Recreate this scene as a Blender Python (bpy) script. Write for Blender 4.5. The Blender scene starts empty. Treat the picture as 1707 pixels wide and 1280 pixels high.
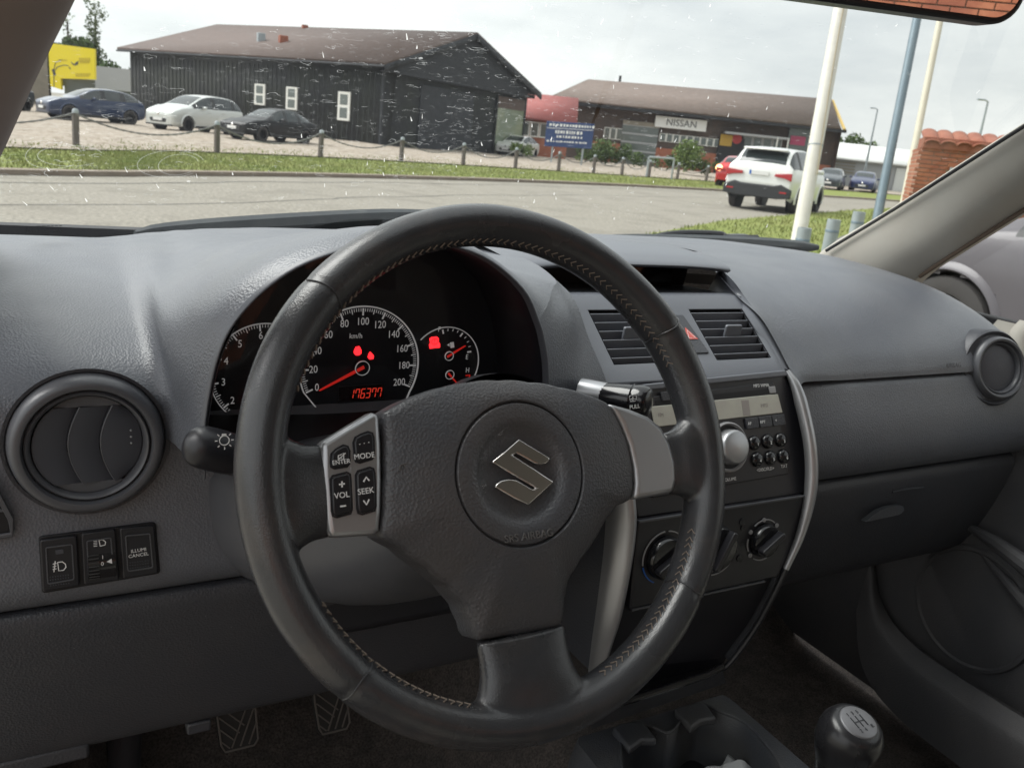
import bpy, math, random
import numpy as np
from mathutils import Vector, Matrix
random.seed(7); RNG = np.random.default_rng(11)
SC = bpy.context.scene
COL = SC.collection
rad = math.radians

# ------------------------------------------------------------------ camera
FPX, PITCH, ROLL, YAW = 1420.0, rad(15.98), rad(5.94), rad(30.0)
CAM = np.array([0.0, 0.0, 1.2])
_F = np.array([math.sin(YAW) * math.cos(PITCH), math.cos(YAW) * math.cos(PITCH), -math.sin(PITCH)])
_R0 = np.array([math.cos(YAW), -math.sin(YAW), 0.0]); _U0 = np.cross(_R0, _F)
_R = _R0 * math.cos(ROLL) + _U0 * math.sin(ROLL); _U = -_R0 * math.sin(ROLL) + _U0 * math.cos(ROLL)
cam_data = bpy.data.cameras.new('camera'); cam = bpy.data.objects.new('camera', cam_data); COL.objects.link(cam)
cam.matrix_world = Matrix(((_R[0], _U[0], -_F[0], CAM[0]), (_R[1], _U[1], -_F[1], CAM[1]), (_R[2], _U[2], -_F[2], CAM[2]), (0, 0, 0, 1)))
cam_data.sensor_width = 36.0; cam_data.sensor_fit = 'HORIZONTAL'; cam_data.lens = 36.0 * FPX / 1707.0
cam_data.clip_start = 0.02; cam_data.clip_end = 2000
cam_data.dof.use_dof = True; cam_data.dof.focus_distance = 0.78; cam_data.dof.aperture_fstop = 17.0
SC.camera = cam

# ------------------------------------------------------------------ sky, sun, exposure
world = bpy.data.worlds.new('World'); SC.world = world; world.use_nodes = True
SUN_EL, SUN_AZ = rad(50), rad(-48)          # azimuth measured from +Y towards +X
nt = world.node_tree; nt.nodes.clear()
wo = nt.nodes.new('ShaderNodeOutputWorld'); bg = nt.nodes.new('ShaderNodeBackground')
sky = nt.nodes.new('ShaderNodeTexSky'); sky.sky_type = 'NISHITA'; sky.sun_disc = False
sky.sun_elevation = SUN_EL; sky.sun_rotation = SUN_AZ; sky.air_density = 1.0; sky.dust_density = 3.0
tc = nt.nodes.new('ShaderNodeTexCoord'); mp = nt.nodes.new('ShaderNodeMapping'); mp.inputs['Scale'].default_value = (1, 1, 3.5)
nz = nt.nodes.new('ShaderNodeTexNoise'); nz.inputs['Scale'].default_value = 2.2; nz.inputs['Detail'].default_value = 6; nz.inputs['Roughness'].default_value = 0.55
cr = nt.nodes.new('ShaderNodeValToRGB')
cr.color_ramp.elements[0].position = 0.32; cr.color_ramp.elements[0].color = (6.0, 6.35, 6.5, 1)
cr.color_ramp.elements[1].position = 0.66; cr.color_ramp.elements[1].color = (9.9, 10.0, 9.7, 1)
mx = nt.nodes.new('ShaderNodeMix'); mx.data_type = 'RGBA'; mx.inputs['Factor'].default_value = 0.9   # an overcast layer in front of the clear sky
L = nt.links
dt = nt.nodes.new('ShaderNodeVectorMath'); dt.operation = 'DOT_PRODUCT'      # overcast, brighter towards the hidden sun
dt.inputs[1].default_value = (math.sin(SUN_AZ) * math.cos(SUN_EL), math.cos(SUN_AZ) * math.cos(SUN_EL), math.sin(SUN_EL))
br = nt.nodes.new('ShaderNodeMapRange'); br.inputs['From Min'].default_value = -1; br.inputs['From Max'].default_value = 1; br.inputs['To Min'].default_value = 0.48; br.inputs['To Max'].default_value = 1.26
sb_ = nt.nodes.new('ShaderNodeVectorMath'); sb_.operation = 'SCALE'
L.new(tc.outputs['Generated'], dt.inputs[0]); L.new(dt.outputs['Value'], br.inputs['Value']); L.new(mx.outputs['Result'], sb_.inputs[0]); L.new(br.outputs['Result'], sb_.inputs['Scale'])
L.new(tc.outputs['Generated'], mp.inputs['Vector']); L.new(mp.outputs['Vector'], nz.inputs['Vector']); L.new(nz.outputs['Fac'], cr.inputs['Fac'])
L.new(sky.outputs['Color'], mx.inputs['A']); L.new(cr.outputs['Color'], mx.inputs['B']); L.new(sb_.outputs['Vector'], bg.inputs['Color'])
bg.inputs['Strength'].default_value = 0.051
L.new(bg.outputs['Background'], wo.inputs['Surface'])
sd = bpy.data.lights.new('sun', 'SUN'); sd.energy = 1.5; sd.angle = rad(45); sd.color = (1.0, 0.985, 0.955)
sun = bpy.data.objects.new('sun', sd); COL.objects.link(sun)
sdir = Vector((math.sin(SUN_AZ) * math.cos(SUN_EL), math.cos(SUN_AZ) * math.cos(SUN_EL), math.sin(SUN_EL)))
sun.rotation_euler = sdir.to_track_quat('Z', 'Y').to_euler(); sun.location = (-20, 10, 40)
vs = SC.view_settings; vs.view_transform = 'Standard'; vs.look = 'None'; vs.gamma = 1.0; vs.use_curve_mapping = False; vs.exposure = 1.5
SC.render.engine = 'CYCLES'; SC.cycles.use_denoising = True; SC.cycles.max_bounces = 8; SC.cycles.transparent_max_bounces = 12
SC.cycles.diffuse_bounces = 6; SC.cycles.glossy_bounces = 4; SC.cycles.sample_clamp_indirect = 8.0
SC.cycles.caustics_reflective = False; SC.cycles.caustics_refractive = False

# ------------------------------------------------------------------ geometry helpers
def V(*a): return np.array(a, float)
def unit(v):
    v = np.asarray(v, float); return v / (np.linalg.norm(v) + 1e-12)
def ray(x, y): return _F + _R * (x - 853.5) / FPX - _U * (y - 640) / FPX
def at(x, y, X=None, Y=None, Z=None, D=None):
    """point of the place seen at photo pixel x, y, at a given car coordinate or depth"""
    d = ray(x, y)
    t = D if D is not None else (X - CAM[0]) / d[0] if X is not None else (Y - CAM[1]) / d[1] if Y is not None else (Z - CAM[2]) / d[2]
    return CAM + d * t

class Frame:
    """a local frame: origin, u axis, v axis, w normal"""
    def __init__(s, o, ex, ey, n=None):
        s.o = np.asarray(o, float); s.ex = unit(ex); s.ey = unit(ey)
        s.n = unit(n) if n is not None else unit(np.cross(s.ex, s.ey))
    def __call__(s, u, v, w=0.0): return s.o + s.ex * u + s.ey * v + s.n * w
    def px(s, x, y, w=0.0):
        d = ray(x, y); p0 = s.o + s.n * w
        t = ((p0 - CAM) @ s.n) / (d @ s.n); q = CAM + d * t - s.o
        return (q @ s.ex, q @ s.ey)
    def moved(s, u, v, w=0.0, ang=0.0):
        c, k = math.cos(ang), math.sin(ang)
        return Frame(s(u, v, w), s.ex * c + s.ey * k, -s.ex * k + s.ey * c, s.n)

def catmull(P, n, closed=False):
    """resample a list of points (k, ...) with a Catmull-Rom spline, n steps per span"""
    P = np.asarray(P, float); k = len(P)
    if k < 3: 
        t = np.linspace(0, 1, n + 1)[:, None] if P.ndim == 2 else np.linspace(0, 1, n + 1)[:, None, None]
        return P[0] + (P[1] - P[0]) * t
    out = []; spans = k if closed else k - 1
    for i in range(spans):
        if closed: p0, p1, p2, p3 = P[(i - 1) % k], P[i], P[(i + 1) % k], P[(i + 2) % k]
        else:
            p1, p2 = P[i], P[i + 1]; p0 = P[i - 1] if i > 0 else 2 * p1 - p2; p3 = P[i + 2] if i + 2 < k else 2 * p2 - p1
        for j in range(n):
            t = j / n
            out.append(0.5 * ((2 * p1) + (p2 - p0) * t + (2 * p0 - 5 * p1 + 4 * p2 - p3) * t * t + (3 * p1 - p0 - 3 * p2 + p3) * t ** 3))
    if not closed: out.append(P[-1])
    return np.array(out)

class MB:
    """collects shapes into one mesh"""
    def __init__(s): s.v = []; s.f = []
    def add(s, verts, faces):
        b = len(s.v); s.v.extend([tuple(map(float, p)) for p in verts]); s.f.extend([tuple(i + b for i in f) for f in faces]); return s
    def box(s, c, size, fr=None):
        hx, hy, hz = size[0] / 2, size[1] / 2, size[2] / 2
        P = [(c[0] + a * hx, c[1] + b * hy, c[2] + d * hz) for a in (-1, 1) for b in (-1, 1) for d in (-1, 1)]
        if fr is not None: P = [fr(*p) for p in P]
        return s.add(P, [(0, 1, 3, 2), (4, 6, 7, 5), (0, 4, 5, 1), (2, 3, 7, 6), (0, 2, 6, 4), (1, 5, 7, 3)])
    def grid(s, rows, cu=False, cv=False):
        rows = np.asarray(rows, float); m, n = rows.shape[:2]; F = []
        for i in range(m if cu else m - 1):
            for j in range(n if cv else n - 1):
                a, b = i, (i + 1) % m; c, d = j, (j + 1) % n
                F.append((a * n + c, a * n + d, b * n + d, b * n + c))
        return s.add(rows.reshape(-1, 3), F)
    def loft(s, rows, nu=4, nv=4, cu=False, cv=False):
        P = catmull(np.asarray(rows, float), nu, cu)
        P = np.swapaxes(catmull(np.swapaxes(P, 0, 1), nv, cv), 0, 1)
        return s.grid(P, cu, cv)
    def tube(s, pts, r, n=10, closed=False, cap=True, flat=1.0, nref=None):
        pts = [np.asarray(p, float) for p in pts]; k = len(pts); rr = r if hasattr(r, '__len__') else [r] * k
        rows = []; up = np.asarray(nref, float) if nref is not None else None
        for i in range(k):
            a = pts[(i - 1) % k] if (closed or i > 0) else pts[i]; b = pts[(i + 1) % k] if (closed or i < k - 1) else pts[i]
            t = unit(b - a)
            if up is None: up = V(0, 0, 1) if abs(t[2]) < 0.9 else V(1, 0, 0)
            e1 = unit(np.cross(t, up)); e2 = np.cross(e1, t)
            if nref is None: up = e2
            rows.append([pts[i] + rr[i] * (e1 * math.cos(q) + e2 * math.sin(q) * flat) for q in np.linspace(0, 2 * math.pi, n, endpoint=False)])
        b0 = len(s.v); s.grid(rows, cu=closed, cv=True)
        if cap and not closed:
            s.f.append(tuple(b0 + j for j in range(n))[::-1]); s.f.append(tuple(b0 + (k - 1) * n + j for j in range(n)))
        return s
    def prism(s, poly, w0, w1, fr=None, taper=0.0):
        """polygon (u, v) raised from w0 to w1; taper insets the top"""
        k = len(poly); P = np.asarray(poly, float); c = P.mean(0)
        top = P.copy()
        if taper:
            for i in range(k):
                d = c - P[i]; top[i] = P[i] + d / (np.linalg.norm(d) + 1e-9) * taper
        lo = [(p[0], p[1], w0) for p in P]; hi = [(p[0], p[1], w1) for p in top]
        vv = lo + hi
        if fr is not None: vv = [fr(*p) for p in vv]
        return s.add(vv, [tuple(range(k))[::-1], tuple(range(k, 2 * k))] + [(i, (i + 1) % k, k + (i + 1) % k, k + i) for i in range(k)])
    def lathe(s, prof, fr, n=32, a0=0.0, a1=2 * math.pi, su=1.0, sv=1.0):
        """profile of (radius, w) turned about the frame normal"""
        full = abs(a1 - a0 - 2 * math.pi) < 1e-6
        A = np.linspace(a0, a1, n, endpoint=False) if full else np.linspace(a0, a1, n + 1)
        return s.grid([[fr(su * r * math.cos(a), sv * r * math.sin(a), w) for r, w in prof] for a in A], cu=full)
    def strip(s, pts, width, fr, w0, w1, closed=False):
        """flat ribbon following (u, v) points, raised from w0 to w1"""
        P = np.asarray(pts, float); k = len(P); rows = []
        for i in range(k):
            a = P[(i - 1) % k] if (closed or i > 0) else P[i]; b = P[(i + 1) % k] if (closed or i < k - 1) else P[i]
            t = b - a; t = t / (np.linalg.norm(t) + 1e-12); nn = np.array([-t[1], t[0]]) * width / 2
            l, r_ = P[i] + nn, P[i] - nn
            rows.append([fr(*r_, w0), fr(*r_, w1), fr(*l, w1), fr(*l, w0)])
        return s.grid(rows, cu=closed, cv=True)

def link(name, me, mat, parent):
    o = bpy.data.objects.new(name, me); COL.objects.link(o)
    if mat is not None and not me.materials: me.materials.append(mat)
    if parent is not None: o.parent = parent
    return o
def wloc(o):
    p = Vector((0, 0, 0))
    while o is not None: p += o.location; o = o.parent
    return p
def obj(name, mb, mat, parent=None, smooth=35, bevel=0.0, sub=0, solid=0.0, seg=2, kind=None, label=None, recalc=True):
    """one mesh object; points are in car coordinates, or the parent's when it is turned"""
    me = bpy.data.meshes.new(name); P = np.array(mb.v, float)
    c = (P.min(0) + P.max(0)) / 2
    me.from_pydata([tuple(p) for p in (P - c)], [], mb.f); me.update()
    if recalc:
        import bmesh
        bm = bmesh.new(); bm.from_mesh(me); bmesh.ops.recalc_face_normals(bm, faces=bm.faces); bm.to_mesh(me); bm.free()
    if smooth:
        me.polygons.foreach_set('use_smooth', [True] * len(me.polygons))
        me.set_sharp_from_angle(angle=rad(smooth))
    o = link(name, me, mat, parent)
    o.location = Vector(c) - (wloc(parent) if parent is not None and not parent.get('_turned') else Vector((0, 0, 0)))
    if solid: 
        m = o.modifiers.new('solidify', 'SOLIDIFY'); m.thickness = abs(solid); m.offset = -1 if solid > 0 else 1
    if bevel:
        m = o.modifiers.new('bevel', 'BEVEL'); m.width = bevel; m.segments = seg; m.limit_method = 'ANGLE'; m.angle_limit = rad(40)
    if sub:
        m = o.modifiers.new('subsurf', 'SUBSURF'); m.levels = sub; m.render_levels = sub
    if kind: o['kind'] = kind
    if label: o['label'] = label
    return o
def thing(name, label, cat, loc=(0, 0, 0), rz=None, group=None):
    o = bpy.data.objects.new(name, None); COL.objects.link(o); o.location = loc; o.empty_display_size = 0.1
    o['label'] = label; o['category'] = cat
    if group: o['group'] = group
    if rz is not None: o.rotation_euler = (0, 0, rz); o['_turned'] = 1
    return o
def tag(o, label, cat, group=None):
    o['label'] = label; o['category'] = cat
    if group: o['group'] = group
    return o
def copy_tree(o, parent=None):
    c = o.copy(); COL.objects.link(c); c.parent = parent
    for ch in o.children: copy_tree(ch, c)
    return c
def text(name, s, size, fr, u, v, w, mat, parent, depth=0.0004, ang=0.0, shear=0.0, align='CENTER', sx=1.0, label=None):
    cu = bpy.data.curves.new(name, 'FONT'); cu.body = s; cu.size = size; cu.extrude = depth / 2; cu.align_x = align; cu.align_y = 'CENTER'; cu.shear = shear
    cu.resolution_u = 3
    tmp = bpy.data.objects.new(name, cu); COL.objects.link(tmp)
    bpy.context.view_layer.update()
    me = bpy.data.meshes.new_from_object(tmp.evaluated_get(bpy.context.evaluated_depsgraph_get()))
    bpy.data.objects.remove(tmp); f2 = fr.moved(u, v, w, ang)
    mb = MB(); mb.add([f2(p.co.x * sx, p.co.y, p.co.z) for p in me.vertices], [tuple(p.vertices) for p in me.polygons])
    bpy.data.meshes.remove(me)
    return obj(name, mb, mat, parent, smooth=0, recalc=False, label=label)
def rrect(w, h, r, n=4, cx=0, cy=0):
    out = []
    for sx, sy, a in ((1, 1, 0), (-1, 1, 90), (-1, -1, 180), (1, -1, 270)):
        for i in range(n + 1):
            q = rad(a + 90 * i / n); out.append((cx + sx * (w / 2 - r) + r * math.cos(q), cy + sy * (h / 2 - r) + r * math.sin(q)))
    return out

# ------------------------------------------------------------------ materials
M = {}
def mat(name, col, rough=0.6, metal=0.0, bump=None, var=None, spec=0.5, coat=0.0, emit=None, alpha=None, rvar=0.0, ior=None, grainmix=None):
    """bump: list of (kind, scale, strength, distance); var: (scale, colour, amount[, contrast lo, hi])"""
    m = bpy.data.materials.new(name); m.use_nodes = True; n = m.node_tree.nodes; l = m.node_tree.links
    b = n['Principled BSDF']; b.inputs['Base Color'].default_value = (*col, 1); b.inputs['Roughness'].default_value = rough
    b.inputs['Metallic'].default_value = metal; b.inputs['Specular IOR Level'].default_value = spec
    if coat: b.inputs['Coat Weight'].default_value = coat; b.inputs['Coat Roughness'].default_value = 0.04
    if emit: b.inputs['Emission Color'].default_value = (*emit[0], 1); b.inputs['Emission Strength'].default_value = emit[1]
    t = n.new('ShaderNodeTexCoord'); geo = n.new('ShaderNodeNewGeometry')
    src = geo.outputs['Position']
    if var:
        vs_ = var if isinstance(var[0], tuple) else (var,); cur = None
        for q in vs_:
            nz = n.new('ShaderNodeTexNoise'); nz.inputs['Scale'].default_value = q[0]; nz.inputs['Detail'].default_value = 5; nz.inputs['Roughness'].default_value = 0.6
            l.new(src, nz.inputs['Vector'])
            rp = n.new('ShaderNodeMapRange'); rp.inputs['From Min'].default_value = q[3] if len(q) > 3 else 0.4; rp.inputs['From Max'].default_value = q[4] if len(q) > 4 else 0.65
            rp.inputs['To Max'].default_value = q[2]; l.new(nz.outputs['Fac'], rp.inputs['Value'])
            mx = n.new('ShaderNodeMix'); mx.data_type = 'RGBA'; l.new(rp.outputs['Result'], mx.inputs['Factor'])
            if cur is None: mx.inputs['A'].default_value = (*col, 1)
            else: l.new(cur, mx.inputs['A'])
            mx.inputs['B'].default_value = (*q[1], 1); cur = mx.outputs['Result']
        l.new(cur, b.inputs['Base Color'])
    if rvar:
        nz = n.new('ShaderNodeTexNoise'); nz.inputs['Scale'].default_value = 14; nz.inputs['Detail'].default_value = 6; l.new(src, nz.inputs['Vector'])
        rp = n.new('ShaderNodeMapRange'); rp.inputs['From Min'].default_value = 0.3; rp.inputs['From Max'].default_value = 0.7
        rp.inputs['To Min'].default_value = max(0.03, rough - rvar); rp.inputs['To Max'].default_value = min(1, rough + rvar)
        l.new(nz.outputs['Fac'], rp.inputs['Value']); l.new(rp.outputs['Result'], b.inputs['Roughness'])
    if bump:
        prev = None
        for kind, scale, strength, dist in bump:
            if kind == 'vor':
                tx = n.new('ShaderNodeTexVoronoi'); tx.feature = 'F1'; tx.inputs['Scale'].default_value = scale; out = tx.outputs['Distance']
            elif kind == 'wave':
                tx = n.new('ShaderNodeTexWave'); tx.inputs['Scale'].default_value = scale; tx.inputs['Distortion'].default_value = 2; out = tx.outputs['Fac']
            else:
                tx = n.new('ShaderNodeTexNoise'); tx.inputs['Scale'].default_value = scale; tx.inputs['Detail'].default_value = 4; out = tx.outputs['Fac']
            l.new(src, tx.inputs['Vector'])
            bp = n.new('ShaderNodeBump'); bp.inputs['Strength'].default_value = strength; bp.inputs['Distance'].default_value = dist
            l.new(out, bp.inputs['Height'])
            if prev is not None: l.new(prev, bp.inputs['Normal'])
            prev = bp.outputs['Normal']
        l.new(prev, b.inputs['Normal'])
    M[name] = m; return m
def glass(name, tint=(1, 1, 1), fac=0.05, rough=0.0):
    m = bpy.data.materials.new(name); m.use_nodes = True; n = m.node_tree.nodes; l = m.node_tree.links; n.clear()
    o = n.new('ShaderNodeOutputMaterial'); tr = n.new('ShaderNodeBsdfTransparent'); tr.inputs['Color'].default_value = (*tint, 1)
    gl = n.new('ShaderNodeBsdfGlossy'); gl.inputs['Roughness'].default_value = rough; gl.inputs['Color'].default_value = (1, 1, 1, 1)
    ly = n.new('ShaderNodeLayerWeight'); ly.inputs['Blend'].default_value = 0.25
    mr = n.new('ShaderNodeMapRange'); mr.inputs['To Min'].default_value = fac; mr.inputs['To Max'].default_value = 0.75
    pw = n.new('ShaderNodeMath'); pw.operation = 'POWER'; pw.inputs[1].default_value = 2.5
    mx = n.new('ShaderNodeMixShader')
    l.new(ly.outputs['Facing'], pw.inputs[0]); l.new(pw.outputs[0], mr.inputs['Value']); l.new(mr.outputs['Result'], mx.inputs['Fac'])
    l.new(tr.outputs[0], mx.inputs[1]); l.new(gl.outputs[0], mx.inputs[2]); l.new(mx.outputs[0], o.inputs['Surface'])
    M[name] = m; return m
def veil(name, col, alpha, rough=0.6):
    """a thin partly see-through film of dirt"""
    m = bpy.data.materials.new(name); m.use_nodes = True; n = m.node_tree.nodes; l = m.node_tree.links; n.clear()
    o = n.new('ShaderNodeOutputMaterial'); tr = n.new('ShaderNodeBsdfTransparent'); tl = n.new('ShaderNodeBsdfTranslucent'); df = n.new('ShaderNodeBsdfDiffuse')
    tl.inputs['Color'].default_value = (*col, 1); df.inputs['Color'].default_value = (*col, 1)
    ad = n.new('ShaderNodeMixShader'); ad.inputs['Fac'].default_value = 0.35; mx = n.new('ShaderNodeMixShader'); mx.inputs['Fac'].default_value = alpha
    l.new(tl.outputs[0], ad.inputs[1]); l.new(df.outputs[0], ad.inputs[2]); l.new(tr.outputs[0], mx.inputs[1]); l.new(ad.outputs[0], mx.inputs[2]); l.new(mx.outputs[0], o.inputs['Surface'])
    M[name] = m; return m

GR = [('vor', 500, 0.42, 0.0008), ('noise', 1100, 0.3, 0.0004)]
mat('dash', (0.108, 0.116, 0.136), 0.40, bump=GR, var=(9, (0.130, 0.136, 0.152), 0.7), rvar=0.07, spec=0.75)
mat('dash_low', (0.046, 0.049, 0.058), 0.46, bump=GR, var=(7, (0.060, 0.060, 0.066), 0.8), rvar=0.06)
mat('dash_smooth', (0.108, 0.116, 0.136), 0.36, spec=0.7, bump=[('noise', 700, 0.1, 0.0003)], var=(12, (0.122, 0.128, 0.145), 0.6))
mat('vent_plastic', (0.080, 0.083, 0.094), 0.34, var=(20, (0.094, 0.096, 0.104), 0.6), rvar=0.05)
mat('vent_flap', (0.062, 0.066, 0.079), 0.45, bump=[('noise', 1500, 0.08, 0.0002)])
mat('black', (0.008, 0.008, 0.010), 0.6)
mat('black_satin', (0.016, 0.016, 0.020), 0.36, rvar=0.06)
mat('black_gloss', (0.010, 0.010, 0.012), 0.14, coat=0.3, rvar=0.04)
mat('button_black', (0.013, 0.013, 0.016), 0.35)
mat('leather', (0.036, 0.037, 0.041), 0.25, spec=0.65, bump=[('vor', 1000, 0.22, 0.0005), ('noise', 160, 0.12, 0.0006)], var=((18, (0.060, 0.053, 0.050), 0.8, 0.5, 0.72), (55, (0.028, 0.029, 0.032), 0.6)), rvar=0.10)
mat('hub', (0.062, 0.064, 0.072), 0.38, bump=[('vor', 540, 0.45, 0.0008), ('noise', 1100, 0.25, 0.0004)], var=(16, (0.076, 0.070, 0.070), 0.7), rvar=0.06)
mat('satin_silver', (0.42, 0.425, 0.44), 0.34, metal=0.75, bump=[('noise', 2500, 0.03, 0.0001)], rvar=0.05)
mat('chrome', (0.78, 0.76, 0.74), 0.09, metal=1.0)
mat('white_print', (0.80, 0.80, 0.80), 0.6)
mat('dial_print', (0.72, 0.72, 0.72), 0.6, emit=((1, 1, 1), 0.05))
mat('thread', (0.21, 0.168, 0.135), 0.85)
mat('dial_face', (0.010, 0.011, 0.016), 0.55)
mat('needle', (0.55, 0.035, 0.03), 0.45, emit=((1, 0.03, 0.02), 0.10))
mat('red_lamp', (0.5, 0.01, 0.01), 0.5, emit=((1.0, 0.015, 0.02), 1.1))
mat('red_digit', (0.4, 0.02, 0.01), 0.5, emit=((1.0, 0.06, 0.03), 0.16))
mat('lcd', (0.50, 0.50, 0.43), 0.25, var=(40, (0.44, 0.42, 0.38), 0.7), coat=0.3)
mat('lcd_dim', (0.33, 0.30, 0.28), 0.4)
mat('hazard_red', (0.55, 0.10, 0.08), 0.4)
mat('blue_print', (0.02, 0.13, 0.5), 0.5)
mat('grey_print', (0.32, 0.32, 0.33), 0.5)
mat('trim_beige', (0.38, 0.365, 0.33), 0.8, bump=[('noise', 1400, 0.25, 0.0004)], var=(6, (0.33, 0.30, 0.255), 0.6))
mat('carpet', (0.110, 0.098, 0.092), 0.95, spec=0.1, bump=[('noise', 450, 1.0, 0.004), ('noise', 1500, 0.8, 0.002)], var=((35, (0.17, 0.145, 0.13), 0.9), (300, (0.03, 0.027, 0.026), 0.7)))
mat('rubber', (0.034, 0.033, 0.032), 0.6, rvar=0.08)
mat('rubber_worn', (0.15, 0.135, 0.12), 0.6)
mat('door_plastic', (0.066, 0.066, 0.072), 0.6, bump=GR, var=(5, (0.095, 0.09, 0.09), 0.7))
mat('console', (0.058, 0.062, 0.072), 0.48, bump=GR, var=(14, (0.08, 0.078, 0.075), 0.7), rvar=0.05)
mat('paper', (0.55, 0.56, 0.56), 0.7)
mat('roof_cloth', (0.42, 0.42, 0.42), 0.95, bump=[('noise', 900, 0.2, 0.0005)])
mat('seat_cloth', (0.26, 0.25, 0.22), 0.95, bump=[('wave', 300, 0.3, 0.001)])
mat('mirror_glass', (0.92, 0.92, 0.92), 0.0, metal=1.0)
glass('windscreen_glass', (0.965, 0.985, 0.975), 0.02)
glass('lens_clear', (0.97, 0.97, 0.97), 0.02)
veil('water_spot', (0.85, 0.86, 0.86), 0.10)
veil('water_spot_mid', (0.85, 0.86, 0.86), 0.18)
veil('water_spot_strong', (0.88, 0.89, 0.89), 0.34)
veil('smear', (0.8, 0.8, 0.8), 0.10)
# ================================================================== steering wheel
RK = rad(25)
WN = V(0, -math.cos(RK), math.sin(RK)); WC = V(0.283, 0.4787, 0.982)
W = Frame(WC, V(1, 0, 0), V(0, math.sin(RK), math.cos(RK)), WN)
RM, RT = 0.1726, 0.0172
wheel = thing('steering_wheel', 'worn black leather three-spoke steering wheel with silver spoke trims and chrome emblem', 'steering wheel', tuple(WC))
seams = []   # angles (degrees, 0 = right, counter-clockwise) of the cross seams in the leather
for sx_, sy_ in ((547, 488), (1172, 497), (1172, 1005), (607, 1112)):
    u, v = W.px(sx_, sy_, 0.008); seams.append(math.degrees(math.atan2(v, u)) % 360)
def rim_r(a):
    d = math.degrees(a) % 360; k = 1.0
    for s_ in seams:
        e = abs((d - s_ + 180) % 360 - 180)
        if e < 1.4: k -= 0.055 * (1 - e / 1.4)
    g = max(math.exp(-((d - 38) / 17) ** 2), math.exp(-((d - 142) / 17) ** 2)); k += 0.05 * g
    return RT * k * (1 + 0.012 * math.sin(9 * a) * math.sin(4 * a + 1))
rows = []
for a in np.linspace(0, 2 * math.pi, 480, endpoint=False):
    e = V(math.cos(a), math.sin(a)); r = rim_r(a); ring = []
    for q in np.linspace(0, 2 * math.pi, 24, endpoint=False):
        cq, sq = math.cos(q), math.sin(q)
        rr = RM + r * cq * .86; ring.append(W(e[0] * rr, e[1] * rr, r * sq * 1.06))
    rows.append(ring)
rim_mb = MB().grid(rows, True, True)
# stitching: V-shaped stitches along the inner edge of the rim
mb = MB()
def on_rim(a, q, k=1.0):
    r = rim_r(a) * k; rr = RM + r * math.cos(q) * .86; return W(math.cos(a) * rr, math.sin(a) * rr, r * math.sin(q) * 1.06)
for d in np.arange(0, 360, 2.05):
    if any(lo < d < hi for lo, hi in ((158, 205), (252, 289), (-1, 24), (338, 361))): continue
    a = rad(d + random.uniform(-0.15, 0.15)); q0 = rad(158)
    mb.tube([on_rim(a - rad(0.75 + random.uniform(-.2, .2)), q0 - 0.17, 1.005), on_rim(a + rad(0.35), q0, 1.045), on_rim(a - rad(0.75), q0 + 0.17, 1.005)], 0.00045, 5)
obj('stitching', mb, M['thread'], wheel, kind='stuff')
for s_ in seams:   # the raised fold of each cross seam
    a = rad(s_)
    obj('leather_seam', MB().tube([on_rim(a + rad(0.5) + 0.006 * math.sin(3 * q), q, 1.012) for q in np.linspace(rad(20), rad(200), 16)], 0.0006, 6), M['leather'], wheel)

# --- airbag pad with ring groove and dished centre
BU, BV = W.px(866, 789, 0.012)
out_px = [(637, 690), (665, 672), (700, 656), (740, 644), (780, 637), (830, 634), (880, 637), (930, 645), (975, 656), (1013, 671), (1030, 700), (1045, 735),
          (1055, 780), (1056, 815), (1050, 836), (1030, 842), (1012, 866), (995, 900), (972, 935), (953, 968), (946, 1005), (944, 1046), (900, 1056), (850, 1063), (802, 1069),
          (796, 1045), (780, 1010), (752, 978), (715, 948), (672, 915), (632, 893), (637, 850), (640, 790), (640, 735)]
opts = [(u - BU, v - BV) for u, v in (W.px(x, y, 0.004) for x, y in out_px)]
oa = np.array([math.atan2(v, u) for u, v in opts]); orr = np.array([math.hypot(u, v) for u, v in opts]); od = np.argsort(oa); oa, orr = oa[od], orr[od]
def pad_out(a): return float(np.interp((a + math.pi) % (2 * math.pi) - math.pi, np.r_[oa - 2 * math.pi, oa, oa + 2 * math.pi], np.r_[orr, orr, orr]))
prof = [(0.0, 0.0105), (0.012, 0.0105), (0.024, 0.0108), (0.0295, 0.0115), (0.0325, 0.0138), (0.0350, 0.0156), (0.039, 0.0162), (0.0455, 0.0160), (0.0474, 0.0157), (0.0480, 0.0150), (0.0484, 0.0122), (0.0492, 0.0120), (0.0497, 0.0148), (0.0506, 0.0155)]
rows = []
for a in np.linspace(-math.pi, math.pi, 192, endpoint=False):
    R_ = pad_out(a); ca, sa = math.cos(a), math.sin(a)
    line = [W(BU + r * ca, BV + r * sa, w) for r, w in prof]
    down = max(0.0, -sa) ** 2
    for k, t in enumerate((0.06, 0.16, 0.3, 0.45, 0.6, 0.74, 0.85, 0.92, 0.965, 0.99, 1.0, 1.0)):
        r = 0.0506 + (R_ - 0.0506) * t
        w = 0.0155 - 0.010 * t ** 1.7 - 0.006 * down * t
        w -= {8: 0.0010, 9: 0.003, 10: 0.007, 11: 0.030}.get(k, 0)
        line.append(W(BU + r * ca, BV + r * sa, w))
    rows.append(line)
obj('airbag_pad', MB().grid(rows, cu=True), M['hub'], wheel, smooth=38)
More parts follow.
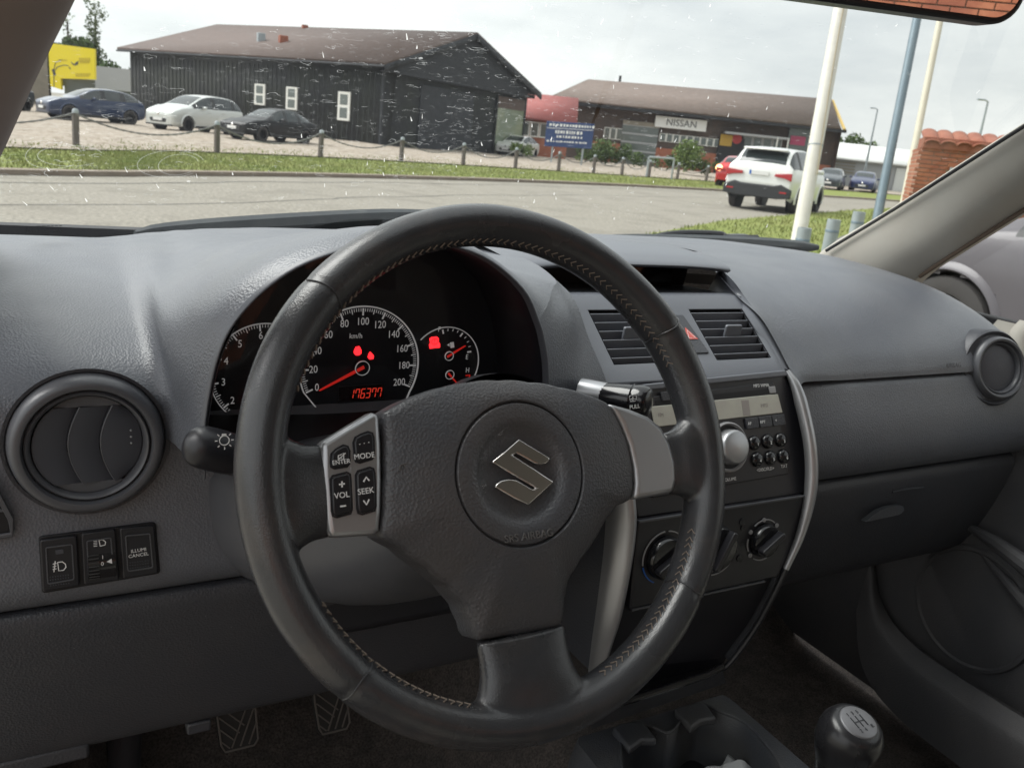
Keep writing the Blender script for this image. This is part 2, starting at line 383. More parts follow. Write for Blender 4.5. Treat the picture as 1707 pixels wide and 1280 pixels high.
# --- chrome emblem
def S_emblem():
    H = W.moved(BU, BV, 0.0108)
    Pz = [(579, 343), (826, 492), (815, 515), (790, 538), (745, 546), (700, 533), (560, 455), (530, 470), (853, 675), (845, 690), (655, 862), (540, 810), (390, 722), (400, 700), (440, 670), (500, 658), (560, 665), (690, 740), (712, 728), (370, 528), (375, 515), (470, 440)]
    pts = []
    for zx, zy in Pz:
        u, v = W.px(740 + zx / 4.742, 660 + zy / 4.742, 0.013); pts.append((u - BU, v - BV))
    return H, pts
H_, ep = S_emblem()
em = obj('emblem', MB().prism(ep, 0.0, 0.0050, H_), M['chrome'], wheel, smooth=30, bevel=0.0026, seg=5, label='polished chrome angular letter emblem')
# --- embossed writing and horn marks
mat('hub_mark', (0.115, 0.112, 0.112), 0.4)
tu, tv = W.px(882, 897, 0.016)
text('airbag_lettering', 'SRS AIRBAG', 0.0072, W, tu, tv + .0015, 0.0165, M['hub_mark'], wheel, depth=0.0010, sx=1.0)
for hx, hy in ((678, 772), (1018, 738)):
    hu, hv = W.px(hx, hy, 0.010); Hh = W.moved(hu, hv, 0.0088)
    m_ = MB().strip([(-0.0055, -0.004), (-0.0045, -0.001), (-0.002, 0.0), (0.0055, 0.0)], 0.0006, Hh, 0, 0.0016)
    m_.strip([(-0.002, 0.0), (-0.001, -0.0025), (0.002, -0.0032), (0.0042, -0.002), (0.0048, 0.002)], 0.0006, Hh, 0, 0.0016)
    obj('horn_mark', m_, M['hub_mark'], wheel)
# --- silver spoke trims
def px_poly(fr, pts, w=0.0): return [fr.px(x, y, w) for x, y in pts]
left_sil = [(536, 738), (580, 711), (620, 687), (629, 687), (633, 697), (636, 740), (637, 800), (636, 850), (633, 884), (626, 892), (552, 897), (547, 885), (541, 840), (537, 790)]
t1 = obj('spoke_trim', MB().prism(px_poly(W, left_sil, 0.006), -0.012, 0.0065, W), M['satin_silver'], wheel, bevel=0.0035, seg=3)
right_sil = [(1017, 672), (1050, 681), (1082, 694), (1104, 712), (1118, 738), (1127, 770), (1129, 800), (1124, 821), (1057, 833), (1060, 806), (1058, 780), (1050, 742), (1036, 706)]
obj('spoke_trim', MB().prism(px_poly(W, right_sil, 0.005), -0.012, 0.0055, W), M['satin_silver'], wheel, bevel=0.004, seg=3)
obj('trim_crease', MB().strip(px_poly(W, [(583, 742), (586, 780), (589, 857)], 0.007), 0.0012, W, 0.005, 0.0070), M['satin_silver'], t1)
BW = 0.0072
btn = {'enter': [(552, 770), (553, 757), (560, 750), (572, 743), (579, 745), (582, 752), (582, 772), (578, 777), (558, 780), (553, 777)],
       'mode': [(590, 738), (593, 730), (602, 725), (613, 721), (620, 723), (622, 730), (623, 758), (620, 764), (600, 770), (594, 768), (592, 762)],
       'volume': [(552, 800), (555, 795), (578, 789), (583, 792), (584, 800), (586, 848), (584, 854), (562, 860), (556, 858), (554, 850)],
       'seek': [(594, 793), (597, 787), (616, 781), (622, 783), (624, 790), (626, 842), (624, 849), (604, 855), (598, 853), (596, 845)]}
for k_, poly in btn.items():
    P = px_poly(W, poly, BW); c = np.mean(P, 0)
    b = obj('control_button', MB().prism(P, 0.001, BW + 0.0012, W), M['button_black'], wheel, bevel=0.0011, seg=3)
    ring = [tuple(c + (np.array(p) - c) * 1.06) for p in P]
    obj('button_surround', MB().strip(ring, 0.0012, W, 0.005, 0.0072, closed=True), M['black_satin'], b)
    TW = BW + 0.0014
    def T(s, x, y, size, ang=rad(2)):
        u, v = W.px(x, y, TW); text('button_print', s, size * .78, W, u, v, TW, M['white_print'], b, ang=ang, depth=0.0002)
    def LN(pts, wd=0.0009): obj('button_print', MB().strip(px_poly(W, pts, TW), wd, W, TW - 0.0002, TW + 0.0001), M['white_print'], b)
    if k_ == 'enter': T('ENTER', 569, 770, 0.0050); LN([(564, 764), (564, 759), (568, 758), (573, 755), (573, 766), (568, 763), (564, 764)], 0.0005); LN([(563, 767), (576, 755)], 0.0005)
    if k_ == 'mode': T('MODE', 607.5, 760, 0.0062); [LN([(599 + 7.5 * i, 740.5 - 1.6 * i), (600.5 + 7.5 * i, 740.2 - 1.6 * i)], 0.0006) for i in range(3)]
    if k_ == 'volume': T('VOL', 570, 825.5, 0.0066); LN([(565, 807.5), (575, 806)]); LN([(570, 802), (570.3, 812)]); LN([(567, 844), (577, 842.5)])
    if k_ == 'seek': T('SEEK', 610, 818.5, 0.0066); LN([(606, 803), (610.5, 795), (615.5, 801)]); LN([(606, 834), (611, 841), (615.5, 832)])

# --- leather covered spoke roots
def spoke(name, o, d, secs, m='leather', n=28):
    """superellipse sections along d: (distance, half width, half thickness, w centre, side shift)"""
    d = unit(d); side = unit(np.cross(WN, d)); rows = []
    for s_, hw, ht, wc, sh in secs:
        rows.append([o + d * s_ + side * (sh + hw * np.sign(math.cos(q)) * abs(math.cos(q)) ** 0.75) + WN * (wc + ht * np.sign(math.sin(q)) * abs(math.sin(q)) ** 0.75)
                     for q in np.linspace(0, 2 * math.pi, n, endpoint=False)])
    rows = catmull(rows, 4); b = MB(); b.grid(rows, cv=True); k = len(rows)
    b.f.append(tuple(range(n))[::-1]); b.f.append(tuple((k - 1) * n + j for j in range(n)))
    rim_mb.add(b.v, b.f)
pt = lambda x, y, w=0.0: W(*W.px(x, y, w), w)
u1, v1 = W.px(541, 815, 0); uR = -RM
v1t, v1b = W.px(537, 740, 0)[1], W.px(550, 896, 0)[1]
hL = (v1t - v1b) / 2; cL = (v1t + v1b) / 2; dL = u1 + RM
spoke('spoke_root', W(u1 + 0.002, cL, 0), V(-1, 0, 0), [(0, hL * 1.0, 0.0095, -0.004, 0), (dL * .28, hL * 1.03, 0.0115, -0.003, 0), (dL * .45, hL * 1.12, 0.0125, -0.002, 0), (dL * .60, hL * 1.24, 0.0130, -0.001, 0), (dL - .011, hL * 1.42, 0.0128, -.0005, 0), (dL - .004, hL * 1.55, 0.0105, 0, 0), (dL + .003, hL * 1.6, .007, 0, 0)])
u2, v2 = W.px(1124, 785, 0); v2t, v2b = W.px(1112, 722, 0)[1], W.px(1124, 823, 0)[1]
hR = (v2t - v2b) / 2; cR = (v2t + v2b) / 2; dR = RM - u2
spoke('spoke_root', W(u2 - 0.004, cR, 0), V(1, 0, 0), [(-.002, hR * 1.02, 0.0080, -0.004, 0), (dR * .2, hR * 1.06, 0.0105, -0.0035, 0), (dR * .40, hR * 1.18, 0.0125, -0.002, 0), (dR * .58, hR * 1.40, 0.0130, -0.001, 0), (dR * .76, hR * 1.75, 0.0128, 0, 0), (dR * .92, hR * 2.05, .0105, 0, 0), (dR + .002, hR * 2.15, .007, 0, 0)])
u3l, v3 = W.px(800, 1073, 0); u3r, _ = W.px(946, 1050, 0); hB = (u3r - u3l) / 2; cB = (u3l + u3r) / 2; v3 += 0.0005; dB = v3 + RM
spoke('lower_spoke', W(cB, v3, 0), V(0, 0, 0) - W.ey, [(0, hB * 0.97, 0.0085, -0.0055, 0), (dB * 0.04, hB, 0.0105, -0.005, 0), (dB - .040, hB * 1.0, 0.0125, -0.003, 0), (dB - .028, hB * 1.08, 0.0135, -0.002, 0), (dB - .019, hB * 1.22, 0.0132, -0.001, 0), (dB - .010, hB * 1.42, .0128, 0, 0), (dB - .003, hB * 1.58, .0105, 0, 0), (dB + .003, hB * 1.65, 0.007, 0, 0)])
rim_o = obj('leather_rim', rim_mb, M['leather'], wheel, smooth=60)
m_ = rim_o.modifiers.new('remesh', 'REMESH'); m_.mode = 'VOXEL'; m_.voxel_size = 0.0012; m_.use_smooth_shade = True
m_ = rim_o.modifiers.new('smooth', 'SMOOTH'); m_.factor = 0.5; m_.iterations = 30
mb = MB().lathe([(0.0, -0.055), (0.045, -0.055), (0.060, -0.045), (0.072, -0.020), (0.070, -0.006)], W.moved(0, -0.004), 40)
obj('hub_back', mb, M['black_satin'], wheel)
# ================================================================== dashboard
dash = thing('dashboard', 'dark grey grained plastic dashboard with round air vents spanning the car', 'dashboard', (0.6, 0.85, 0.6))
# --- upper left panel and the cowl over the instruments: stations of 7 points from the front edge to the windscreen
ST = []
for X_ in (-0.055, -0.02, 0.03, 0.062):
    ST.append([(X_, .700, .9385), (X_, .703, .958), (X_, .714, .980), (X_, .748, 1.000), (X_, .83, 1.0185), (X_, 1.0, 1.036), (X_, 1.13, 1.038)])
ST += [[(.0845, .699, .9385), (.0835, .701, .958), (.080, .712, .980), (.076, .746, 1.001), (.075, .83, 1.020), (.078, 1.0, 1.037), (.085, 1.14, 1.039)],
       [(.100, .632, .9420), (.0965, .655, .952), (.0915, .685, .972), (.085, .735, 1.006), (.085, .83, 1.027), (.095, 1.0, 1.041), (.10, 1.14, 1.041)],
       [(0.103, 0.63, 0.99), (0.096, 0.65, 0.998), (0.088, 0.69, 1.014), (0.086, 0.74, 1.026), (0.094, 0.83, 1.036), (0.11, 1, 1.044), (0.12, 1.15, 1.043)],
       [(0.11, 0.628, 1.027), (0.103, 0.648, 1.033), (0.099, 0.69, 1.0387), (0.101, 0.74, 1.0412), (0.11, 0.83, 1.0425), (0.13, 1, 1.0455), (0.14, 1.15, 1.045)],
       [(0.121, 0.626, 1.053), (0.115, 0.648, 1.058), (0.113, 0.69, 1.0573), (0.117, 0.74, 1.0548), (0.127, 0.83, 1.0526), (0.145, 1, 1.0495), (0.155, 1.16, 1.046)],
       [(0.142, 0.624, 1.078), (0.137, 0.648, 1.082), (0.136, 0.69, 1.078), (0.139, 0.74, 1.0725), (0.147, 0.83, 1.0668), (0.16, 1, 1.0535), (0.17, 1.16, 1.047)],
       [(0.172, 0.622, 1.099), (0.168, 0.648, 1.102), (0.168, 0.69, 1.097), (0.171, 0.74, 1.089), (0.176, 0.83, 1.08), (0.185, 1, 1.057), (0.19, 1.17, 1.048)],
       [(0.216, 0.62, 1.114), (0.214, 0.648, 1.118), (0.214, 0.69, 1.113), (0.216, 0.74, 1.105), (0.22, 0.83, 1.091), (0.225, 1, 1.06), (0.23, 1.18, 1.049)],
       [(0.264, 0.62, 1.119), (0.264, 0.648, 1.123), (0.265, 0.69, 1.118), (0.266, 0.74, 1.109), (0.268, 0.83, 1.095), (0.27, 1, 1.062), (0.27, 1.19, 1.05)],
       [(0.318, 0.622, 1.108), (0.322, 0.648, 1.11), (0.326, 0.69, 1.106), (0.33, 0.74, 1.098), (0.336, 0.83, 1.088), (0.34, 1, 1.062), (0.34, 1.2, 1.05)],
       [(0.362, 0.625, 1.08), (0.372, 0.648, 1.0818), (0.386, 0.69, 1.0817), (0.396, 0.74, 1.0791), (0.404, 0.83, 1.0765), (0.41, 1, 1.0624), (0.41, 1.2, 1.051)],
       [(0.383, 0.627, 1.05), (0.402, 0.648, 1.0572), (0.432, 0.69, 1.0658), (0.452, 0.72, 1.0704), (0.47, 0.82, 1.075), (0.48, 1, 1.0656), (0.48, 1.21, 1.052)]]
up = obj('cowl_panel', MB().loft(ST, 4, 5), M['dash'], dash, smooth=50, label='grained upper panel with the raised cowl over the instruments')
# --- the cowl flank between the instrument opening and the centre panel
FL = [[(.383, .627, 1.050), (.402, .648, 1.0572), (.432, .690, 1.0658), (.450, .712, 1.0690), (.460, .735, 1.0690)],
      [(.392, .628, 1.030), (.412, .645, 1.036), (.440, .668, 1.042), (.456, .688, 1.046), tuple(at(958, 500, Y=.704))],
      [(.400, .630, 1.005), (.421, .643, 1.008), (.448, .661, 1.010), (.464, .673, 1.012), tuple(at(982, 565, Y=.682))],
      [(.405, .632, .975), (.426, .642, .974), (.452, .651, .973), (.474, .657, .973), tuple(at(1012, 640, Y=.662))],
      [(.408, .634, .930), (.429, .644, .930), (.455, .652, .928), (.480, .658, .928), tuple(at(1020, 715, Y=.66))],
      [(.410, .638, .880), (.430, .650, .880), (.455, .658, .880), (.480, .664, .880), (.505, .668, .880)]]
obj('cowl_flank', MB().loft(FL, 5, 4), M['dash'], dash, smooth=50)
# --- instrument opening: inner lining from the lip back to the dial face
lip = [(.098, .632, .938), (.103, .630, .990), (.110, .628, 1.027), (.121, .626, 1.053), (.142, .624, 1.078), (.172, .622, 1.099), (.216, .620, 1.114), (.264, .620, 1.119), (.318, .622, 1.108), (.362, .625, 1.080), (.383, .627, 1.050), (.392, .628, 1.030), (.400, .630, 1.005), (.405, .632, .975), (.408, .634, .930)]
lc = V(.255, 0, 1.0); rows = []
for p in lip:
    p = V(*p); d = unit(V(lc[0] - p[0], 0, lc[2] - p[2])); wide = 1.0 + 1.3 * max(0.0, (0.20 - p[0]) / 0.1) * max(0, min(1, (1.09 - p[2]) / 0.06))
    rows.append([p + V(0, .0005, 0) - d * .0005, p - V(0, .003, 0) + d * .0016, p + d * .0032 - V(0, .002, 0), p + d * (.0045) + V(0, .004, 0)])
obj('cowl_lip', MB().loft(rows, 5, 3), M['dash_smooth'], dash, smooth=60)
rows = []
for p in lip:
    p = V(*p); d = unit(V(lc[0] - p[0], 0, lc[2] - p[2])); k = max(0.0, min(1.0, (0.16 - p[0]) / 0.05)); q = p + d * .0045
    rows.append([q + V(0, .0045, 0), q + d * (.001 + .002 * k) + V(0, .010 + .004 * k, 0), q + d * (.002 + .003 * k) + V(0, .024, 0), q + d * (.003 + .004 * k) + V(0, .090, 0)])
obj('instrument_shroud', MB().loft(rows, 5, 3), M['black_satin'], dash, smooth=50)
b_ = MB()
for k_, rr in enumerate(rows[:4]): pass
lin = [[V(*p) + V(.0048, .0040, 0), V(*p) + V(.0056, .0044, 0), V(*p) + V(.0075, .012, 0), V(*p) + V(.0080, .034, 0)] for p in (( .099, .632, .925), (.100, .631, .96), (.104, .630, .995), (.110, .628, 1.024), (.119, .627, 1.046))]
obj('shroud_lining', MB().loft(lin, 5, 4), M['vent_plastic'], dash, smooth=50)
# --- lower left fascia (grained) from the seam to the knee panel
def prof_rows(Xs, prof): return [[(x, y, z) for y, z in prof] for x in Xs]
obj('lower_fascia', MB().loft(prof_rows((-.055, .0, .06, .12, .2, .3, .42, .50), [(.725, .955), (.707, .9352), (.7015, .930), (.699, .90), (.694, .865), (.690, .838), (.689, .822), (.693, .810), (.702, .8005), (.715, .797)]), 3, 3), M['dash'], dash, smooth=50)
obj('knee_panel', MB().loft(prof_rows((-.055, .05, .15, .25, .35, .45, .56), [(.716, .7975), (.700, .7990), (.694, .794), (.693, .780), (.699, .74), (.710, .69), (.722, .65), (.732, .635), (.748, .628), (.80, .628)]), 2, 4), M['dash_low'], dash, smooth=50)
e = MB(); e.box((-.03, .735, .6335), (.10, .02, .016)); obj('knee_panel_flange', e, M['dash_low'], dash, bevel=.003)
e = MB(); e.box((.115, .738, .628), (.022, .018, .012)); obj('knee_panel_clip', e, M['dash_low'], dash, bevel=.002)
# left end cheek of the dashboard
chk = [(.700, .9385), (.714, .980), (.748, 1.0), (.83, 1.0185), (1.0, 1.036), (1.13, 1.038), (1.13, .62), (.75, .628), (.732, .635), (.694, .794), (.689, .822), (.699, .90)]
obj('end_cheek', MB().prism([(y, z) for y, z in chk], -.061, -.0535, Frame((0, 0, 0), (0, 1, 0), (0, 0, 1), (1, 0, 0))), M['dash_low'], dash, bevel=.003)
# demister slot on the cowl top
obj('demister_slot', MB().tube([at(335, 410, Y=1.06), at(400, 409, Y=1.07), at(478, 409, Y=1.08)], [.002, .0045, .003], 8, flat=.8), M['black'], dash)
obj('demister_rim', MB().tube([at(326, 411, Y=1.055), at(400, 414, Y=1.055), at(470, 413, Y=1.065)], .0022, 6), M['dash_smooth'], dash)

# --- round air vent, driver side
def round_vent(name, fr, R, angs=0.0, closed=True, label=None):
    v = obj(name, MB().lathe([(R * 1.03, -.012), (R * 1.0, -.001), (R * .97, .0045), (R * .91, .0068), (R * .85, .0060), (R * .825, .0030), (R * .815, -.001), (R * .805, .0020), (R * .780, .0034), (R * .745, .0022), (R * .722, -.004), (R * .71, -.012)], fr, 96), M['vent_plastic'], dash, smooth=50, label=label)
    r = R * .715
    if closed:
        # barrel with three curved flaps
        for q0 in (52, 232): obj('vent_barrel_cap', MB().prism([(r * math.cos(a), r * math.sin(a)) for a in np.linspace(rad(q0), rad(q0 + 76), 14)], -.012, -.0028, fr), M['vent_plastic'], v)
        hh = r * math.sin(rad(52)); nv = 12
        edges = [[(-math.sqrt(max(0, r * r - y * y)), y) for y in np.linspace(-hh, hh, nv)],
                 [(-r * .08 - r * .30 * math.cos(y / hh * 1.35), y) for y in np.linspace(-hh, hh, nv)],
                 [(r * .50 - r * .30 * math.cos(y / hh * 1.35), y) for y in np.linspace(-hh, hh, nv)],
                 [(math.sqrt(max(0, r * r - y * y)), y) for y in np.linspace(-hh, hh, nv)]]
        for i in range(3):
            rows = []
            for (xa, y), (xb, _) in zip(edges[i], edges[i + 1]):
                rows.append([fr(xa, y, -.0085), fr(xa + .0002, y, -.0018), fr(xa + .0012, y, -.0010), fr(xa * .5 + xb * .5, y, -.0022), fr(xb - .0004, y, -.0062)])
            f_ = obj('vent_flap', MB().grid(rows), M['vent_flap'], v, smooth=40)
            obj('flap_edge', MB().tube([fr(xa + .0008, y, -.0014) for xa, y in edges[i]], .0007, 6), M['vent_plastic'], f_)
        for k_ in range(3): obj('grip_dot', MB().lathe([(0, .0006), (.0007, .0003), (.0009, -.001)], fr.moved(r * .78, (k_ - 1) * .0052 + .004, -.0024), 8), M['grey_print'], v)
        obj('vent_well', MB().lathe([(0, -.0125), (R * .72, -.0125)], fr, 32), M['black'], v)
    else:
        obj('vent_disc', MB().lathe([(R * .72, -.006), (R * .71, -.003), (R * .62, -.002), (R * .3, -.0005), (0, 0)], fr, 48), M['vent_flap'], v, smooth=60)
    return v
LV = Frame(at(148, 743, Y=.690), (1, 0, 0), (0, .05, 1), (0, -1, .05))
round_vent('round_air_vent', LV, .0545, label='round air vent with closed curved flaps by the driver door')
obj('vent_recess', MB().lathe([(.0595, -.0080), (.057, -.0085), (.054, -.012)], LV, 72), M['dash_low'], dash)
# side demister grille at the far left end
sg = MB(); sf = Frame(at(2, 855, Y=.692), (1, 0, 0), (0, 0, 1), (0, -1, 0))
sg.strip([(-.03, .030), (-.006, .030), (.006, -.005), (.006, -.018), (-.03, -.020)], .004, sf, 0, .003)
obj('side_grille_rim', sg, M['vent_plastic'], dash, bevel=.0008)
obj('side_grille_void', MB().prism([(-.03, .028), (-.008, .028), (.004, -.006), (.004, -.017), (-.03, -.019)], 0, .0006, sf), M['black'], dash)
obj('side_grille_bar', MB().strip([(-.03, .003), (.003, .003)], .002, sf, 0, .0028), M['vent_plastic'], dash)

# --- switches left of the wheel
SW = Frame(at(165, 930, Y=.6905), (1, 0, 0), (0, .09, 1), (0, -1, .09))
def swpoly(x0, y0, x1, y1, x2, y2, x3, y3): return px_poly(SW, [(x0, y0), (x1, y1), (x2, y2), (x3, y3)], .003)
def rounded(poly, r=.0022, n=3):
    out = []; k = len(poly)
    for i in range(k):
        p0, p1, p2 = (np.array(poly[(i + d) % k]) for d in (-1, 0, 1))
        a = p1 + (p0 - p1) / np.linalg.norm(p0 - p1) * r; b = p1 + (p2 - p1) / np.linalg.norm(p2 - p1) * r
        for t in np.linspace(0, 1, n + 1): out.append(tuple((1 - t) ** 2 * a + 2 * t * (1 - t) * p1 + t * t * b))
    return out
obj('switch_bezel', MB().prism(rounded(swpoly(64, 897, 260, 872, 268, 957, 70, 991), .003), -.02, .0012, SW), M['black'], dash, bevel=.0006)
def shrink(poly, k): c = np.mean(poly, 0); return [tuple(c + (np.array(p) - c) * k) for p in poly]
swd = [('fog light switch with a lamp symbol, left end of the switch row', (66, 900, 128, 892, 133, 975, 71, 986)), ('headlamp levelling thumbwheel switch in the middle of the switch row', (135, 889, 192, 881, 199, 966, 140, 974)), ('illumination cancel switch, right end of the switch row', (199, 880, 257, 875, 264, 955, 205, 964))]
for i, (lb, q) in enumerate(swd):
    P = swpoly(*q); c = np.mean(P, 0); t = thing('dash_switch', lb, 'switch', tuple(SW(*c, 0)))
    o_ = obj('switch_body', MB().prism(rounded(P), -.006, .0040, SW), M['black_satin'], t, bevel=.0012, seg=3)
    inner = shrink(P, .70)
    obj('switch_frame', MB().strip(rounded(inner, .0015), .0009, SW, .0038, .0049, closed=True), M['vent_plastic'], t)
    def pxs(x, y, w=.0044): return SW.px(x, y, w)
    def L_(pts, wd=.0007, m='white_print', w=.0046): obj('switch_symbol', MB().strip([pxs(*p) for p in pts], wd, SW, w - .0004, w), M[m], t)
    if i == 0:
        L_([(96, 937), (104, 936), (109, 940), (110, 945), (106, 950), (98, 951), (96, 937)]); [L_([(88, 940 + 4.5 * k), (94, 938.5 + 4.5 * k)]) for k in range(3)]; L_([(92, 935), (90, 953)])
        obj('indicator_lamp', MB().prism(rounded(px_poly(SW, [(92, 917), (105, 915), (106, 922), (93, 924)], .0044), .0005), .0036, .0046, SW), M['vent_flap'], t)
    if i == 1:
        L_([(165, 900), (171, 899), (176, 903), (175, 908), (167, 910), (165, 900)]); [L_([(156, 902 + 2.8 * k), (162, 901.2 + 2.8 * k)], .0004) for k in range(4)]
        cw = SW.moved(*pxs(167, 940, 0), -.005); tw = MB()
        tw.grid([[cw(x_, .015 * math.cos(a), .0125 * math.sin(a)) for x_ in (-.009, .011)] for a in np.linspace(rad(10), rad(170), 20)]); obj('thumbwheel', tw, M['black_gloss'], t)
        rb = MB()
        for a in np.linspace(rad(25), rad(155), 12): rb.tube([cw(-.0085, .0152 * math.cos(a), .0128 * math.sin(a)), cw(-.001, .0152 * math.cos(a), .0128 * math.sin(a))], .0006, 5)
        obj('thumbwheel_ribs', rb, M['rubber'], t)
        for s_, yy in (('1', 928), ('0', 939)): text('switch_print', s_, .0044, SW, *pxs(171 if s_ == '1' else 170.5, yy, .0075), .0085, M['white_print'], t, depth=.0002)
        obj('pointer_mark', MB().prism([pxs(178, 936, .008), pxs(186, 931, .008), pxs(187, 939, .008)], .0078, .0082, SW), M['white_print'], t)
    if i == 2:
        for s_, yy in (('ILLUMI', 917), ('CANCEL', 925)): text('switch_print', s_, .0040, SW, *pxs(231, yy), .0045, M['white_print'], t, depth=.0002, ang=rad(2))
    if i != 1:
        gd = MB(); x0, y0 = ((84, 962), (217, 938))[i == 2]
        for a in range(8):
            for k in range(4): gd.lathe([(0, .0005), (.0005, .0002), (.0006, -.0004)], SW.moved(*pxs(x0 + a * 4.3 + k * .3, y0 + k * 4.6 - a * .55), .0042), 6)
        obj('grip_dots', gd, M['vent_flap'], t, kind='stuff')

# --- steering column shroud and the two stalks
col = thing('steering_column', 'grey plastic steering column shroud behind the wheel', 'steering column', (.283, .62, .88))
rows = []
for s_, hw, hu, hd, sq in ((-.02, .060, .035, .058, 1), (.03, .076, .040, .086, 1), (.08, .100, .045, .112, 1), (.13, .135, .05, .118, 1), (.18, .165, .05, .108, 1), (.24, .175, .05, .098, 1)):
    c = WC + V(0, 1, 0) * (.045 + s_ * .95) + V(0, 0, -1) * (.030 + s_ * .38)
    rows.append([c + V(hw * np.sign(math.cos(q)) * abs(math.cos(q)) ** .7, 0, (hu if math.sin(q) > 0 else hd) * np.sign(math.sin(q)) * abs(math.sin(q)) ** .7) for q in np.linspace(0, 2 * math.pi, 36, endpoint=False)])
obj('column_shroud', MB().grid(catmull(rows, 4), cv=True), M['vent_plastic'], col, smooth=50)
obj('lock_cover', MB().box((.30, .70, .775), (.22, .10, .05)), M['black_satin'], col, bevel=.012)
def stalk(lb, base, tip, sym):
    t = thing('column_stalk', lb, 'stalk', tuple(base)); b, e = V(*base), V(*tip); d = unit(e - b); Lx = np.linalg.norm(e - b)
    prof_ = [(0, .007), (.12, .0095), (.35, .0125), (.60, .0146), (.72, .0150), (.74, .0140), (.76, .0150), (.90, .0150), (.97, .0115), (1.0, .003)]
    obj('stalk_arm', MB().tube([b + d * Lx * s_ for s_, _ in prof_[:5]], [r for _, r in prof_[:5]], 24, flat=.95), M['black_gloss'], t)
    obj('stalk_knob', MB().tube([b + d * Lx * s_ for s_, _ in catmull(prof_[4:], 3)], [r for _, r in catmull(prof_[4:], 3)], 24), M['black_gloss' if sym == 'wiper' else 'black_satin'], t)
    return t, b, d, Lx
stL, b, d, Lx = stalk('black light switch stalk left of the steering wheel', (.205, .605, .925), tuple(at(309, 738, Y=.578)), 'lamp')
fS = Frame(at(374, 734, Y=.5635), (1, 0, 0), (0, .2, 1)); rays_ = MB()
uu = [(.0032 * math.cos(a), .0032 * math.sin(a)) for a in np.linspace(0, 2 * math.pi, 20, endpoint=False)]; rays_.strip(uu, .0006, fS, 0, .0002, closed=True)
for a in np.arange(0, 360, 45):
    if a != 90: rays_.strip([(.0045 * math.cos(rad(a)), .0045 * math.sin(rad(a))), (.0062 * math.cos(rad(a)), .0062 * math.sin(rad(a)))], .0006, fS, 0, .0002)
rays_.box((0, .0038, .0001), (.003, .0016, .0002), fS); obj('lamp_symbol', rays_, M['white_print'], stL)
stR, b, d, Lx = stalk('black windscreen wiper stalk right of the steering wheel', tuple(at(975, 652, Y=.64)), tuple(at(1086, 672, Y=.585)), 'wiper')
obj('stalk_collar', MB().tube([b - d * .004, b + d * .026, b + d * .03], [.012, .0115, .010], 20), M['satin_silver'], stR)
fP = Frame(at(1055, 671, Y=.575), (1, .0, 0), (0, .2, 1))
text('stalk_print', 'PULL', .0052, fP, *fP.px(1058, 678), .0, M['white_print'], stR, ang=rad(4), depth=.0002)
wp = MB(); wu, wv = fP.px(1055, 664); fq = fP.moved(wu, wv)
wp.strip([(-.0035, -.001), (-.004, .002), (0, .0035), (.004, .002), (.0035, -.001), (0, 0)], .0005, fq, 0, .0002, closed=True); wp.strip([(0, -.002), (0, .002)], .0005, fq, 0, .0002)
wp.strip([(-.003, -.0025), (.003, -.0025)], .0005, fq, 0, .0002); obj('wiper_symbol', wp, M['white_print'], stR)
# ================================================================== instrument cluster
IC = Frame((.255, .722, .985), (1, 0, 0), (0, 0, 1), (0, -1, 0))
clu = thing('instrument_cluster', 'black instrument cluster with white dials, red needles and lit warning lamps', 'instrument cluster', (.255, .722, .93))
ipx = lambda x, y: np.array(IC.px(x, y))
obj('dial_panel', MB().prism([(-.150, -.08), (.160, -.08), (.158, -.01), (.140, .05), (.110, .095), (.06, .120), (0, .125), (-.05, .118), (-.09, .10), (-.118, .072), (-.135, .035), (-.146, -.01)], -.004, 0, IC), M['dial_face'], clu)
def arc(c, r, a0, a1, n=48): return [(c[0] + r * math.cos(rad(a)), c[1] + r * math.sin(rad(a))) for a in np.linspace(a0, a1, n)]
def polar(c, p): d = np.array(p) - c; return math.degrees(math.atan2(d[1], d[0])), np.hypot(*d)
# speedometer
sc_ = ipx(601, 611); a0_ = polar(sc_, ipx(517, 651))[0] % 360; a1_ = polar(sc_, ipx(675, 641))[0]
R_s = 0.0565
sp = obj('speedometer_ring', MB().strip(arc(sc_, R_s, -28, 203, 80) + [tuple(ipx(524, 676)), tuple(ipx(536, 688)), tuple(ipx(552, 691)), tuple(ipx(650, 684)), tuple(ipx(672, 677))], .0011, IC, 0, .0016, closed=True), M['dial_print'], clu, label='wide white ring of the speed dial')
tk = MB()
for v_ in range(0, 201, 2):
    a = rad(a0_ + (a1_ - a0_) * v_ / 200); L_ = .0066 if v_ % 20 == 0 else .0048 if v_ % 10 == 0 else .0030; wd = .0014 if v_ % 20 == 0 else .0007 if v_ % 10 == 0 else .00042
    r1 = R_s - .0018; tk.strip([(sc_[0] + (r1 - L_) * math.cos(a), sc_[1] + (r1 - L_) * math.sin(a)), (sc_[0] + r1 * math.cos(a), sc_[1] + r1 * math.sin(a))], wd, IC, 0, .0006)
obj('tick_marks', tk, M['dial_print'], clu, kind='stuff')
for v_ in range(0, 201, 20):
    a = rad(a0_ + (a1_ - a0_) * v_ / 200); r1 = R_s - (.0142 if v_ >= 100 else .0125)
    text('numeral', str(v_), .0098, IC, sc_[0] + r1 * math.cos(a) * (1.0 if v_ != 100 else 1), sc_[1] + r1 * math.sin(a), .0006, M['dial_print'], clu, depth=.0002, sx=.82, ang=rad(1.5))
text('unit_print', 'km/h', .0068, IC, *ipx(593, 560), .0006, M['dial_print'], clu, depth=.0002, sx=.9)
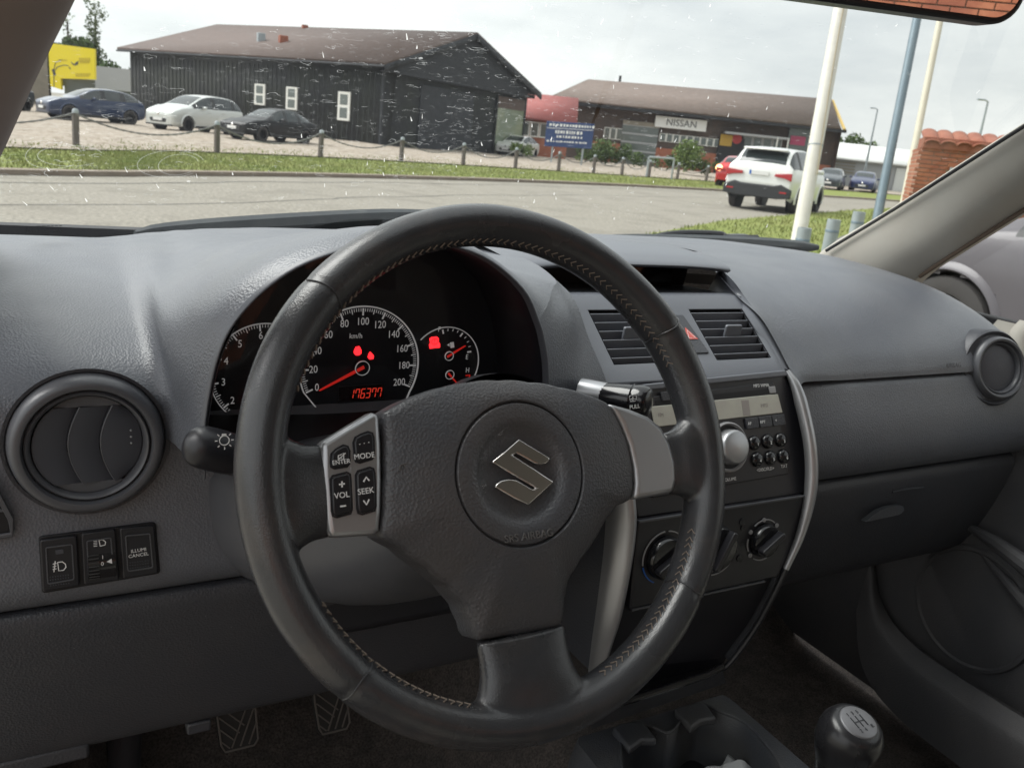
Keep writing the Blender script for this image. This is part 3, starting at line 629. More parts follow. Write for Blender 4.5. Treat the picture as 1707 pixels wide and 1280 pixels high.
def needle(c, tip, hubr, w=.0016):
    a, L_ = polar(c, tip); f = IC.moved(c[0], c[1], .004, rad(a)); 
    n_ = obj('needle', MB().prism([(-.002, -w), (L_ * .96, -w * .45), (L_, 0), (L_ * .96, w * .45), (-.002, w)], 0, .0012, f), M['needle'], clu)
    obj('needle_hub', MB().lathe([(hubr * 1.05, -.004), (hubr * 1.0, .0012), (hubr * .86, .0016), (hubr * .84, .0006), (0, .0006)], f, 32), M['dial_face'], n_)
    obj('hub_ring', MB().strip([(hubr * math.cos(q), hubr * math.sin(q)) for q in np.linspace(0, 2 * math.pi, 36, endpoint=False)], .0006, f, .0008, .0020, closed=True), M['dial_print'], n_)
needle(sc_, ipx(529, 649), .0066)
# rev counter
rc = ipx(441, 624); R_r = .0455
obj('rev_ring', MB().strip(arc(rc, R_r, 20, 300, 80), .0008, IC, 0, .0012), M['dial_print'], clu, label='thin white ring of the rev counter')
tk = MB(); q2 = polar(rc, ipx(393, 663))[0] % 360; q5 = polar(rc, ipx(398, 571))[0]; per = (q5 - q2) / 3.0
for k_ in range(0, 71):
    v_ = k_ / 10; a = rad(q2 + per * (v_ - 2)); big = k_ % 10 == 0; mid = k_ % 5 == 0
    L_ = .0055 if big else .0042 if mid else .0026; wd = .0013 if big else .0006 if mid else .0004; r1 = R_r - .001
    tk.strip([(rc[0] + (r1 - L_) * math.cos(a), rc[1] + (r1 - L_) * math.sin(a)), (rc[0] + r1 * math.cos(a), rc[1] + r1 * math.sin(a))], wd, IC, 0, .0006)
obj('tick_marks', tk, M['dial_print'], clu, kind='stuff')
for k_ in range(0, 8):
    a = rad(q2 + per * (k_ - 2)); r1 = R_r - .0105
    text('numeral', str(k_), .0092, IC, rc[0] + r1 * math.cos(a), rc[1] + r1 * math.sin(a), .0006, M['dial_print'], clu, depth=.0002, sx=.85)
needle(rc, (rc[0] - .02, rc[1] - .026), .0050)
# fuel and temperature
gc = ipx(741, 606); R_g = .0362
obj('fuel_ring', MB().strip(arc(gc, R_g, -60, 138, 60), .0007, IC, 0, .0012), M['dial_print'], clu, label='thin white ring round the fuel and temperature gauges')
fc, tc_ = ipx(745, 591), ipx(746, 622)
aF, rF = polar(fc, ipx(738, 551)); aE, _ = polar(fc, ipx(777, 587)); tk = MB()
for k_ in range(9):
    a = rad(aF + (aE - aF) * k_ / 8); big = k_ in (0, 4, 8); r1 = rF + .001; L_ = .0042 if big else .0024
    tk.strip([(fc[0] + (r1 - L_) * math.cos(a), fc[1] + (r1 - L_) * math.sin(a)), (fc[0] + r1 * math.cos(a), fc[1] + r1 * math.sin(a))], .0014 if big else .0005, IC, 0, .0006)
tk.strip([tuple(ipx(775, 636)), tuple(ipx(783, 634))], .0012, IC, 0, .0006)
obj('tick_marks', tk, M['dial_print'], clu, kind='stuff')
for s_, x, y in (('F', 732, 549), ('E', 778, 595), ('H', 779, 617)): text('numeral', s_, .0070, IC, *ipx(x, y), .0006, M['dial_print'], clu, depth=.0002, sx=.85)
obj('hot_zone_mark', MB().strip([tuple(ipx(776, 626)), tuple(ipx(783, 625)), tuple(ipx(781, 633))], .0012, IC, 0, .0007), M['needle'], clu)
fp = MB(); fp.prism([tuple(ipx(*p)) for p in ((750, 571), (756, 570), (757, 579), (751, 580))], 0, .0006, IC); fp.prism([tuple(ipx(*p)) for p in ((745, 575), (749, 572.5), (749, 577.5))], 0, .0006, IC)
obj('fuel_pump_symbol', fp, M['dial_print'], clu)
needle(fc, ipx(773, 574), .0043, .0011); needle(tc_, ipx(759, 637), .0043, .0011)
# lit warning lamps
def lamp(nm, pts): obj(nm, MB().prism([tuple(ipx(*p)) for p in pts], 0, .0007, IC), M['red_lamp'], clu, label='lit red warning lamp')
lamp('warning_lamp', [(590, 584), (593, 578), (599, 577), (602, 583), (602, 589), (598, 592), (593, 592), (590, 589)])
lamp('warning_lamp', [(613, 596), (614, 590), (617, 586), (620, 589), (623, 593), (622, 598), (616, 599)])
lamp('warning_lamp', [(716, 564), (719, 562), (728, 561), (731, 564), (731, 571), (733, 572), (733, 579), (716, 581), (715, 574), (717, 572)])
text('lamp_symbol', '!', .0062, IC, *ipx(724, 569), .0009, M['black'], clu, depth=.0001)
obj('lamp_symbol_ring', MB().strip(arc(ipx(724, 569), .0030, 0, 350, 20), .0005, IC, .0007, .0009), M['black'], clu)
# odometer, seven segment digits
od = obj('odometer_window', MB().prism([tuple(ipx(*p)) for p in ((565, 645), (636, 641), (637, 665), (566, 669))], 0, .0004, IC), mat('odo_window', (.016, .006, .006), .25), clu)
obj('cluster_lens', MB().grid([[(x_, .704, 1.098 - 4.5 * (x_ - .255) ** 2), (x_, .698, 1.0), (x_, .690, .945)] for x_ in np.linspace(.115, .39, 9)]), M['lens_clear'], clu, smooth=60)
obj('odometer_frame', MB().strip([tuple(ipx(*p)) for p in ((564, 644.5), (637, 640), (638, 666), (565, 670))], .0006, IC, 0, .0010, closed=True), M['black_satin'], clu)
SEG = {'1': 'bc', '7': 'abcf', '6': 'acdefg', '3': 'abcdg'}
p0 = ipx(586, 656.5); p1 = ipx(632, 653.8); pitch = (p1[0] - p0[0]) / 5
for i, ch in enumerate('176377'):
    f = IC.moved(p0[0] + pitch * i, p0[1] + (p1[1] - p0[1]) * i / 5, .0005); w_, h_ = .0034, .0086; s_ = MB(); sh = lambda x, y: (x + y * .14, y)
    segs = {'a': ((-w_ / 2, h_ / 2), (w_ / 2, h_ / 2)), 'g': ((-w_ / 2, 0), (w_ / 2, 0)), 'd': ((-w_ / 2, -h_ / 2), (w_ / 2, -h_ / 2)), 'b': ((w_ / 2, h_ * .46), (w_ / 2, h_ * .06)), 'c': ((w_ / 2, -h_ * .06), (w_ / 2, -h_ * .46)), 'f': ((-w_ / 2, h_ * .46), (-w_ / 2, h_ * .06)), 'e': ((-w_ / 2, -h_ * .06), (-w_ / 2, -h_ * .46))}
    for k_ in SEG[ch]: s_.strip([sh(*segs[k_][0]), sh(*segs[k_][1])], .0008, f, 0, .0003)
    obj('odometer_digit', s_, M['red_digit'], od)
obj('cluster_base', MB().loft([[(.10, .640, .935), (.10, .68, .945), (.10, .722, .950)], [(.25, .630, .925), (.25, .67, .938), (.25, .722, .945)], [(.405, .640, .935), (.405, .68, .945), (.405, .722, .950)]], 4, 4), M['black'], clu)
obj('base_edge', MB().tube(catmull([(.115, .636, .9385), (.18, .630, .934), (.25, .628, .9325), (.33, .630, .934), (.395, .636, .938)], 5), .0012, 6), M['vent_plastic'], clu)
# ================================================================== centre of the dashboard
PVt, PVb = V(.62, .762, 1.044), V(.62, .672, .977)
PV = Frame((PVt + PVb) / 2, (1, 0, 0), PVt - PVb)
PV.n = np.cross(PV.ex, PV.ey); PV.n = PV.n if PV.n[1] < 0 else -PV.n
if PV.n[2] < 0: PV.n = -PV.n
# hooded display pod
xs = (.452, .50, .56, .62, .68, .725, .756)
def podrow(x):
    e = abs(x - .62) / .165; dz = -.010 * e ** 3
    return [(x, .803 - .006 * (1 - e * e), 1.0715 + dz), (x, .799 - .008 * (1 - e * e), 1.0755 + dz), (x, .806, 1.0805 + dz), (x, .84, 1.0855 + dz), (x, .92, 1.0865 + dz * .8), (x, 1.05, 1.0715 + dz * .3), (x, 1.24, 1.050)]
obj('display_hood', MB().loft([podrow(x) for x in xs], 4, 4), M['dash_smooth'], dash, smooth=50)
rc_ = [[(x, .803, 1.0712 - .010 * (abs(x - .62) / .165) ** 3), (x, .875, 1.066), (x, .880, 1.035), (x, .80, 1.0405), (x, .775, 1.0455), (x, .762, 1.0440)] for x in xs]
mb = MB()
obj('display_recess', MB().grid([[r[0], r[1], r[2]] for r in rc_]), M['black'], dash)
obj('display_ledge', MB().loft([[r[2], r[3], r[4], r[5]] for r in rc_], 2, 4), M['dash_smooth'], dash, smooth=50)
ds = Frame((.66, .872, 1.052), (1, 0, 0), (0, .15, 1), (0, -1, .15))
dsp = obj('clock_display', MB().prism(rrect(.13, .022, .003), 0, .002, ds), M['black_gloss'], dash)
obj('clock_glow', MB().prism(rrect(.020, .004, .001, cx=-.045, cy=-.002), .002, .0024, ds), M['lcd_dim'], dsp)
# vent panel with openings: built as bars around the openings
lo = PV.px(1012, 640)[1]; hi_ = PV.px(1120, 497)[1]
vq = {'L': [(985, 521), (1075, 518), (1116, 603), (1022, 607)], 'R': [(1151, 517), (1237, 514), (1281, 590), (1193, 597)]}
hz = [(1119, 527), (1143, 525), (1175, 589), (1152, 591)]
VL, VR, HZ = (px_poly(PV, q) for q in (vq['L'], vq['R'], hz))
def opening(P):  # average to an upright rectangle
    return (P[0][0] + P[3][0]) / 2, (P[1][0] + P[2][0]) / 2, (P[2][1] + P[3][1]) / 2, (P[0][1] + P[1][1]) / 2
oL, oR = opening(VL), opening(VR); x0, x1 = PV.px(1014, 640)[0], oR[1] + .012; vtop, vbot = .058, min(oL[2], oR[2]) - .014
vt = max(oL[3], oR[3]); vb = min(oL[2], oR[2])
pan = MB()
def pb(u0, u1, v0, v1): pan.prism([(u0, v0), (u1, v0), (u1, v1), (u0, v1)], -.012, .0, PV)
UL, UR = -.168, oR[1] + .010
pts_out = [(UL, lo), (UR, lo), (UR, hi_ + .004), (UL, hi_ + .004)]
def ring_panel(holes, u0, u1, v0, v1):
    us = sorted({u0, u1, *[h[0] for h in holes], *[h[1] for h in holes]}); vs2 = sorted({v0, v1, *[h[2] for h in holes], *[h[3] for h in holes]})
    vid = {}; vv = []; ff = []
    def gid(u, v):
        if (u, v) not in vid: vid[(u, v)] = len(vv); vv.append(PV(u, v, 0))
        return vid[(u, v)]
    for i in range(len(us) - 1):
        for j in range(len(vs2) - 1):
            cu_, cv_ = (us[i] + us[i + 1]) / 2, (vs2[j] + vs2[j + 1]) / 2
            if any(h[0] < cu_ < h[1] and h[2] < cv_ < h[3] for h in holes): continue
            ff.append((gid(us[i], vs2[j]), gid(us[i + 1], vs2[j]), gid(us[i + 1], vs2[j + 1]), gid(us[i], vs2[j + 1])))
    return MB().add(vv, ff)
hL = (oL[0], oL[1], vb, vt); hR = (oR[0], oR[1], vb, vt)
obj('vent_panel', ring_panel([hL, hR], UL, UR, lo, hi_ + .006), M['dash_smooth'], dash, solid=.004, bevel=.0016, seg=3, recalc=True)
for nm, h, side in (('centre_air_vent', hL, 'left'), ('centre_air_vent', hR, 'right')):
    cu_, cv_ = (h[0] + h[1]) / 2, (h[2] + h[3]) / 2; wv, hv = h[1] - h[0], h[3] - h[2]
    well = MB(); f = PV.moved(cu_, cv_)
    well.grid([[f(sx * wv / 2, sy * hv / 2, 0) for sx, sy in ((-1, -1), (1, -1), (1, 1), (-1, 1))], [f(sx * wv / 2, sy * hv / 2, -.04) for sx, sy in ((-1, -1), (1, -1), (1, 1), (-1, 1))]], cv=True)
    well.add([f(sx * wv / 2, sy * hv / 2, -.04) for sx, sy in ((-1, -1), (1, -1), (1, 1), (-1, 1))], [(0, 1, 2, 3)])
    ve = obj(nm, well, M['black'], dash, label='slatted centre air vent, %s one' % side)
    for k_ in range(6):
        vv_ = hv * (.5 - (k_ + .62) / 6.1); g = f.moved(0, vv_, -.0045); tilt = Frame(g.o, g.ex, g.ey * .45 + g.n * .90)
        obj('slat', MB().prism(rrect(wv * .99, .0098, .0008), -.0009, .0009, tilt), M['dash_smooth'], ve, bevel=.0005)
    tb = f.moved(.003, .001, .0015); tt = Frame(tb.o, tb.ex, tb.ey * .5 + tb.n * .86)
    tab = obj('vent_tab', MB().prism(rrect(.024, .017, .002), -.002, .002, tt), M['dash_smooth'], ve, bevel=.0012, seg=3)
    obj('tab_edge', MB().prism(rrect(.023, .0012, .0005, cy=-.0092), -.0015, .0018, tt), M['chrome'], tab)
cu_, cv_ = np.mean(HZ, 0); whz = abs(HZ[1][0] - HZ[0][0]) * .98; hhz = abs(HZ[0][1] - HZ[3][1])
hzf = PV.moved(cu_, cv_, 0)
hb = obj('hazard_button', MB().prism(rounded([(-whz / 2 - .004, hhz / 2), (whz / 2 - .004, hhz / 2), (whz / 2 + .004, -hhz / 2), (-whz / 2 + .004, -hhz / 2)], .002), -.001, .0016, hzf), M['dash_low'], dash, bevel=.0006)
obj('hazard_triangle', MB().prism([(-.0065, -.0085), (.0085, -.0085), (-.001, .0085)], .0015, .0022, hzf), M['hazard_red'], hb)
obj('hazard_triangle_line', MB().strip([(-.0040, -.0070), (.0056, -.0070), (-.0006, .0045)], .0006, hzf, .0021, .0024, closed=True), M['white_print'], hb)
# ridge between the centre pod and the passenger side
RG = [tuple(at(1157, 411, Y=.915)), tuple(at(1196, 441, Y=.808)), tuple(at(1240, 490, Y=.757)), tuple(at(1270, 530, Y=.727)), tuple(at(1296, 572, Y=.700)), tuple(at(1316, 612, Y=.677)), tuple(at(1328, 640, Y=.664))]
# inner wall of the pod
WL0 = V(.006, .004, -.004)
WL = [[tuple(np.array(RG[1]) + WL0), tuple(at(1192, 462, Y=.83)), tuple(at(1180, 484, Y=.845))],
      [tuple(at(1222, 468, Y=.775)), tuple(at(1212, 482, Y=.79)), tuple(at(1198, 490, Y=.80))],
      [tuple(np.array(RG[2]) + WL0), tuple(at(1234, 496, Y=.762)), tuple(at(1225, 500, Y=.764))],
      [tuple(np.array(RG[3]) + WL0), tuple(at(1262, 534, Y=.728)), tuple(at(1252, 538, Y=.7265))],
      [tuple(np.array(RG[4]) + WL0), tuple(at(1289, 578, Y=.700)), tuple(at(1281, 583, Y=.6995))],
      [tuple(np.array(RG[5]) + WL0), tuple(at(1309, 617, Y=.675)), tuple(at(1300, 622, Y=.6745))]]
obj('pod_light_stop', MB().grid([[PV(u, v, -.045) for v in (-.06, .075)] for u in (-.16, .17)]), M['black'], dash)  # black plate added under the pod to stop daylight leaking through the gap
obj('pod_wall', MB().loft(WL, 4, 3), M['dash_smooth'], dash, smooth=50)
# --- passenger side upper panel
def pcurve(x, dz=0.0, end=0.0):
    return [(x, .6985 - .0 * end, .9505), (x, .702, .962), (x, .716, .985 - .35 * end), (x, .752, 1.0155 - .55 * end), (x, .802, 1.0405 - .75 * end), (x, .862, 1.0555 - .9 * end), (x, .95, 1.0645 - end), (x, 1.06, 1.0660 - end), (x, 1.24, 1.056 - end)]
PT = [[tuple(at(1338, 641, Y=.668)), tuple(at(1330, 628, Y=.668)), tuple(at(1318, 612, Y=.678)), tuple(at(1296, 570, Y=.702)), tuple(at(1270, 528, Y=.730)), tuple(at(1240, 488, Y=.762)), tuple(at(1196, 440, Y=.813)), tuple(at(1157, 410, Y=.925)), (.75, 1.24, 1.052)]]
PT[0] = [tuple(np.array(p) + (V(-.012 - .012 * (i > 6), 0, -.003) if i >= 5 else V(-.003, 0, 0))) for i, p in enumerate(PT[0])]
PT += [[(a[0] * .45 + b[0] * .55, a[1] * .42 + b[1] * .58, a[2] * .42 + b[2] * .58 + .002) for a, b in zip(PT[0], pcurve(.83))]]
PT += [pcurve(x) for x in (.88, .94, 1.0, 1.08)] + [pcurve(1.15, 0, .002), pcurve(1.20, 0, .006), pcurve(1.245, 0, .018), pcurve(1.285, 0, .045), pcurve(1.312, 0, .10)]
obj('passenger_panel', MB().loft(PT, 4, 4), M['dash'], dash, smooth=50, label='grained passenger side panel over the airbag')
PL = [[(x, y - .012 * (x < .79), z) for y, z in ((.722, .962), (.7085, .9475), (.700, .944), (.692, .925), (.681, .895), (.675, .868), (.675, .850), (.681, .832), (.693, .818), (.710, .811))] for x in (.755, .80, .88, 1.0, 1.12, 1.22, 1.29, 1.318)]
obj('passenger_fascia', MB().loft(PL, 3, 3), M['dash'], dash, smooth=50)
# glove box
gb = [[(x, y, z) for y, z in ((.712, .8115), (.699, .8125), (.692, .806), (.690, .795), (.696, .76), (.712, .70), (.735, .645), (.765, .615), (.80, .61))] for x in (.775, .80, .95, 1.1, 1.25, 1.30)]
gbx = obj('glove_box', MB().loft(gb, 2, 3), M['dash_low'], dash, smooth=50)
gh = Frame(at(1477, 853, Y=.686), (1, 0, 0), (0, .15, 1), (0, -1, .15))
obj('glove_box_handle', MB().prism(rounded(px_poly(gh, [(1437, 869), (1462, 850), (1478, 844), (1500, 841), (1504, 848), (1497, 856)]), .003), -.004, .004, gh), M['console'], gbx, bevel=.002, seg=3)
obj('handle_brow', MB().tube([gh(*gh.px(1488, 820)), gh(*gh.px(1512, 815)), gh(*gh.px(1540, 812))], [.0012, .0022, .001], 8), M['dash_low'], gbx)
text('airbag_print', 'AIRBAG', .009, Frame(at(1587, 609, Y=.697), (1, 0, 0), (0, .25, 1), (0, -1, .25)), 0, 0, .002, M['dash_low'], dash, depth=.0004, sx=1.1)
# passenger round vent and its housing
RVf = Frame(at(1661, 613, Y=.690), (.975, -.22, 0), (.0, .26, 1))
RVf.n = np.cross(RVf.ex, RVf.ey)
hs = [(1606, 590), (1612, 566), (1626, 555), (1660, 553), (1684, 566), (1700, 595), (1704, 630), (1694, 662), (1674, 675), (1652, 668), (1630, 642), (1614, 615)]
hc = np.array(RVf.px(1663, 613, 0)); hp = [(hc[0] + .0525 * math.cos(a) * (1.10 if math.cos(a) < 0 else 1), hc[1] + .0535 * math.sin(a)) for a in np.linspace(0, 2 * math.pi, 14, endpoint=False)]
rows = []
for p in catmull([(*q, 0) for q in hp], 4, True)[:, :2]:
    d_ = p - hc; l_ = np.linalg.norm(d_); rows.append([RVf(*(hc + d_ * 1.06), -.030), RVf(*(hc + d_ * 1.02), -.006), RVf(*(hc + d_ * .97), -.002), RVf(*(hc + d_ / l_ * min(l_ * .90, .047)), -.006), RVf(*(hc + d_ / l_ * .041), -.004)])
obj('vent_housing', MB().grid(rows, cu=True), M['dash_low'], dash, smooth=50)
round_vent('round_air_vent', RVf.moved(hc[0] + .004, hc[1], -.002), .0455, closed=False, label='round air vent with smooth closed disc on the passenger side')

# ================================================================== centre stack
radio = thing('car_radio', 'car radio with pale display, silver volume knob and round preset buttons', 'radio', (.62, .64, .84))
RF = Frame((.62, .640, .905), (1, 0, 0), (0, .055, .141)); RF.n = np.cross(RF.ex, RF.ey)
rfo = [(1014, 648), (1306, 620), (1322, 655), (1336, 700), (1345, 752), (1346, 790), (1341, 823), (1063, 864), (1050, 800), (1032, 720)]
obj('radio_fascia', MB().prism(px_poly(RF, rfo), -.03, 0, RF), M['black_satin'], radio, bevel=.002)
rpoly = lambda pts, w=.0: px_poly(RF, pts, w)
obj('radio_top_strip', MB().prism(rpoly([(1016, 646), (1307, 617), (1311, 627), (1018, 657)]), -.01, .003, RF), M['dash_smooth'], radio, bevel=.0015)
obj('face_plate', MB().prism(rounded(rpoly([(1060, 664), (1288, 637), (1312, 790), (1085, 830)]), .003), 0, .0022, RF), M['black_satin'], radio, bevel=.001)
slot = obj('disc_slot', MB().prism(rounded(rpoly([(1090, 668), (1278, 648), (1281, 656), (1092, 678)]), .001), .002, .0026, RF), M['black'], radio)
text('slot_print', 'MP3 WMA', .0052, RF, *RF.px(1266, 643), .0028, M['white_print'], radio, depth=.0002)
obj('eject_button', MB().prism(rounded(rpoly([(1278, 645), (1288, 644), (1290, 655), (1280, 656)]), .001), .002, .0040, RF), M['grey_print'], radio, bevel=.0005)
obj('source_button', MB().prism(rounded(rpoly([(1098, 654), (1116, 652), (1119, 667), (1101, 669)]), .001), .002, .0040, RF), M['dash_low'], radio, bevel=.0005)
scr = obj('radio_display', MB().prism(rounded(rpoly([(1082, 678), (1293, 657), (1301, 688), (1088, 712)]), .001), .002, .0036, RF), M['lcd'], radio, bevel=.0006)
obj('display_segment', MB().prism(rpoly([(1232, 668), (1244, 667), (1247, 692), (1235, 693)]), .0035, .0038, RF), M['lcd_dim'], scr)
text('display_print', 'MP3', .0060, RF, *RF.px(1270, 676), .0038, M['lcd_dim'], scr, depth=.0002)
text('display_print', 'FM', .0060, RF, *RF.px(1098, 692), .0038, M['lcd_dim'], scr, depth=.0002)
for i, (xa, s_) in enumerate(((1238, 'AF'), (1260, 'RPT'), (1282, '+'))):
    kb = obj('radio_key', MB().prism(rounded(rpoly([(xa, 698 - 2.6 * i), (xa + 20, 695.5 - 2.6 * i), (xa + 23, 713 - 2.6 * i), (xa + 3, 715.5 - 2.6 * i)]), .0008), .002, .0050, RF), M['dash_low'], radio, bevel=.0007)
    text('key_print', s_, .0046, RF, *RF.px(xa + 11.5, 706 - 2.6 * i, .005), .0052, M['white_print'], kb, depth=.0002)
kn = RF.moved(*RF.px(1211, 745), .002)
vol = obj('volume_knob', MB().lathe([(.0195, 0), (.0185, .012), (.0170, .0145), (.015, .0152), (0, .0156)], kn, 48), M['satin_silver'], radio, smooth=40, label='large silver volume knob')
obj('knob_collar', MB().lathe([(.0275, -.001), (.0270, .003), (.0255, .0042), (.0240, .0030), (.0235, .0005)], kn, 48), M['grey_print'], vol, smooth=40)
obj('knob_well', MB().lathe([(.0240, .0008), (0, .0008)], kn, 32), M['black'], vol)
text('radio_print', 'VOLUME', .0050, RF, *RF.px(1213, 799), .0028, M['white_print'], radio, depth=.0002)
for i in range(3):
    for j in range(2):
        f = RF.moved(*RF.px(1254 + 22 * i + 4.5 * j, 738 - 2.6 * i + 27.5 * j), .002)
        b_ = obj('preset_button', MB().lathe([(.0083, 0), (.0080, .0022), (.0066, .0042), (.004, .0053), (0, .0056)], f, 32), M['black_gloss'], radio, smooth=60)
        text('button_print', str(i + 1 + 3 * j), .0048, f, .001, -.002, .0058, M['white_print'], b_, depth=.0002)
text('radio_print', '<DISC/FLD>', .0050, RF, *RF.px(1273, 782), .0028, M['white_print'], radio, depth=.0002)
text('radio_print', 'TXT', .0052, RF, *RF.px(1304, 777), .0028, M['white_print'], radio, depth=.0002)
# silver side trims
stack = thing('centre_stack', 'black centre stack frame with curved silver side trims below the radio', 'centre console', (.62, .65, .6))
rt = [(1312, 618, .668), (1327, 645, .655), (1340, 690, .640), (1350, 740, .625), (1353, 790, .614), (1348, 840, .606), (1333, 895, .602), (1310, 948, .600), (1285, 1000, .602), (1257, 1050, .607), (1215, 1106, .615)]
rp = [at(x, y, Y=y_) for x, y, y_ in rt]
n_ = len(rp)
obj('side_trim', MB().tube(catmull(rp[:8], 5), [.0074 * min(1, .45 + i / 14) * (1 if i < 22 else 1 - (i - 22) / 26) for i in range(36)], 14, flat=1.0), M['satin_silver'], stack, label='silver curved trim on the passenger side')
obj('side_bead', MB().tube(catmull(rp[7:] + [at(1190, 1119, Y=.617), at(1120, 1142, Y=.617), at(1020, 1176, Y=.617)], 5), .0034, 10), M['black_satin'], stack)
lt_i = [(1012, 640, .664), (1030, 690, .650), (1050, 760, .632), (1061, 850, .613), (1060, 890, .608), (1053, 945, .603), (1037, 1025, .602), (1020, 1078, .607), (1004, 1130, .613)]
lt = [[at(x, y, Y=Y_) + V(*q) * k_ for q in ((0, 0, 0), (-.005, -.0015, 0), (-.011, .004, 0), (-.0155, .016, 0), (-.0165, .030, 0))] for (x, y, Y_), k_ in zip(lt_i, (1, 1, 1, 1, 1, .95, .85, .68, .5))]
obj('side_trim', MB().loft(lt, 3, 4), M['satin_silver'], stack, smooth=50, label='silver curved trim on the driver side')
flank = [[p + V(.004, .004, 0), p + V(.010, .05, 0), p + V(.012, .16, -.02)] for p in rp]
obj('stack_flank', MB().loft(flank, 2, 2), M['dash_low'], stack, smooth=50)
obj('stack_flank', MB().loft([[r_[3] + V(.004, 0, 0), r_[4] + V(.002, .02, 0), r_[4] + V(.0, .12, 0)] for r_ in lt], 2, 2), M['dash_low'], stack, smooth=50)
back = [[at(lx, ly, Y=lY) + V(0, .012, 0), at(rx, ry, Y=rY) + V(0, .012, 0)] for (lx, ly, lY), (rx, ry, rY) in zip([lt_i[i] for i in (3, 4, 5, 6, 7, 8)], [rt[i] for i in (5, 6, 7, 8, 9, 10)])]
obj('stack_back', MB().grid(back), M['black_satin'], stack)
# climate panel
cl = thing('climate_panel', 'black heater control panel with three rotary dials', 'control panel', (.62, .61, .72))
CF = Frame((.62, .604, .78), (1, 0, 0), (0, .012, .112)); CF.n = np.cross(CF.ex, CF.ey)
cpo = px_poly(CF, [(1064, 868), (1342, 825), (1334, 880), (1318, 925), (1296, 962), (1050, 1016), (1056, 950)])
obj('climate_fascia', MB().prism(cpo, -.02, 0, CF), M['black_satin'], cl, bevel=.002)
obj('upper_line', MB().strip(px_poly(CF, [(1064, 869), (1342, 826)]), .0018, CF, -.001, .0022), M['vent_plastic'], cl)
obj('lower_line', MB().strip(px_poly(CF, [(1052, 1016), (1274, 968)]), .0018, CF, -.001, .0018), M['vent_plastic'], cl)
def rotary(px_, py_, R, ptr, lb, arcs):
    f = CF.moved(*CF.px(px_, py_), .0005); k = obj('rotary_dial', MB().lathe([(R, 0), (R * .97, .006), (R * .90, .0085), (R * .8, .0090), (0, .0088)], f, 48), M['black_gloss'], cl, smooth=40, label=lb)
    g = f.moved(0, 0, .0085, rad(ptr)); obj('dial_grip', MB().prism(rounded([(-R * .9, -.0035), (R * .93, -.0035), (R * .93, .0035), (-R * .9, .0035)], .003), 0, .010, g), M['black_satin'], k, bevel=.0015, seg=3)
    for a0, a1, m_ in arcs: obj('dial_scale', MB().strip(arc((0, 0), R * 1.20, a0, a1, 24), .0012, f, 0, .0012), M[m_], k)
    return f, k
rotary(1107, 928, .0235, 30, 'temperature dial with blue and white scale', [(195, 245, 'blue_print'), (95, 190, 'grey_print'), (-10, 85, 'grey_print')])
rotary(1192, 912, .0255, 60, 'fan speed dial', [(200, 330, 'grey_print')])
f, k = rotary(1271, 899, .0195, 32, 'airflow direction dial with small symbols', [(100, 130, 'grey_print'), (50, 88, 'grey_print'), (-20, 18, 'grey_print'), (170, 205, 'grey_print'), (240, 290, 'grey_print')])
for a in (38, 95, 150, 222, 318):
    obj('dial_symbol', MB().lathe([(.0025, 0), (.0025, .0014), (0, .0016)], f.moved(.0235 * math.cos(rad(a)), .0235 * math.sin(rad(a))), 12), M['grey_print'], k)
for x, y in ((1237, 869), (1239, 879), (1216, 889), (1232, 930)):
    obj('small_button', MB().lathe([(.0042, 0), (.004, .0012), (0, .0016)], CF.moved(*CF.px(x, y)), 16), M['button_black'], cl)
# open storage pocket and lower frame
pk = [[at(1050, 1018, Y=.602), at(1274, 970, Y=.602)], [at(1052, 1020, Y=.70), at(1280, 972, Y=.70)], [at(1030, 1150, Y=.70), at(1205, 1105, Y=.70)], [at(1016, 1172, Y=.617), at(1198, 1113, Y=.617)]]
obj('storage_pocket', MB().grid(pk), M['black_satin'], stack)
obj('pocket_lip', MB().tube([at(1000, 1182, Y=.612), at(1100, 1150, Y=.612), at(1180, 1124, Y=.612), at(1203, 1110, Y=.614)], .0042, 10), M['black_gloss'], stack)
obj('stack_foot', MB().grid([[at(985, 1195, Y=.612), at(1205, 1118, Y=.612)], [at(985, 1215, Y=.63), at(1210, 1138, Y=.64)]]), M['dash_low'], stack)
# ================================================================== cabin shell
cab = thing('car_cabin', 'cabin shell of the car with beige windscreen pillars, carpet and passenger door', 'car', (.62, .5, .25))
def WS(s, t):
    x = s * 2 - 1; bx = .60 + .675 * x; by = 1.27 - .20 * x * x; bz = 1.015 + .012 * (s) + .006 * x * x
    tx = .605 + .57 * x; ty = .44 - .09 * x * x + .05 * s; tz = 1.445 - .03 * x * x
    p = V(bx, by, bz) * (1 - t) + V(tx, ty, tz) * t
    return p + V(0, .10, .09) * 4 * t * (1 - t) * .35
ws = obj('windscreen', MB().grid([[WS(s, t) for t in np.linspace(0, 1, 14)] for s in np.linspace(0, 1, 28)]), M['windscreen_glass'], cab, smooth=60)
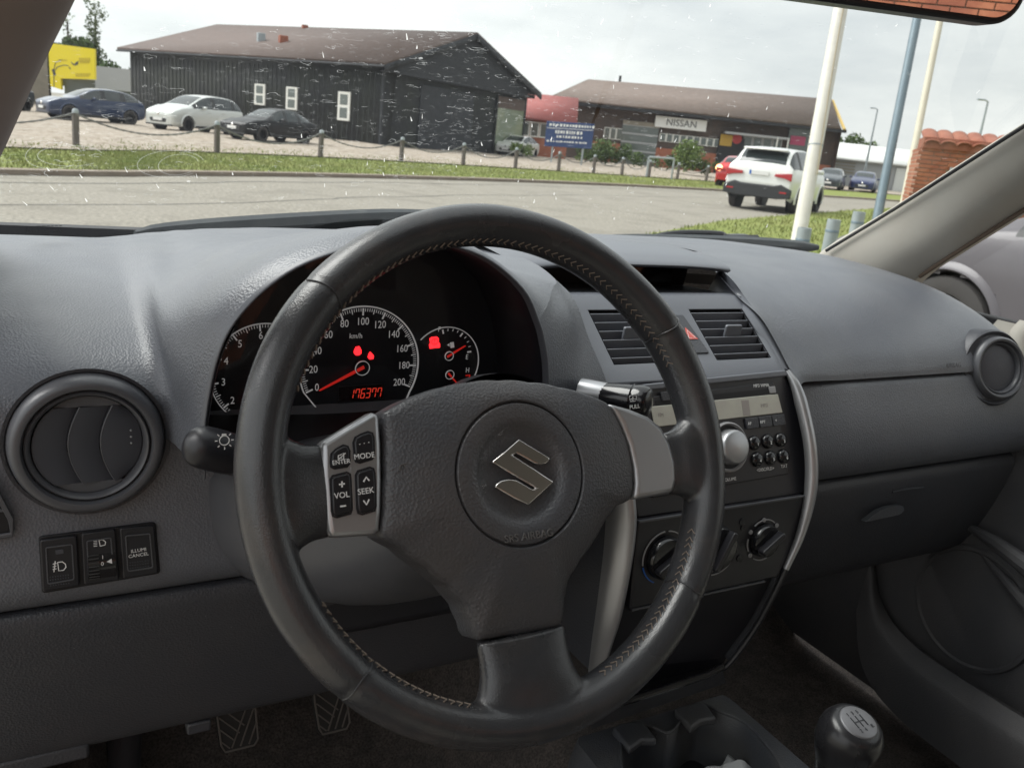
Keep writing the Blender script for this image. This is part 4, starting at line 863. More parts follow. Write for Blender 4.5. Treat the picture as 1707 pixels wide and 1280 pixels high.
# dried water marks on the glass
def spot_frame(s, t):
    p = WS(s, t); a = unit(WS(min(1, s + .01), t) - WS(s - .01, t)); b = unit(WS(s, min(1, t + .01)) - WS(s, t - .01)); n = unit(np.cross(a, b))
    if n[1] > 0: n = -n
    return Frame(p + n * .0015, a, b, n)
wms = [MB(), MB(), MB()]; bright = MB()
clus = [(random.uniform(.02, .8), random.uniform(.1, .98), random.uniform(.03, .12)) for _ in range(60)]
for i in range(6800):
    s, t = random.uniform(.02, .985), random.betavariate(1.3, 1.5)
    wm = wms[random.choices((0, 1, 2), (4, 4, 2))[0]]
    if random.random() < .5: q_ = random.choice(clus); s, t = min(.98, max(.02, random.gauss(q_[0], q_[2]))), min(.99, max(.05, random.gauss(q_[1], q_[2])))
    if s > .70 and random.random() < .75: continue
    if t < .12: continue
    f = spot_frame(s, t); k = random.random(); sc2 = random.lognormvariate(-.42, .45) * (.55 if s > .45 else 1)
    if k < .72:
        rx, ry = random.uniform(.0025, .008) * sc2, random.uniform(.0012, .0034) * sc2; a0 = random.uniform(0, 6.28); ln = random.uniform(2.2, 6.0); nn = 9
        ph = random.uniform(0, 6); rows = []
        for q in np.linspace(a0, a0 + ln, nn):
            w_ = random.uniform(.00012, .00045); j = 1 + .25 * math.sin(3 * q + ph); d_ = random.uniform(-.0006, .0006)
            rows.append([f((rx * j + d_ - w_) * math.cos(q), (ry * j + d_ - w_) * math.sin(q)), f((rx * j + d_ + w_) * math.cos(q), (ry * j + d_ + w_) * math.sin(q))])
        wm.grid(rows)
    elif k < .978:
        r_ = random.uniform(.0004, .0012) * sc2; wm.add([f(r_ * math.cos(q) * random.uniform(.7, 1.5), r_ * math.sin(q) * random.uniform(.6, 1.2)) for q in np.linspace(0, 6.28, 7)[:-1]], [(0, 1, 2, 3, 4, 5)])
    else:
        ln = random.uniform(.004, .012); an = rad(random.uniform(108, 125)); w_ = random.uniform(.0004, .0009); c_, s_ = math.cos(an), math.sin(an)
        bright.add([f(-w_ * s_, w_ * c_), f(ln * c_ - w_ * .4 * s_, ln * s_ + w_ * .4 * c_), f(ln * c_ + w_ * .4 * s_, ln * s_ - w_ * .4 * c_), f(w_ * s_, -w_ * c_)], [(0, 1, 2, 3)])
for wm, mn_ in zip(wms, ('water_spot', 'water_spot_mid', 'water_spot_strong')): obj('water_marks', wm, M[mn_], ws, smooth=0, kind='stuff', recalc=False)
veil('bug_mark', (.9, .9, .88), .7)
obj('insect_streaks', bright, M['bug_mark'], ws, smooth=0, kind='stuff', recalc=False)
def on_ws(x, y):
    best = None; lo_, hi2 = (0., 1.), (0., 1.)
    d = unit(ray(x, y))
    S = np.linspace(0, 1, 41)
    for it in range(5):
        cand = [(np.linalg.norm(np.cross(WS(s, t) - CAM, d)), s, t) for s in S for t in (np.linspace(0, 1, 41) if it == 0 else T_)]
        _, s, t = min(cand); h = (.05, .012, .003, .0008, .0002)[it]; S = np.linspace(s - h, s + h, 9); T_ = np.linspace(t - h, t + h, 9)
    return s, t
for cx, cy, rx, ry in ((90, 258, 38, 20), (118, 258, 45, 16), (297, 273, 30, 17), (285, 272, 50, 22)):   # suction cup rings
    s, t = on_ws(cx, cy); f = spot_frame(s, t); k = np.linalg.norm(WS(s, t) - CAM) / FPX * 1.05
    obj('suction_ring', MB().strip([(k * rx * math.cos(q), k * ry * 1.7 * math.sin(q)) for q in np.linspace(.4, 5.6, 40)], .0011, f, 0, .0002), M['smear'], ws)
s, t = on_ws(72, 381); f = spot_frame(s, t)
gm = MB()
for j in range(5):
    x_ = -.018
    while x_ < .020:
        l_ = random.uniform(.0015, .006)
        if j != 4 or -.004 < x_ < .008: gm.box((x_ + l_ / 2, .0075 - j * .0042, 0), (l_, .0011, .0002), f)
        x_ += l_ + .0012
obj('glass_maker_mark', gm, M['black'], ws, kind='stuff')
# black painted edge of the glass
fr_ = MB(); fr_.grid([[WS(s, -.03) + V(0, -.004, .002), WS(s, .012) + V(0, -.004, .001)] for s in np.linspace(0, 1, 30)])
obj('glass_border', fr_, M['black'], ws)
fr_ = MB(); fr_.grid([[WS(-.01, t) + V(0, -.004, 0), WS(.011, t) + V(0, -.004, 0)] for t in np.linspace(0, 1, 12)]); obj('glass_border', fr_, M['black'], ws)
# right pillar trim
A = [at(1378, 420, Y=1.075), at(1490, 352, Y=.96), at(1600, 282, Y=.83), at(1707, 214, Y=.72), at(1860, 118, Y=.57), at(2000, 30, Y=.47)]
B = [at(1531, 457, X=1.285), at(1580, 424, X=1.278), at(1643, 384, X=1.27), at(1707, 344, X=1.26), at(1850, 256, X=1.24), at(1990, 170, X=1.22)]
rows = []
for a, b in zip(A, B):
    m1 = a * .75 + b * .25 + V(-.012, -.016, 0); m2 = a * .35 + b * .65 + V(-.016, -.012, 0); rows.append([a + V(.012, .02, 0), a, m1, m2, b, b + V(.012, .004, -.004), b + V(.05, .01, 0)])
rows.insert(0, [p + V(0, .05, -.07) for p in rows[0]])
obj('pillar_trim', MB().loft(rows, 4, 4), M['trim_beige'], cab, smooth=60, label='beige windscreen pillar trim on the passenger side')
mat('rubber_brown', (.10, .07, .05), .6)
obj('window_seal', MB().tube([b + V(.004, -.001, -.004) for b in B], .0035, 8), M['rubber_brown'], cab)
obj('pillar_seal', MB().tube(catmull([a + unit(CAM - a) * .009 + V(-.002, 0, .002) for a in A], 5), .0030, 8), M['black'], cab)
# left pillar trim
A = [at(-40, 335, Y=.95), at(0, 243, Y=.80), at(40, 152, Y=.72), at(78, 70, Y=.66), at(112, 0, Y=.61), at(160, -110, Y=.52), at(220, -260, Y=.40)]
rows = [[a + V(.004, .03, .0), a, a + V(-.012, -.022, 0), a + V(-.035, -.036, .0), a + V(-.075, -.040, 0), a + V(-.12, -.02, -.01), a + V(-.13, .03, -.02)] for a in A]
rows.insert(0, [p + V(-.02, .12, -.08) for p in rows[0]])
mat('trim_beige_shade', (.235, .185, .160), .8, bump=[('noise', 1400, .25, .0004)], var=(6, (.21, .165, .14), .6))  # beige trim with its shade painted into a darker, browner colour
obj('pillar_trim', MB().loft(rows, 4, 4), M['trim_beige_shade'], cab, smooth=60, label='beige windscreen pillar trim on the driver side, shade painted in')
# roof lining and header
RO = [[(x, y, z + .02 * (1 - ((x - .6) / .65) ** 2)) for y, z in ((.40, 1.425), (.30, 1.46), (.10, 1.485), (-.15, 1.50), (-.80, 1.50), (-1.5, 1.47))] for x in np.linspace(-.05, 1.25, 9)]
obj('roof_lining', MB().grid(RO), M['roof_cloth'], cab, solid=.02)
for x_, nm in ((1.345, 'passenger'), (-.125, 'driver')):  # rear cabin sides and pillars out of view, added to block light from behind
    obj('unseen_side_panel', MB().box((x_, -.98, .64), (.05, 1.36, .72)), M['door_plastic'], cab, bevel=.02, label='unseen rear side panel on the %s side, added to block light' % nm)
    obj('centre_pillar', MB().tube([(x_, -.32, .30), (x_, -.34, 1.0), (x_ + (.6 - x_) * .12, -.42, 1.48)], [.09, .07, .05], 10, flat=.5), M['trim_beige'], cab)
    obj('rear_pillar', MB().tube([(x_, -1.55, .95), (x_ + (.6 - x_) * .12, -1.45, 1.46)], [.16, .10], 10), M['trim_beige'], cab)
obj('unseen_tailgate', MB().box((.61, -1.68, .66), (1.45, .06, .74)), M['door_plastic'], cab, bevel=.02)  # out of view, added to close the rear against light
obj('unseen_rear_bench', MB().box((.61, -1.12, .66), (1.30, .16, .66)), M['seat_cloth'], cab, bevel=.05, seg=4)  # out of view, added to stop low light from behind
# floor, tunnel, toe board, firewall
def tun(x): return .20 * math.exp(-(abs(x - .625) / .125) ** 4)
fl = []
for x in np.linspace(-.10, 1.36, 60):
    fl.append([(x, y, z + tun(x) * k) for y, z, k in ((-1.65, .30, .5), (.3, .27, .85), (.7, .27, 1), (.95, .27, 1), (1.07, .29, 1), (1.22, .42, .75), (1.30, .55, .4), (1.32, .75, .15), (1.32, 1.0, 0))])
obj('floor_carpet', MB().loft(fl, 1, 3), M['carpet'], cab, smooth=60)
obj('footrest', MB().loft([[(-.06, 1.0, .30), (-.05, 1.06, .36), (-.04, 1.13, .44)], [(.02, 1.0, .305), (.02, 1.06, .365), (.02, 1.13, .445)], [(.05, 1.0, .29), (.05, 1.06, .33), (.05, 1.13, .40)]], 4, 4), M['carpet'], cab)
obj('duct_pillar', MB().tube([(.065, 1.02, .30), (.07, 1.02, .42), (.075, 1.02, .56)], .020, 16), M['dash_low'], cab)
obj('bulkhead', MB().box((.62, 1.36, .62), (1.6, .03, .80)), M['black'], cab)  # unseen box added to stop light leaking in behind the dash
obj('side_sill', MB().box((-.105, .5, .35), (.05, 1.7, .16)), M['door_plastic'], cab, bevel=.02)
# kick panel by the front of the driver's footwell
obj('kick_panel', MB().box((-.075, 1.1, .60), (.02, .5, .6)), M['door_plastic'], cab)
# passenger door with window and speaker
door = obj('passenger_door', MB().loft([[(1.335, y, .28), (1.315, y, .36), (1.300, y, .45), (1.300, y, .62), (1.305, y, .76), (1.325, y, .88)] for y in (-.3, .2, .5, .8, 1.0, 1.12)], 3, 4), M['door_plastic'], cab, smooth=60, label='dark grey inner panel of the passenger door')
DF = Frame(at(1620, 1014, X=1.2965), (0, -1, 0), (0, 0, 1), (-1, 0, 0))
obj('speaker_grille', MB().lathe([(.104, -.004), (.101, .003), (.096, .0045), (.093, .001), (.089, .002), (.05, .006), (0, .0075)], DF, 64), M['door_plastic'], door, smooth=50)
obj('door_ridge', MB().tube([at(1598, 877, X=1.29), at(1622, 882, X=1.28), at(1660, 905, X=1.27), at(1707, 940, X=1.265), at(1800, 1010, X=1.26)], [.003, .007, .011, .014, .014], 10), M['door_plastic'], door)
obj('door_ridge', MB().tube([at(1630, 915, X=1.297), at(1660, 950, X=1.29), at(1707, 1003, X=1.28), at(1800, 1100, X=1.27)], [.002, .006, .010, .012], 10), M['door_plastic'], door)
obj('door_top_trim', MB().loft([[(1.33, y, .875), (1.322, y, .92), (1.325, y, .975), (1.345, y, 1.0)] for y in (-.3, .2, .5, .72, .80)], 3, 4), M['trim_beige'], door, smooth=60)
obj('door_sill_rail', MB().box((1.355, .25, .990), (.02, 1.2, .025)), M['black'], door, bevel=.003)
obj('pull_handle', MB().tube(catmull([at(1716, 545, X=1.30), at(1700, 565, X=1.29), at(1702, 600, X=1.29), at(1716, 640, X=1.30)], 4), .017, 12), M['trim_beige'], door)
glass('door_glass', (.95, .97, .96), .03)
obj('door_window', MB().grid([[(1.355, 1.0, 1.0), (1.33, .80, 1.2), (1.27, .45, 1.44)], [(1.355, -.2, 1.0), (1.33, -.2, 1.2), (1.27, -.2, 1.44)]]), M['door_glass'], door)
sl = [at(1455, 930, X=1.285), at(1460, 1000, X=1.27), at(1478, 1048, X=1.26), at(1515, 1092, X=1.25), at(1570, 1135, X=1.24), at(1707, 1225, X=1.22), at(1800, 1290, X=1.21)]
rows = [[p + V(.02, .015, .012), p, p + V(-.012, -.004, -.02), p + V(-.018, -.004, -.10)] for p in sl]
obj('sill_trim', MB().loft(rows, 4, 4), M['door_plastic'], cab, smooth=60)
obj('sill_board', MB().loft([[r_[0], r_[0] + V(.02, .01, -.01), r_[0] + V(.06, .02, -.03)] for r_ in rows], 3, 3), M['door_plastic'], cab, smooth=60)
# ================================================================== lower console with cup holders
con = thing('lower_console', 'dark grey floor console with two cup holders below the centre stack', 'console', (.63, .55, .45))
ZC = .552
basin = [at(x, y, Z=ZC)[:2] for x, y in ((1034, 1262), (1040, 1228), (1062, 1206), (1096, 1216), (1112, 1222), (1126, 1214), (1142, 1190), (1168, 1174), (1200, 1186), (1238, 1203), (1272, 1236), (1300, 1276), (1312, 1330), (1250, 1420), (1130, 1420), (1050, 1350))]
bc = np.mean(basin, 0); bs = catmull([(*p, 0) for p in basin], 4, True)[:, :2]
outer = []
for p in bs:
    d_ = p - bc; d_ = d_ / np.linalg.norm(d_)
    tt = min((( .745 if d_[0] > 0 else .512) - bc[0]) / d_[0] if abs(d_[0]) > 1e-6 else 9, ((.665 if d_[1] > 0 else .20) - bc[1]) / d_[1] if abs(d_[1]) > 1e-6 else 9); outer.append(bc + d_ * tt)
rows = []
for p, q in zip(bs, outer):
    i_ = p - (p - bc) / np.linalg.norm(p - bc) * .004
    zq = ZC - .004
    rows.append([(q[0] + np.sign(q[0] - .63) * .02, q[1], ZC - .20), (q[0] + np.sign(q[0] - .63) * .006, q[1], ZC - .03), (*(q * .96 + p * .04), zq), (*(p * .8 + q * .2), ZC - .001), (*p, ZC + .001), (*i_, ZC - .003), (*i_, ZC - .03), (*(i_ + (bc - i_) * .08), ZC - .075)])
obj('console_body', MB().grid(rows, cu=True), M['console'], con, smooth=45)
obj('cup_floor', MB().add([(*(p + (bc - p) * .05), ZC - .074) for p in bs], [tuple(range(len(bs)))]), M['black_satin'], con)
obj('cup_rim', MB().tube([(*p, ZC + .001) for p in bs], .0022, 8, closed=True), M['console'], con)
for px_ in ([(1021, 1212), (1033, 1204), (1067, 1199), (1076, 1204), (1096, 1232), (1070, 1232), (1050, 1247)], [(1124, 1181), (1133, 1175), (1168, 1168), (1178, 1173), (1195, 1196), (1170, 1199), (1152, 1212)]):
    pts_ = [at(x, y, Z=ZC + .008) for x, y in px_]
    obj('cup_clip', MB().prism([(p[0], p[1]) for p in pts_], ZC - .002, ZC + .008, Frame((0, 0, 0), (1, 0, 0), (0, 1, 0), (0, 0, 1))), M['console'], con, bevel=.003, seg=3)
tis = MB(); g_ = []
c0 = at(1232, 1288, Z=.515)
for i in range(9):
    g_.append([(c0[0] + (i - 4) * .011 + .003 * math.sin(j * 2.1 + i), c0[1] + (j - 4) * .009 + .003 * math.cos(i * 1.7 + j), c0[2] + .010 * math.sin(i * 1.3 + j * .8) * math.cos(j * 1.1 - i * .5) - .0009 * ((i - 4) ** 2 + (j - 4) ** 2)) for j in range(9)])
tag(obj('crumpled_tissue', MB().loft(g_, 2, 2), M['paper'], None, smooth=50, solid=.001), 'crumpled pale grey tissue lying in the cup holder', 'tissue')
# gear lever
GK = at(1412, 1233, D=.775)
gear = thing('gear_lever', 'black gear lever with glossy round knob and silver shift pattern plate', 'gear lever', (GK[0] - .005, GK[1] + .02, .50))
gx = unit(V(-.05, -.30, 1)); gf = Frame(GK, V(1, 0, 0), np.cross(gx, V(1, 0, 0)), gx)
obj('knob', MB().lathe([(.010, -.048), (.0135, -.045), (.016, -.036), (.0225, -.022), (.0288, -.006), (.0300, .004), (.0290, .013), (.0255, .0205), (.0215, .0245), (.018, .0255), (0, .0262)], gf, 48, sv=.95), mat('knob_black', (.016, .016, .018), .26, rvar=.06), gear, smooth=60)
plate = obj('shift_plate', MB().lathe([(.0180, .0250), (.0176, .0266), (.0165, .0272), (0, .0276)], gf, 40, sv=.95), mat('knob_plate', (.17, .17, .18), .4, metal=.4), gear, smooth=50)
pl = MB()
for x_ in (-.006, 0, .006): pl.strip([(x_, -.0055), (x_, .0055)], .0008, gf, .0275, .0281)
pl.strip([(-.006, 0), (.006, 0)], .0008, gf, .0275, .0281); obj('shift_pattern', pl, M['black_satin'], plate)
for s_, x_, y_ in (('1', -.006, .0085), ('3', 0, .0085), ('5', .006, .0085), ('2', -.006, -.0085), ('4', 0, -.0085), ('R', .0095, -.0075)): text('gear_number', s_, .0048, gf, x_, y_, .0278, M['black_satin'], plate, depth=.0003)
obj('lever_shaft', MB().tube([GK - gx * .045, GK - gx * .12, GK - gx * .20], [.0065, .0065, .0065], 12), M['chrome'], gear)
obj('gaiter', MB().tube([GK - gx * (.09 + .1 * k_ / 8) for k_ in range(9)], [.012 + .045 * (k_ / 8) ** 1.5 + (.002 if k_ % 2 else 0) for k_ in range(9)], 20), M['rubber'], gear)
# pedals
def pedal(lb, cx, cy, w, h, Y_):
    o = at(cx, cy, Y=Y_); f = Frame(o, (1, 0, 0), (0, .55, .83)); f.n = np.cross(f.ex, f.ey)
    f.n = f.n if f.n[1] < 0 else -f.n
    t = thing('foot_pedal', lb, 'pedal', tuple(o)); hw = w / 2; hh = h / 2
    P = [(-hw * .80, -hh), (hw * .72, -hh * 1.0), (hw * .95, -hh * .8), (hw * .98, hh * .5), (hw * .90, hh), (-hw * 1.0, hh), (-hw * 1.05, hh * .3), (-hw * .98, -hh * .75)]
    obj('pedal_pad', MB().prism(P, -.010, .002, f), M['rubber'], t, bevel=.004, seg=3)
    obj('pad_border', MB().strip(shrink(P, .93), .0020, f, .001, .0048, closed=True), M['rubber_worn'], t)
    def clip(x, y): return abs(x) < hw * .86 and abs(y) < hh * .88
    for k in range(3):
        x_ = -hw * .42 + k * hw * .42; a_, b_ = (x_, -hh * .86), (min(hw * .88, x_ + hh * .72), -hh * .86 + (min(hw * .88, x_ + hh * .72) - x_) * 2.0)
        b_ = (b_[0], min(b_[1], hh * .88)); obj('pad_rib', MB().strip([a_, b_], .0016, f, .001, .0046), M['rubber_worn'], t)
    for k in range(4):
        y_ = hh * .62 - k * hh * .40; xe = -hw * .42 + (y_ - hh * .42 + hh * .86) * .46; obj('pad_rib', MB().strip([(-hw * .90, y_), (min(xe, hw * .4), y_ - (xe + hw * .9) * 1.0)], .0016, f, .001, .0046), M['rubber_worn'], t)
    obj('pedal_arm', MB().tube([f(0, hh * .3, -.012), f(0, hh * 1.6, -.02), f(.0, hh * 3.4, .0)], .007, 8), M['black_satin'], t)
pedal('worn black rubber clutch pedal, left of the two', 396, 1200, .052, .075, .985)
pedal('worn black rubber brake pedal, right of the two', 553, 1176, .048, .072, .985)
# corner of the passenger seat
def car_seat(t, x, y, z):
    obj('seat_cushion', MB().box((x, y - .25, z - .078), (.48, .50, .15)), M['seat_cloth'], t, bevel=.035, seg=5)
    obj('seat_base', MB().box((x, y - .27, (z - .15 + .27) / 2), (.38, .42, max(.05, z - .16 - .27))), M['black_satin'], t, bevel=.01)
    obj('seat_back', MB().loft([[(x + dx * w_, y - .46 - .20 * k - .05 * abs(dx), z - .05 + .62 * k) for k in (0, .3, .7, 1)] for dx, w_ in ((-1, .25), (-.6, .24), (0, .24), (.6, .24), (1, .25))], 3, 3), M['seat_cloth'], t, solid=.10, bevel=.02)
    obj('headrest', MB().box((x, y - .70, z + .70), (.26, .09, .17)), M['seat_cloth'], t, bevel=.04, seg=4)
dseat = thing('unseen_driver_seat', 'unseen grey cloth driver seat behind the camera, added to block light', 'seat', (.30, -.35, .3)); car_seat(dseat, .31, -.10, .50)  # whole seat out of view, put in to keep rear light off the dash
seat = thing('passenger_seat', 'beige cloth corner of the front passenger seat cushion', 'seat', (1.0, .1, .3))
sc0 = at(1690, 1256, Y=.36)
car_seat(seat, sc0[0] + .21, sc0[1] - .01, sc0[2])
# ================================================================== interior mirror
vm = unit(ray(1560, 10)); dm_ = unit(V(.06, -1, .06)); mn = unit(dm_ - vm)
Pm = at(1560, 12, D=.60); f0 = Frame(Pm, np.cross(V(0, 0, 1), mn), np.cross(mn, np.cross(V(0, 0, 1), mn)), mn)
if f0.ex[0] < 0: f0.ex = -f0.ex
a_, b_ = np.array(f0.px(1440, 13)), np.array(f0.px(1655, 42)); an = math.atan2(b_[1] - a_[1], b_[0] - a_[0])
MF = f0.moved(*a_, 0, an)
mir = thing('rear_view_mirror', 'black framed rear-view mirror reflecting an orange brick wall', 'mirror', tuple(MF(0, .03, 0)))
er = MF.px(1702, 8)[0]; mw, mh = .235, .066
mo = rrect(mw, mh, .020, 8, cx=er - mw / 2, cy=mh / 2)
obj('mirror_case', MB().prism(mo, -.022, .0030, MF), M['black_satin'], mir, bevel=.0025, seg=3)
mi = rrect(mw - .009, mh - .0075, .0165, 8, cx=er - mw / 2, cy=mh / 2 + .0005)
obj('mirror_glass', MB().add([MF(u, v, .0036) for u, v in mi], [tuple(range(len(mi)))]), M['mirror_glass'], mir, smooth=0)
obj('mirror_stem', MB().tube([MF(er - mw / 2, mh / 2, -.02), MF(er - mw / 2, mh * .8, -.05), (MF(er - mw / 2, mh * .8, -.05) + V(0, .05, .05))], .009, 10), M['black_satin'], mir)
# ================================================================== wipers outside the glass
def wiper(lb, pts, arm):
    t = thing('wiper', lb, 'wiper', tuple(pts[0]))
    c = catmull(pts, 4); obj('wiper_blade', MB().tube(c, [.004 + .009 * math.sin(math.pi * min(1, max(0, i / (len(c) - 1)))) ** .4 for i in range(len(c))], 8, flat=1.3), M['rubber_dusty'], t)
    obj('wiper_arm', MB().tube(catmull(arm, 4), .006, 8), M['black_satin'], t)
mat('rubber_dusty', (.045, .052, .058), .55, var=(30, (.065, .072, .075), .8))
wiper('long dusty wiper blade lying along the foot of the windscreen on the driver side', [at(225, 391, Y=1.23), at(330, 384, Y=1.27), at(480, 374, Y=1.31), at(640, 364, Y=1.34), at(760, 362, Y=1.35)], [at(260, 389, Y=1.25), at(500, 376, Y=1.335), at(760, 372, Y=1.37)])
wiper('wiper blade and curved arm at the passenger end of the windscreen', [at(990, 400, Y=1.36), at(1120, 404, Y=1.36), at(1260, 408, Y=1.33), at(1365, 413, Y=1.26)], [at(1075, 400, Y=1.36), at(1110, 391, Y=1.37), at(1150, 388, Y=1.37), at(1200, 390, Y=1.37), at(1215, 396, Y=1.36), at(1262, 396, Y=1.36)])
hb = thing('wiper_spindle_cover', 'dark cover over the wiper pivot on the windscreen foot', 'cover', tuple(at(1225, 402, Y=1.37)))
obj('cover_cap', MB().loft([[at(x, 410, Y=1.40), at(x, y, Y=1.395), at(x, y + 3, Y=1.36), at(x, 412, Y=1.35)] for x, y in ((1190, 407), (1195, 394), (1220, 391), (1250, 393), (1263, 407))], 3, 3), M['rubber_dusty'], hb)
obj('cowl_tray', MB().grid([[WS(s, 0) + V(0, .012, -.03), WS(s, 0) + V(0, .16, -.07)] for s in np.linspace(0, 1, 20)]), M['black_satin'], cab)

# ================================================================== dust and lint on the plastics
mat('dust', (.42, .41, .39), .9)
def dust(o, n, smin, smax, zmin=-9):
    me = o.data; b = MB(); ar = np.array([p.area for p in me.polygons]); idx = RNG.choice(len(ar), n, p=ar / ar.sum()); off = wloc(o)
    for k in idx:
        p = me.polygons[int(k)]; vs_ = [me.vertices[i].co for i in p.vertices]; w_ = RNG.dirichlet(np.ones(len(vs_))); c = V(0, 0, 0)
        for a, q in zip(w_, vs_): c = c + a * np.array(q)
        nn = np.array(p.normal); e1 = unit(np.cross(nn, V(.3, .7, .2))); e2 = np.cross(nn, e1); c = c + np.array(off) + nn * .0006; r_ = RNG.uniform(smin, smax); l_ = 3.0 if RNG.random() < .12 else 1.0; a = RNG.uniform(0, 3.1); u = e1 * math.cos(a) + e2 * math.sin(a); v = np.cross(nn, u)
        b.add([c - u * r_ * l_, c + v * r_ * .6, c + u * r_ * l_, c - v * r_ * .6], [(0, 1, 2, 3)])
    obj('dust_specks', b, M['dust'], o.parent, smooth=0, kind='stuff', recalc=False)
for nm, n in (('cowl_panel', 260), ('passenger_panel', 200), ('knee_panel', 40), ('lower_fascia', 40), ('console_body', 70), ('floor_carpet', 90)): dust(bpy.data.objects[nm], n, .00015, .00045)
# ================================================================== the ground outside
mat('asphalt', (.180, .166, .138), .9, bump=[('noise', 60, .5, .01)], var=((20, (.35, .325, .275), .95, .42, .60), (2.5, (.23, .21, .175), .45), (.25, (.26, .24, .205), .6), (.9, (.18, .166, .138), .5, .52, .6)), spec=.3)
mat('gravel', (.30, .26, .215), .95, bump=[('vor', 9, .8, .04), ('noise', 40, .6, .02)], var=((6, (.46, .41, .355), .95, .45, .56), (2.6, (.18, .145, .105), .85, .5, .62), (.8, (.34, .28, .22), .6)), spec=.2)
mat('soil_grass', (.18, .215, .065), .95, var=((5, (.27, .27, .10), .8), (.7, (.16, .20, .055), .6)), spec=.1)
mat('blade', (.215, .265, .078), .7, var=((.8, (.32, .315, .125), .9), (14, (.165, .215, .058), .7), (.25, (.26, .25, .11), .6)), spec=.2)
mat('kerb_stone', (.22, .18, .14), .9, var=(3, (.15, .12, .09), .7))
mat('far_field', (.12, .14, .05), .95)
def sheet(name, poly, z, m, sub=None):
    o = obj(name, MB().add([(x, y, z) for x, y in poly], [tuple(range(len(poly)))]), M[m], None, smooth=0, recalc=False); o['kind'] = 'structure'
    if o.data.polygons[0].normal.z < 0: o.data.flip_normals()
    return o
sheet('ground', [(-400, -60), (400, -60), (400, 700), (-400, 700)], 0.0, 'asphalt')
KL = [(-30, 2), (-12, 8.5), (-.4, 14.35), (2.3, 16.4), (6.6, 19.3), (13.6, 23.0), (22.9, 26.6), (40, 31.5), (70, 37)]
GFL = [(-30, 8), (-12, 14.5), (-.4, 19.8), (3.3, 23.6), (9.5, 27.8), (19, 32.0), (32.6, 36.6), (46, 40.5), (70, 46)]
kl = catmull([(*p, 0) for p in KL], 5)[:, :2]; gl = catmull([(*p, 0) for p in GFL], 5)[:, :2]
b_ = MB().grid([[(*a, .07), (*(a * .75 + b * .25), .075), (*(a * .4 + b * .6), .05), (*b, .04)] for a, b in zip(kl, gl)])
verge = obj('grass_verge', b_, M['soil_grass'], None); verge['kind'] = 'structure'
nrm = [unit(np.array([-(kl[min(i + 1, len(kl) - 1)] - kl[max(i - 1, 0)])[1], (kl[min(i + 1, len(kl) - 1)] - kl[max(i - 1, 0)])[0]])) for i in range(len(kl))]
ke = obj('kerb', MB().grid([[(*(p - n * .16), .004), (*(p - n * .15), .075), (*(p + n * .02), .085), (*(p + n * .10), .06)] for p, n in zip(kl, nrm)]), M['kerb_stone'], None); ke['kind'] = 'structure'
def gravel_z(x, y): return .05 + .07 * math.sin(x * .7 + y * .3) * math.cos(y * .55 - x * .2) + .04 * math.sin(x * 2.1 + 1) * math.cos(y * 1.7)
rows = []
for a in gl:
    d_ = unit(np.array([-.25, 1.0])); rows.append([(*(a + d_ * q), max(.03, gravel_z(*(a + d_ * q)) * min(1, q / 2)) + (.05 if q < .4 else 0)) for q in (-.1, .5, 1, 1.6, 2.3, 3, 4, 5, 6.5, 8, 10, 13, 18, 26, 40, 60)])
gv = obj('gravel_yard', MB().grid(catmull(rows, 2)), M['gravel'], None, smooth=80); gv['kind'] = 'structure'
NG = [(3.5, 6.2), (7.45, 9.83), (12, 13.12), (14.3, 14.5), (18.4, 16.8), (28, 22.3), (44, 29.5), (70, 34), (70, 20), (30, 6), (12, 3.4), (5.9, 3.0)]
jl = [(*(p - n * 1.1), .0) for p, n in zip(kl, nrm)]
for off_, wd_, nm_ in ((1.1, .05, 'road_joint'), (3.4, .03, 'road_joint')):
    rj = obj(nm_, MB().grid([[(*(p - n * off_ + n * .08 * math.sin(i * 1.7)), .004), (*(p - n * (off_ + wd_) + n * .08 * math.sin(i * 1.7)), .004)] for i, (p, n) in enumerate(zip(kl, nrm))]), mat('tar', (.07, .068, .062), .8) if 'tar' not in M else M['tar'], None); rj['kind'] = 'structure'
sheet('near_lawn', NG, .05, 'soil_grass')
def inside(p, poly):
    c = False; j = len(poly) - 1
    for i in range(len(poly)):
        if (poly[i][1] > p[1]) != (poly[j][1] > p[1]) and p[0] < (poly[j][0] - poly[i][0]) * (p[1] - poly[i][1]) / (poly[j][1] - poly[i][1]) + poly[i][0]: c = not c
        j = i
    return c
def blades(name, pts, h0, h1, lab):
    vv = []; ff = []
    for x, y, z in pts:
        h = random.uniform(h0, h1); a = random.uniform(0, 6.28); w_ = random.uniform(.008, .02); lx, ly = random.uniform(-.5, .5) * h, random.uniform(-.5, .5) * h
        i = len(vv); vv += [(x - w_ * math.cos(a), y - w_ * math.sin(a), z), (x + w_ * math.cos(a), y + w_ * math.sin(a), z), (x + lx, y + ly, z + h)]; ff.append((i, i + 1, i + 2))
    me = bpy.data.meshes.new(name); me.from_pydata(vv, [], ff); me.update(); o = link(name, me, M['blade'], None); o['kind'] = 'stuff'; o['label'] = lab; o['category'] = 'grass'; return o
pts = []
nk = len(kl)
for i in range(42000):
    k = random.randrange(8, nk - 8); q = random.random(); fr2 = random.random(); a = kl[k] * (1 - q) + kl[min(k + 1, nk - 1)] * q; b = gl[k] * (1 - q) + gl[min(k + 1, nk - 1)] * q
    p = a * (1 - fr2) + b * fr2; zz = float(np.interp(fr2, [0, .25, .6, 1], [.07, .075, .05, .04])); pts.append((p[0], p[1], zz - .01))
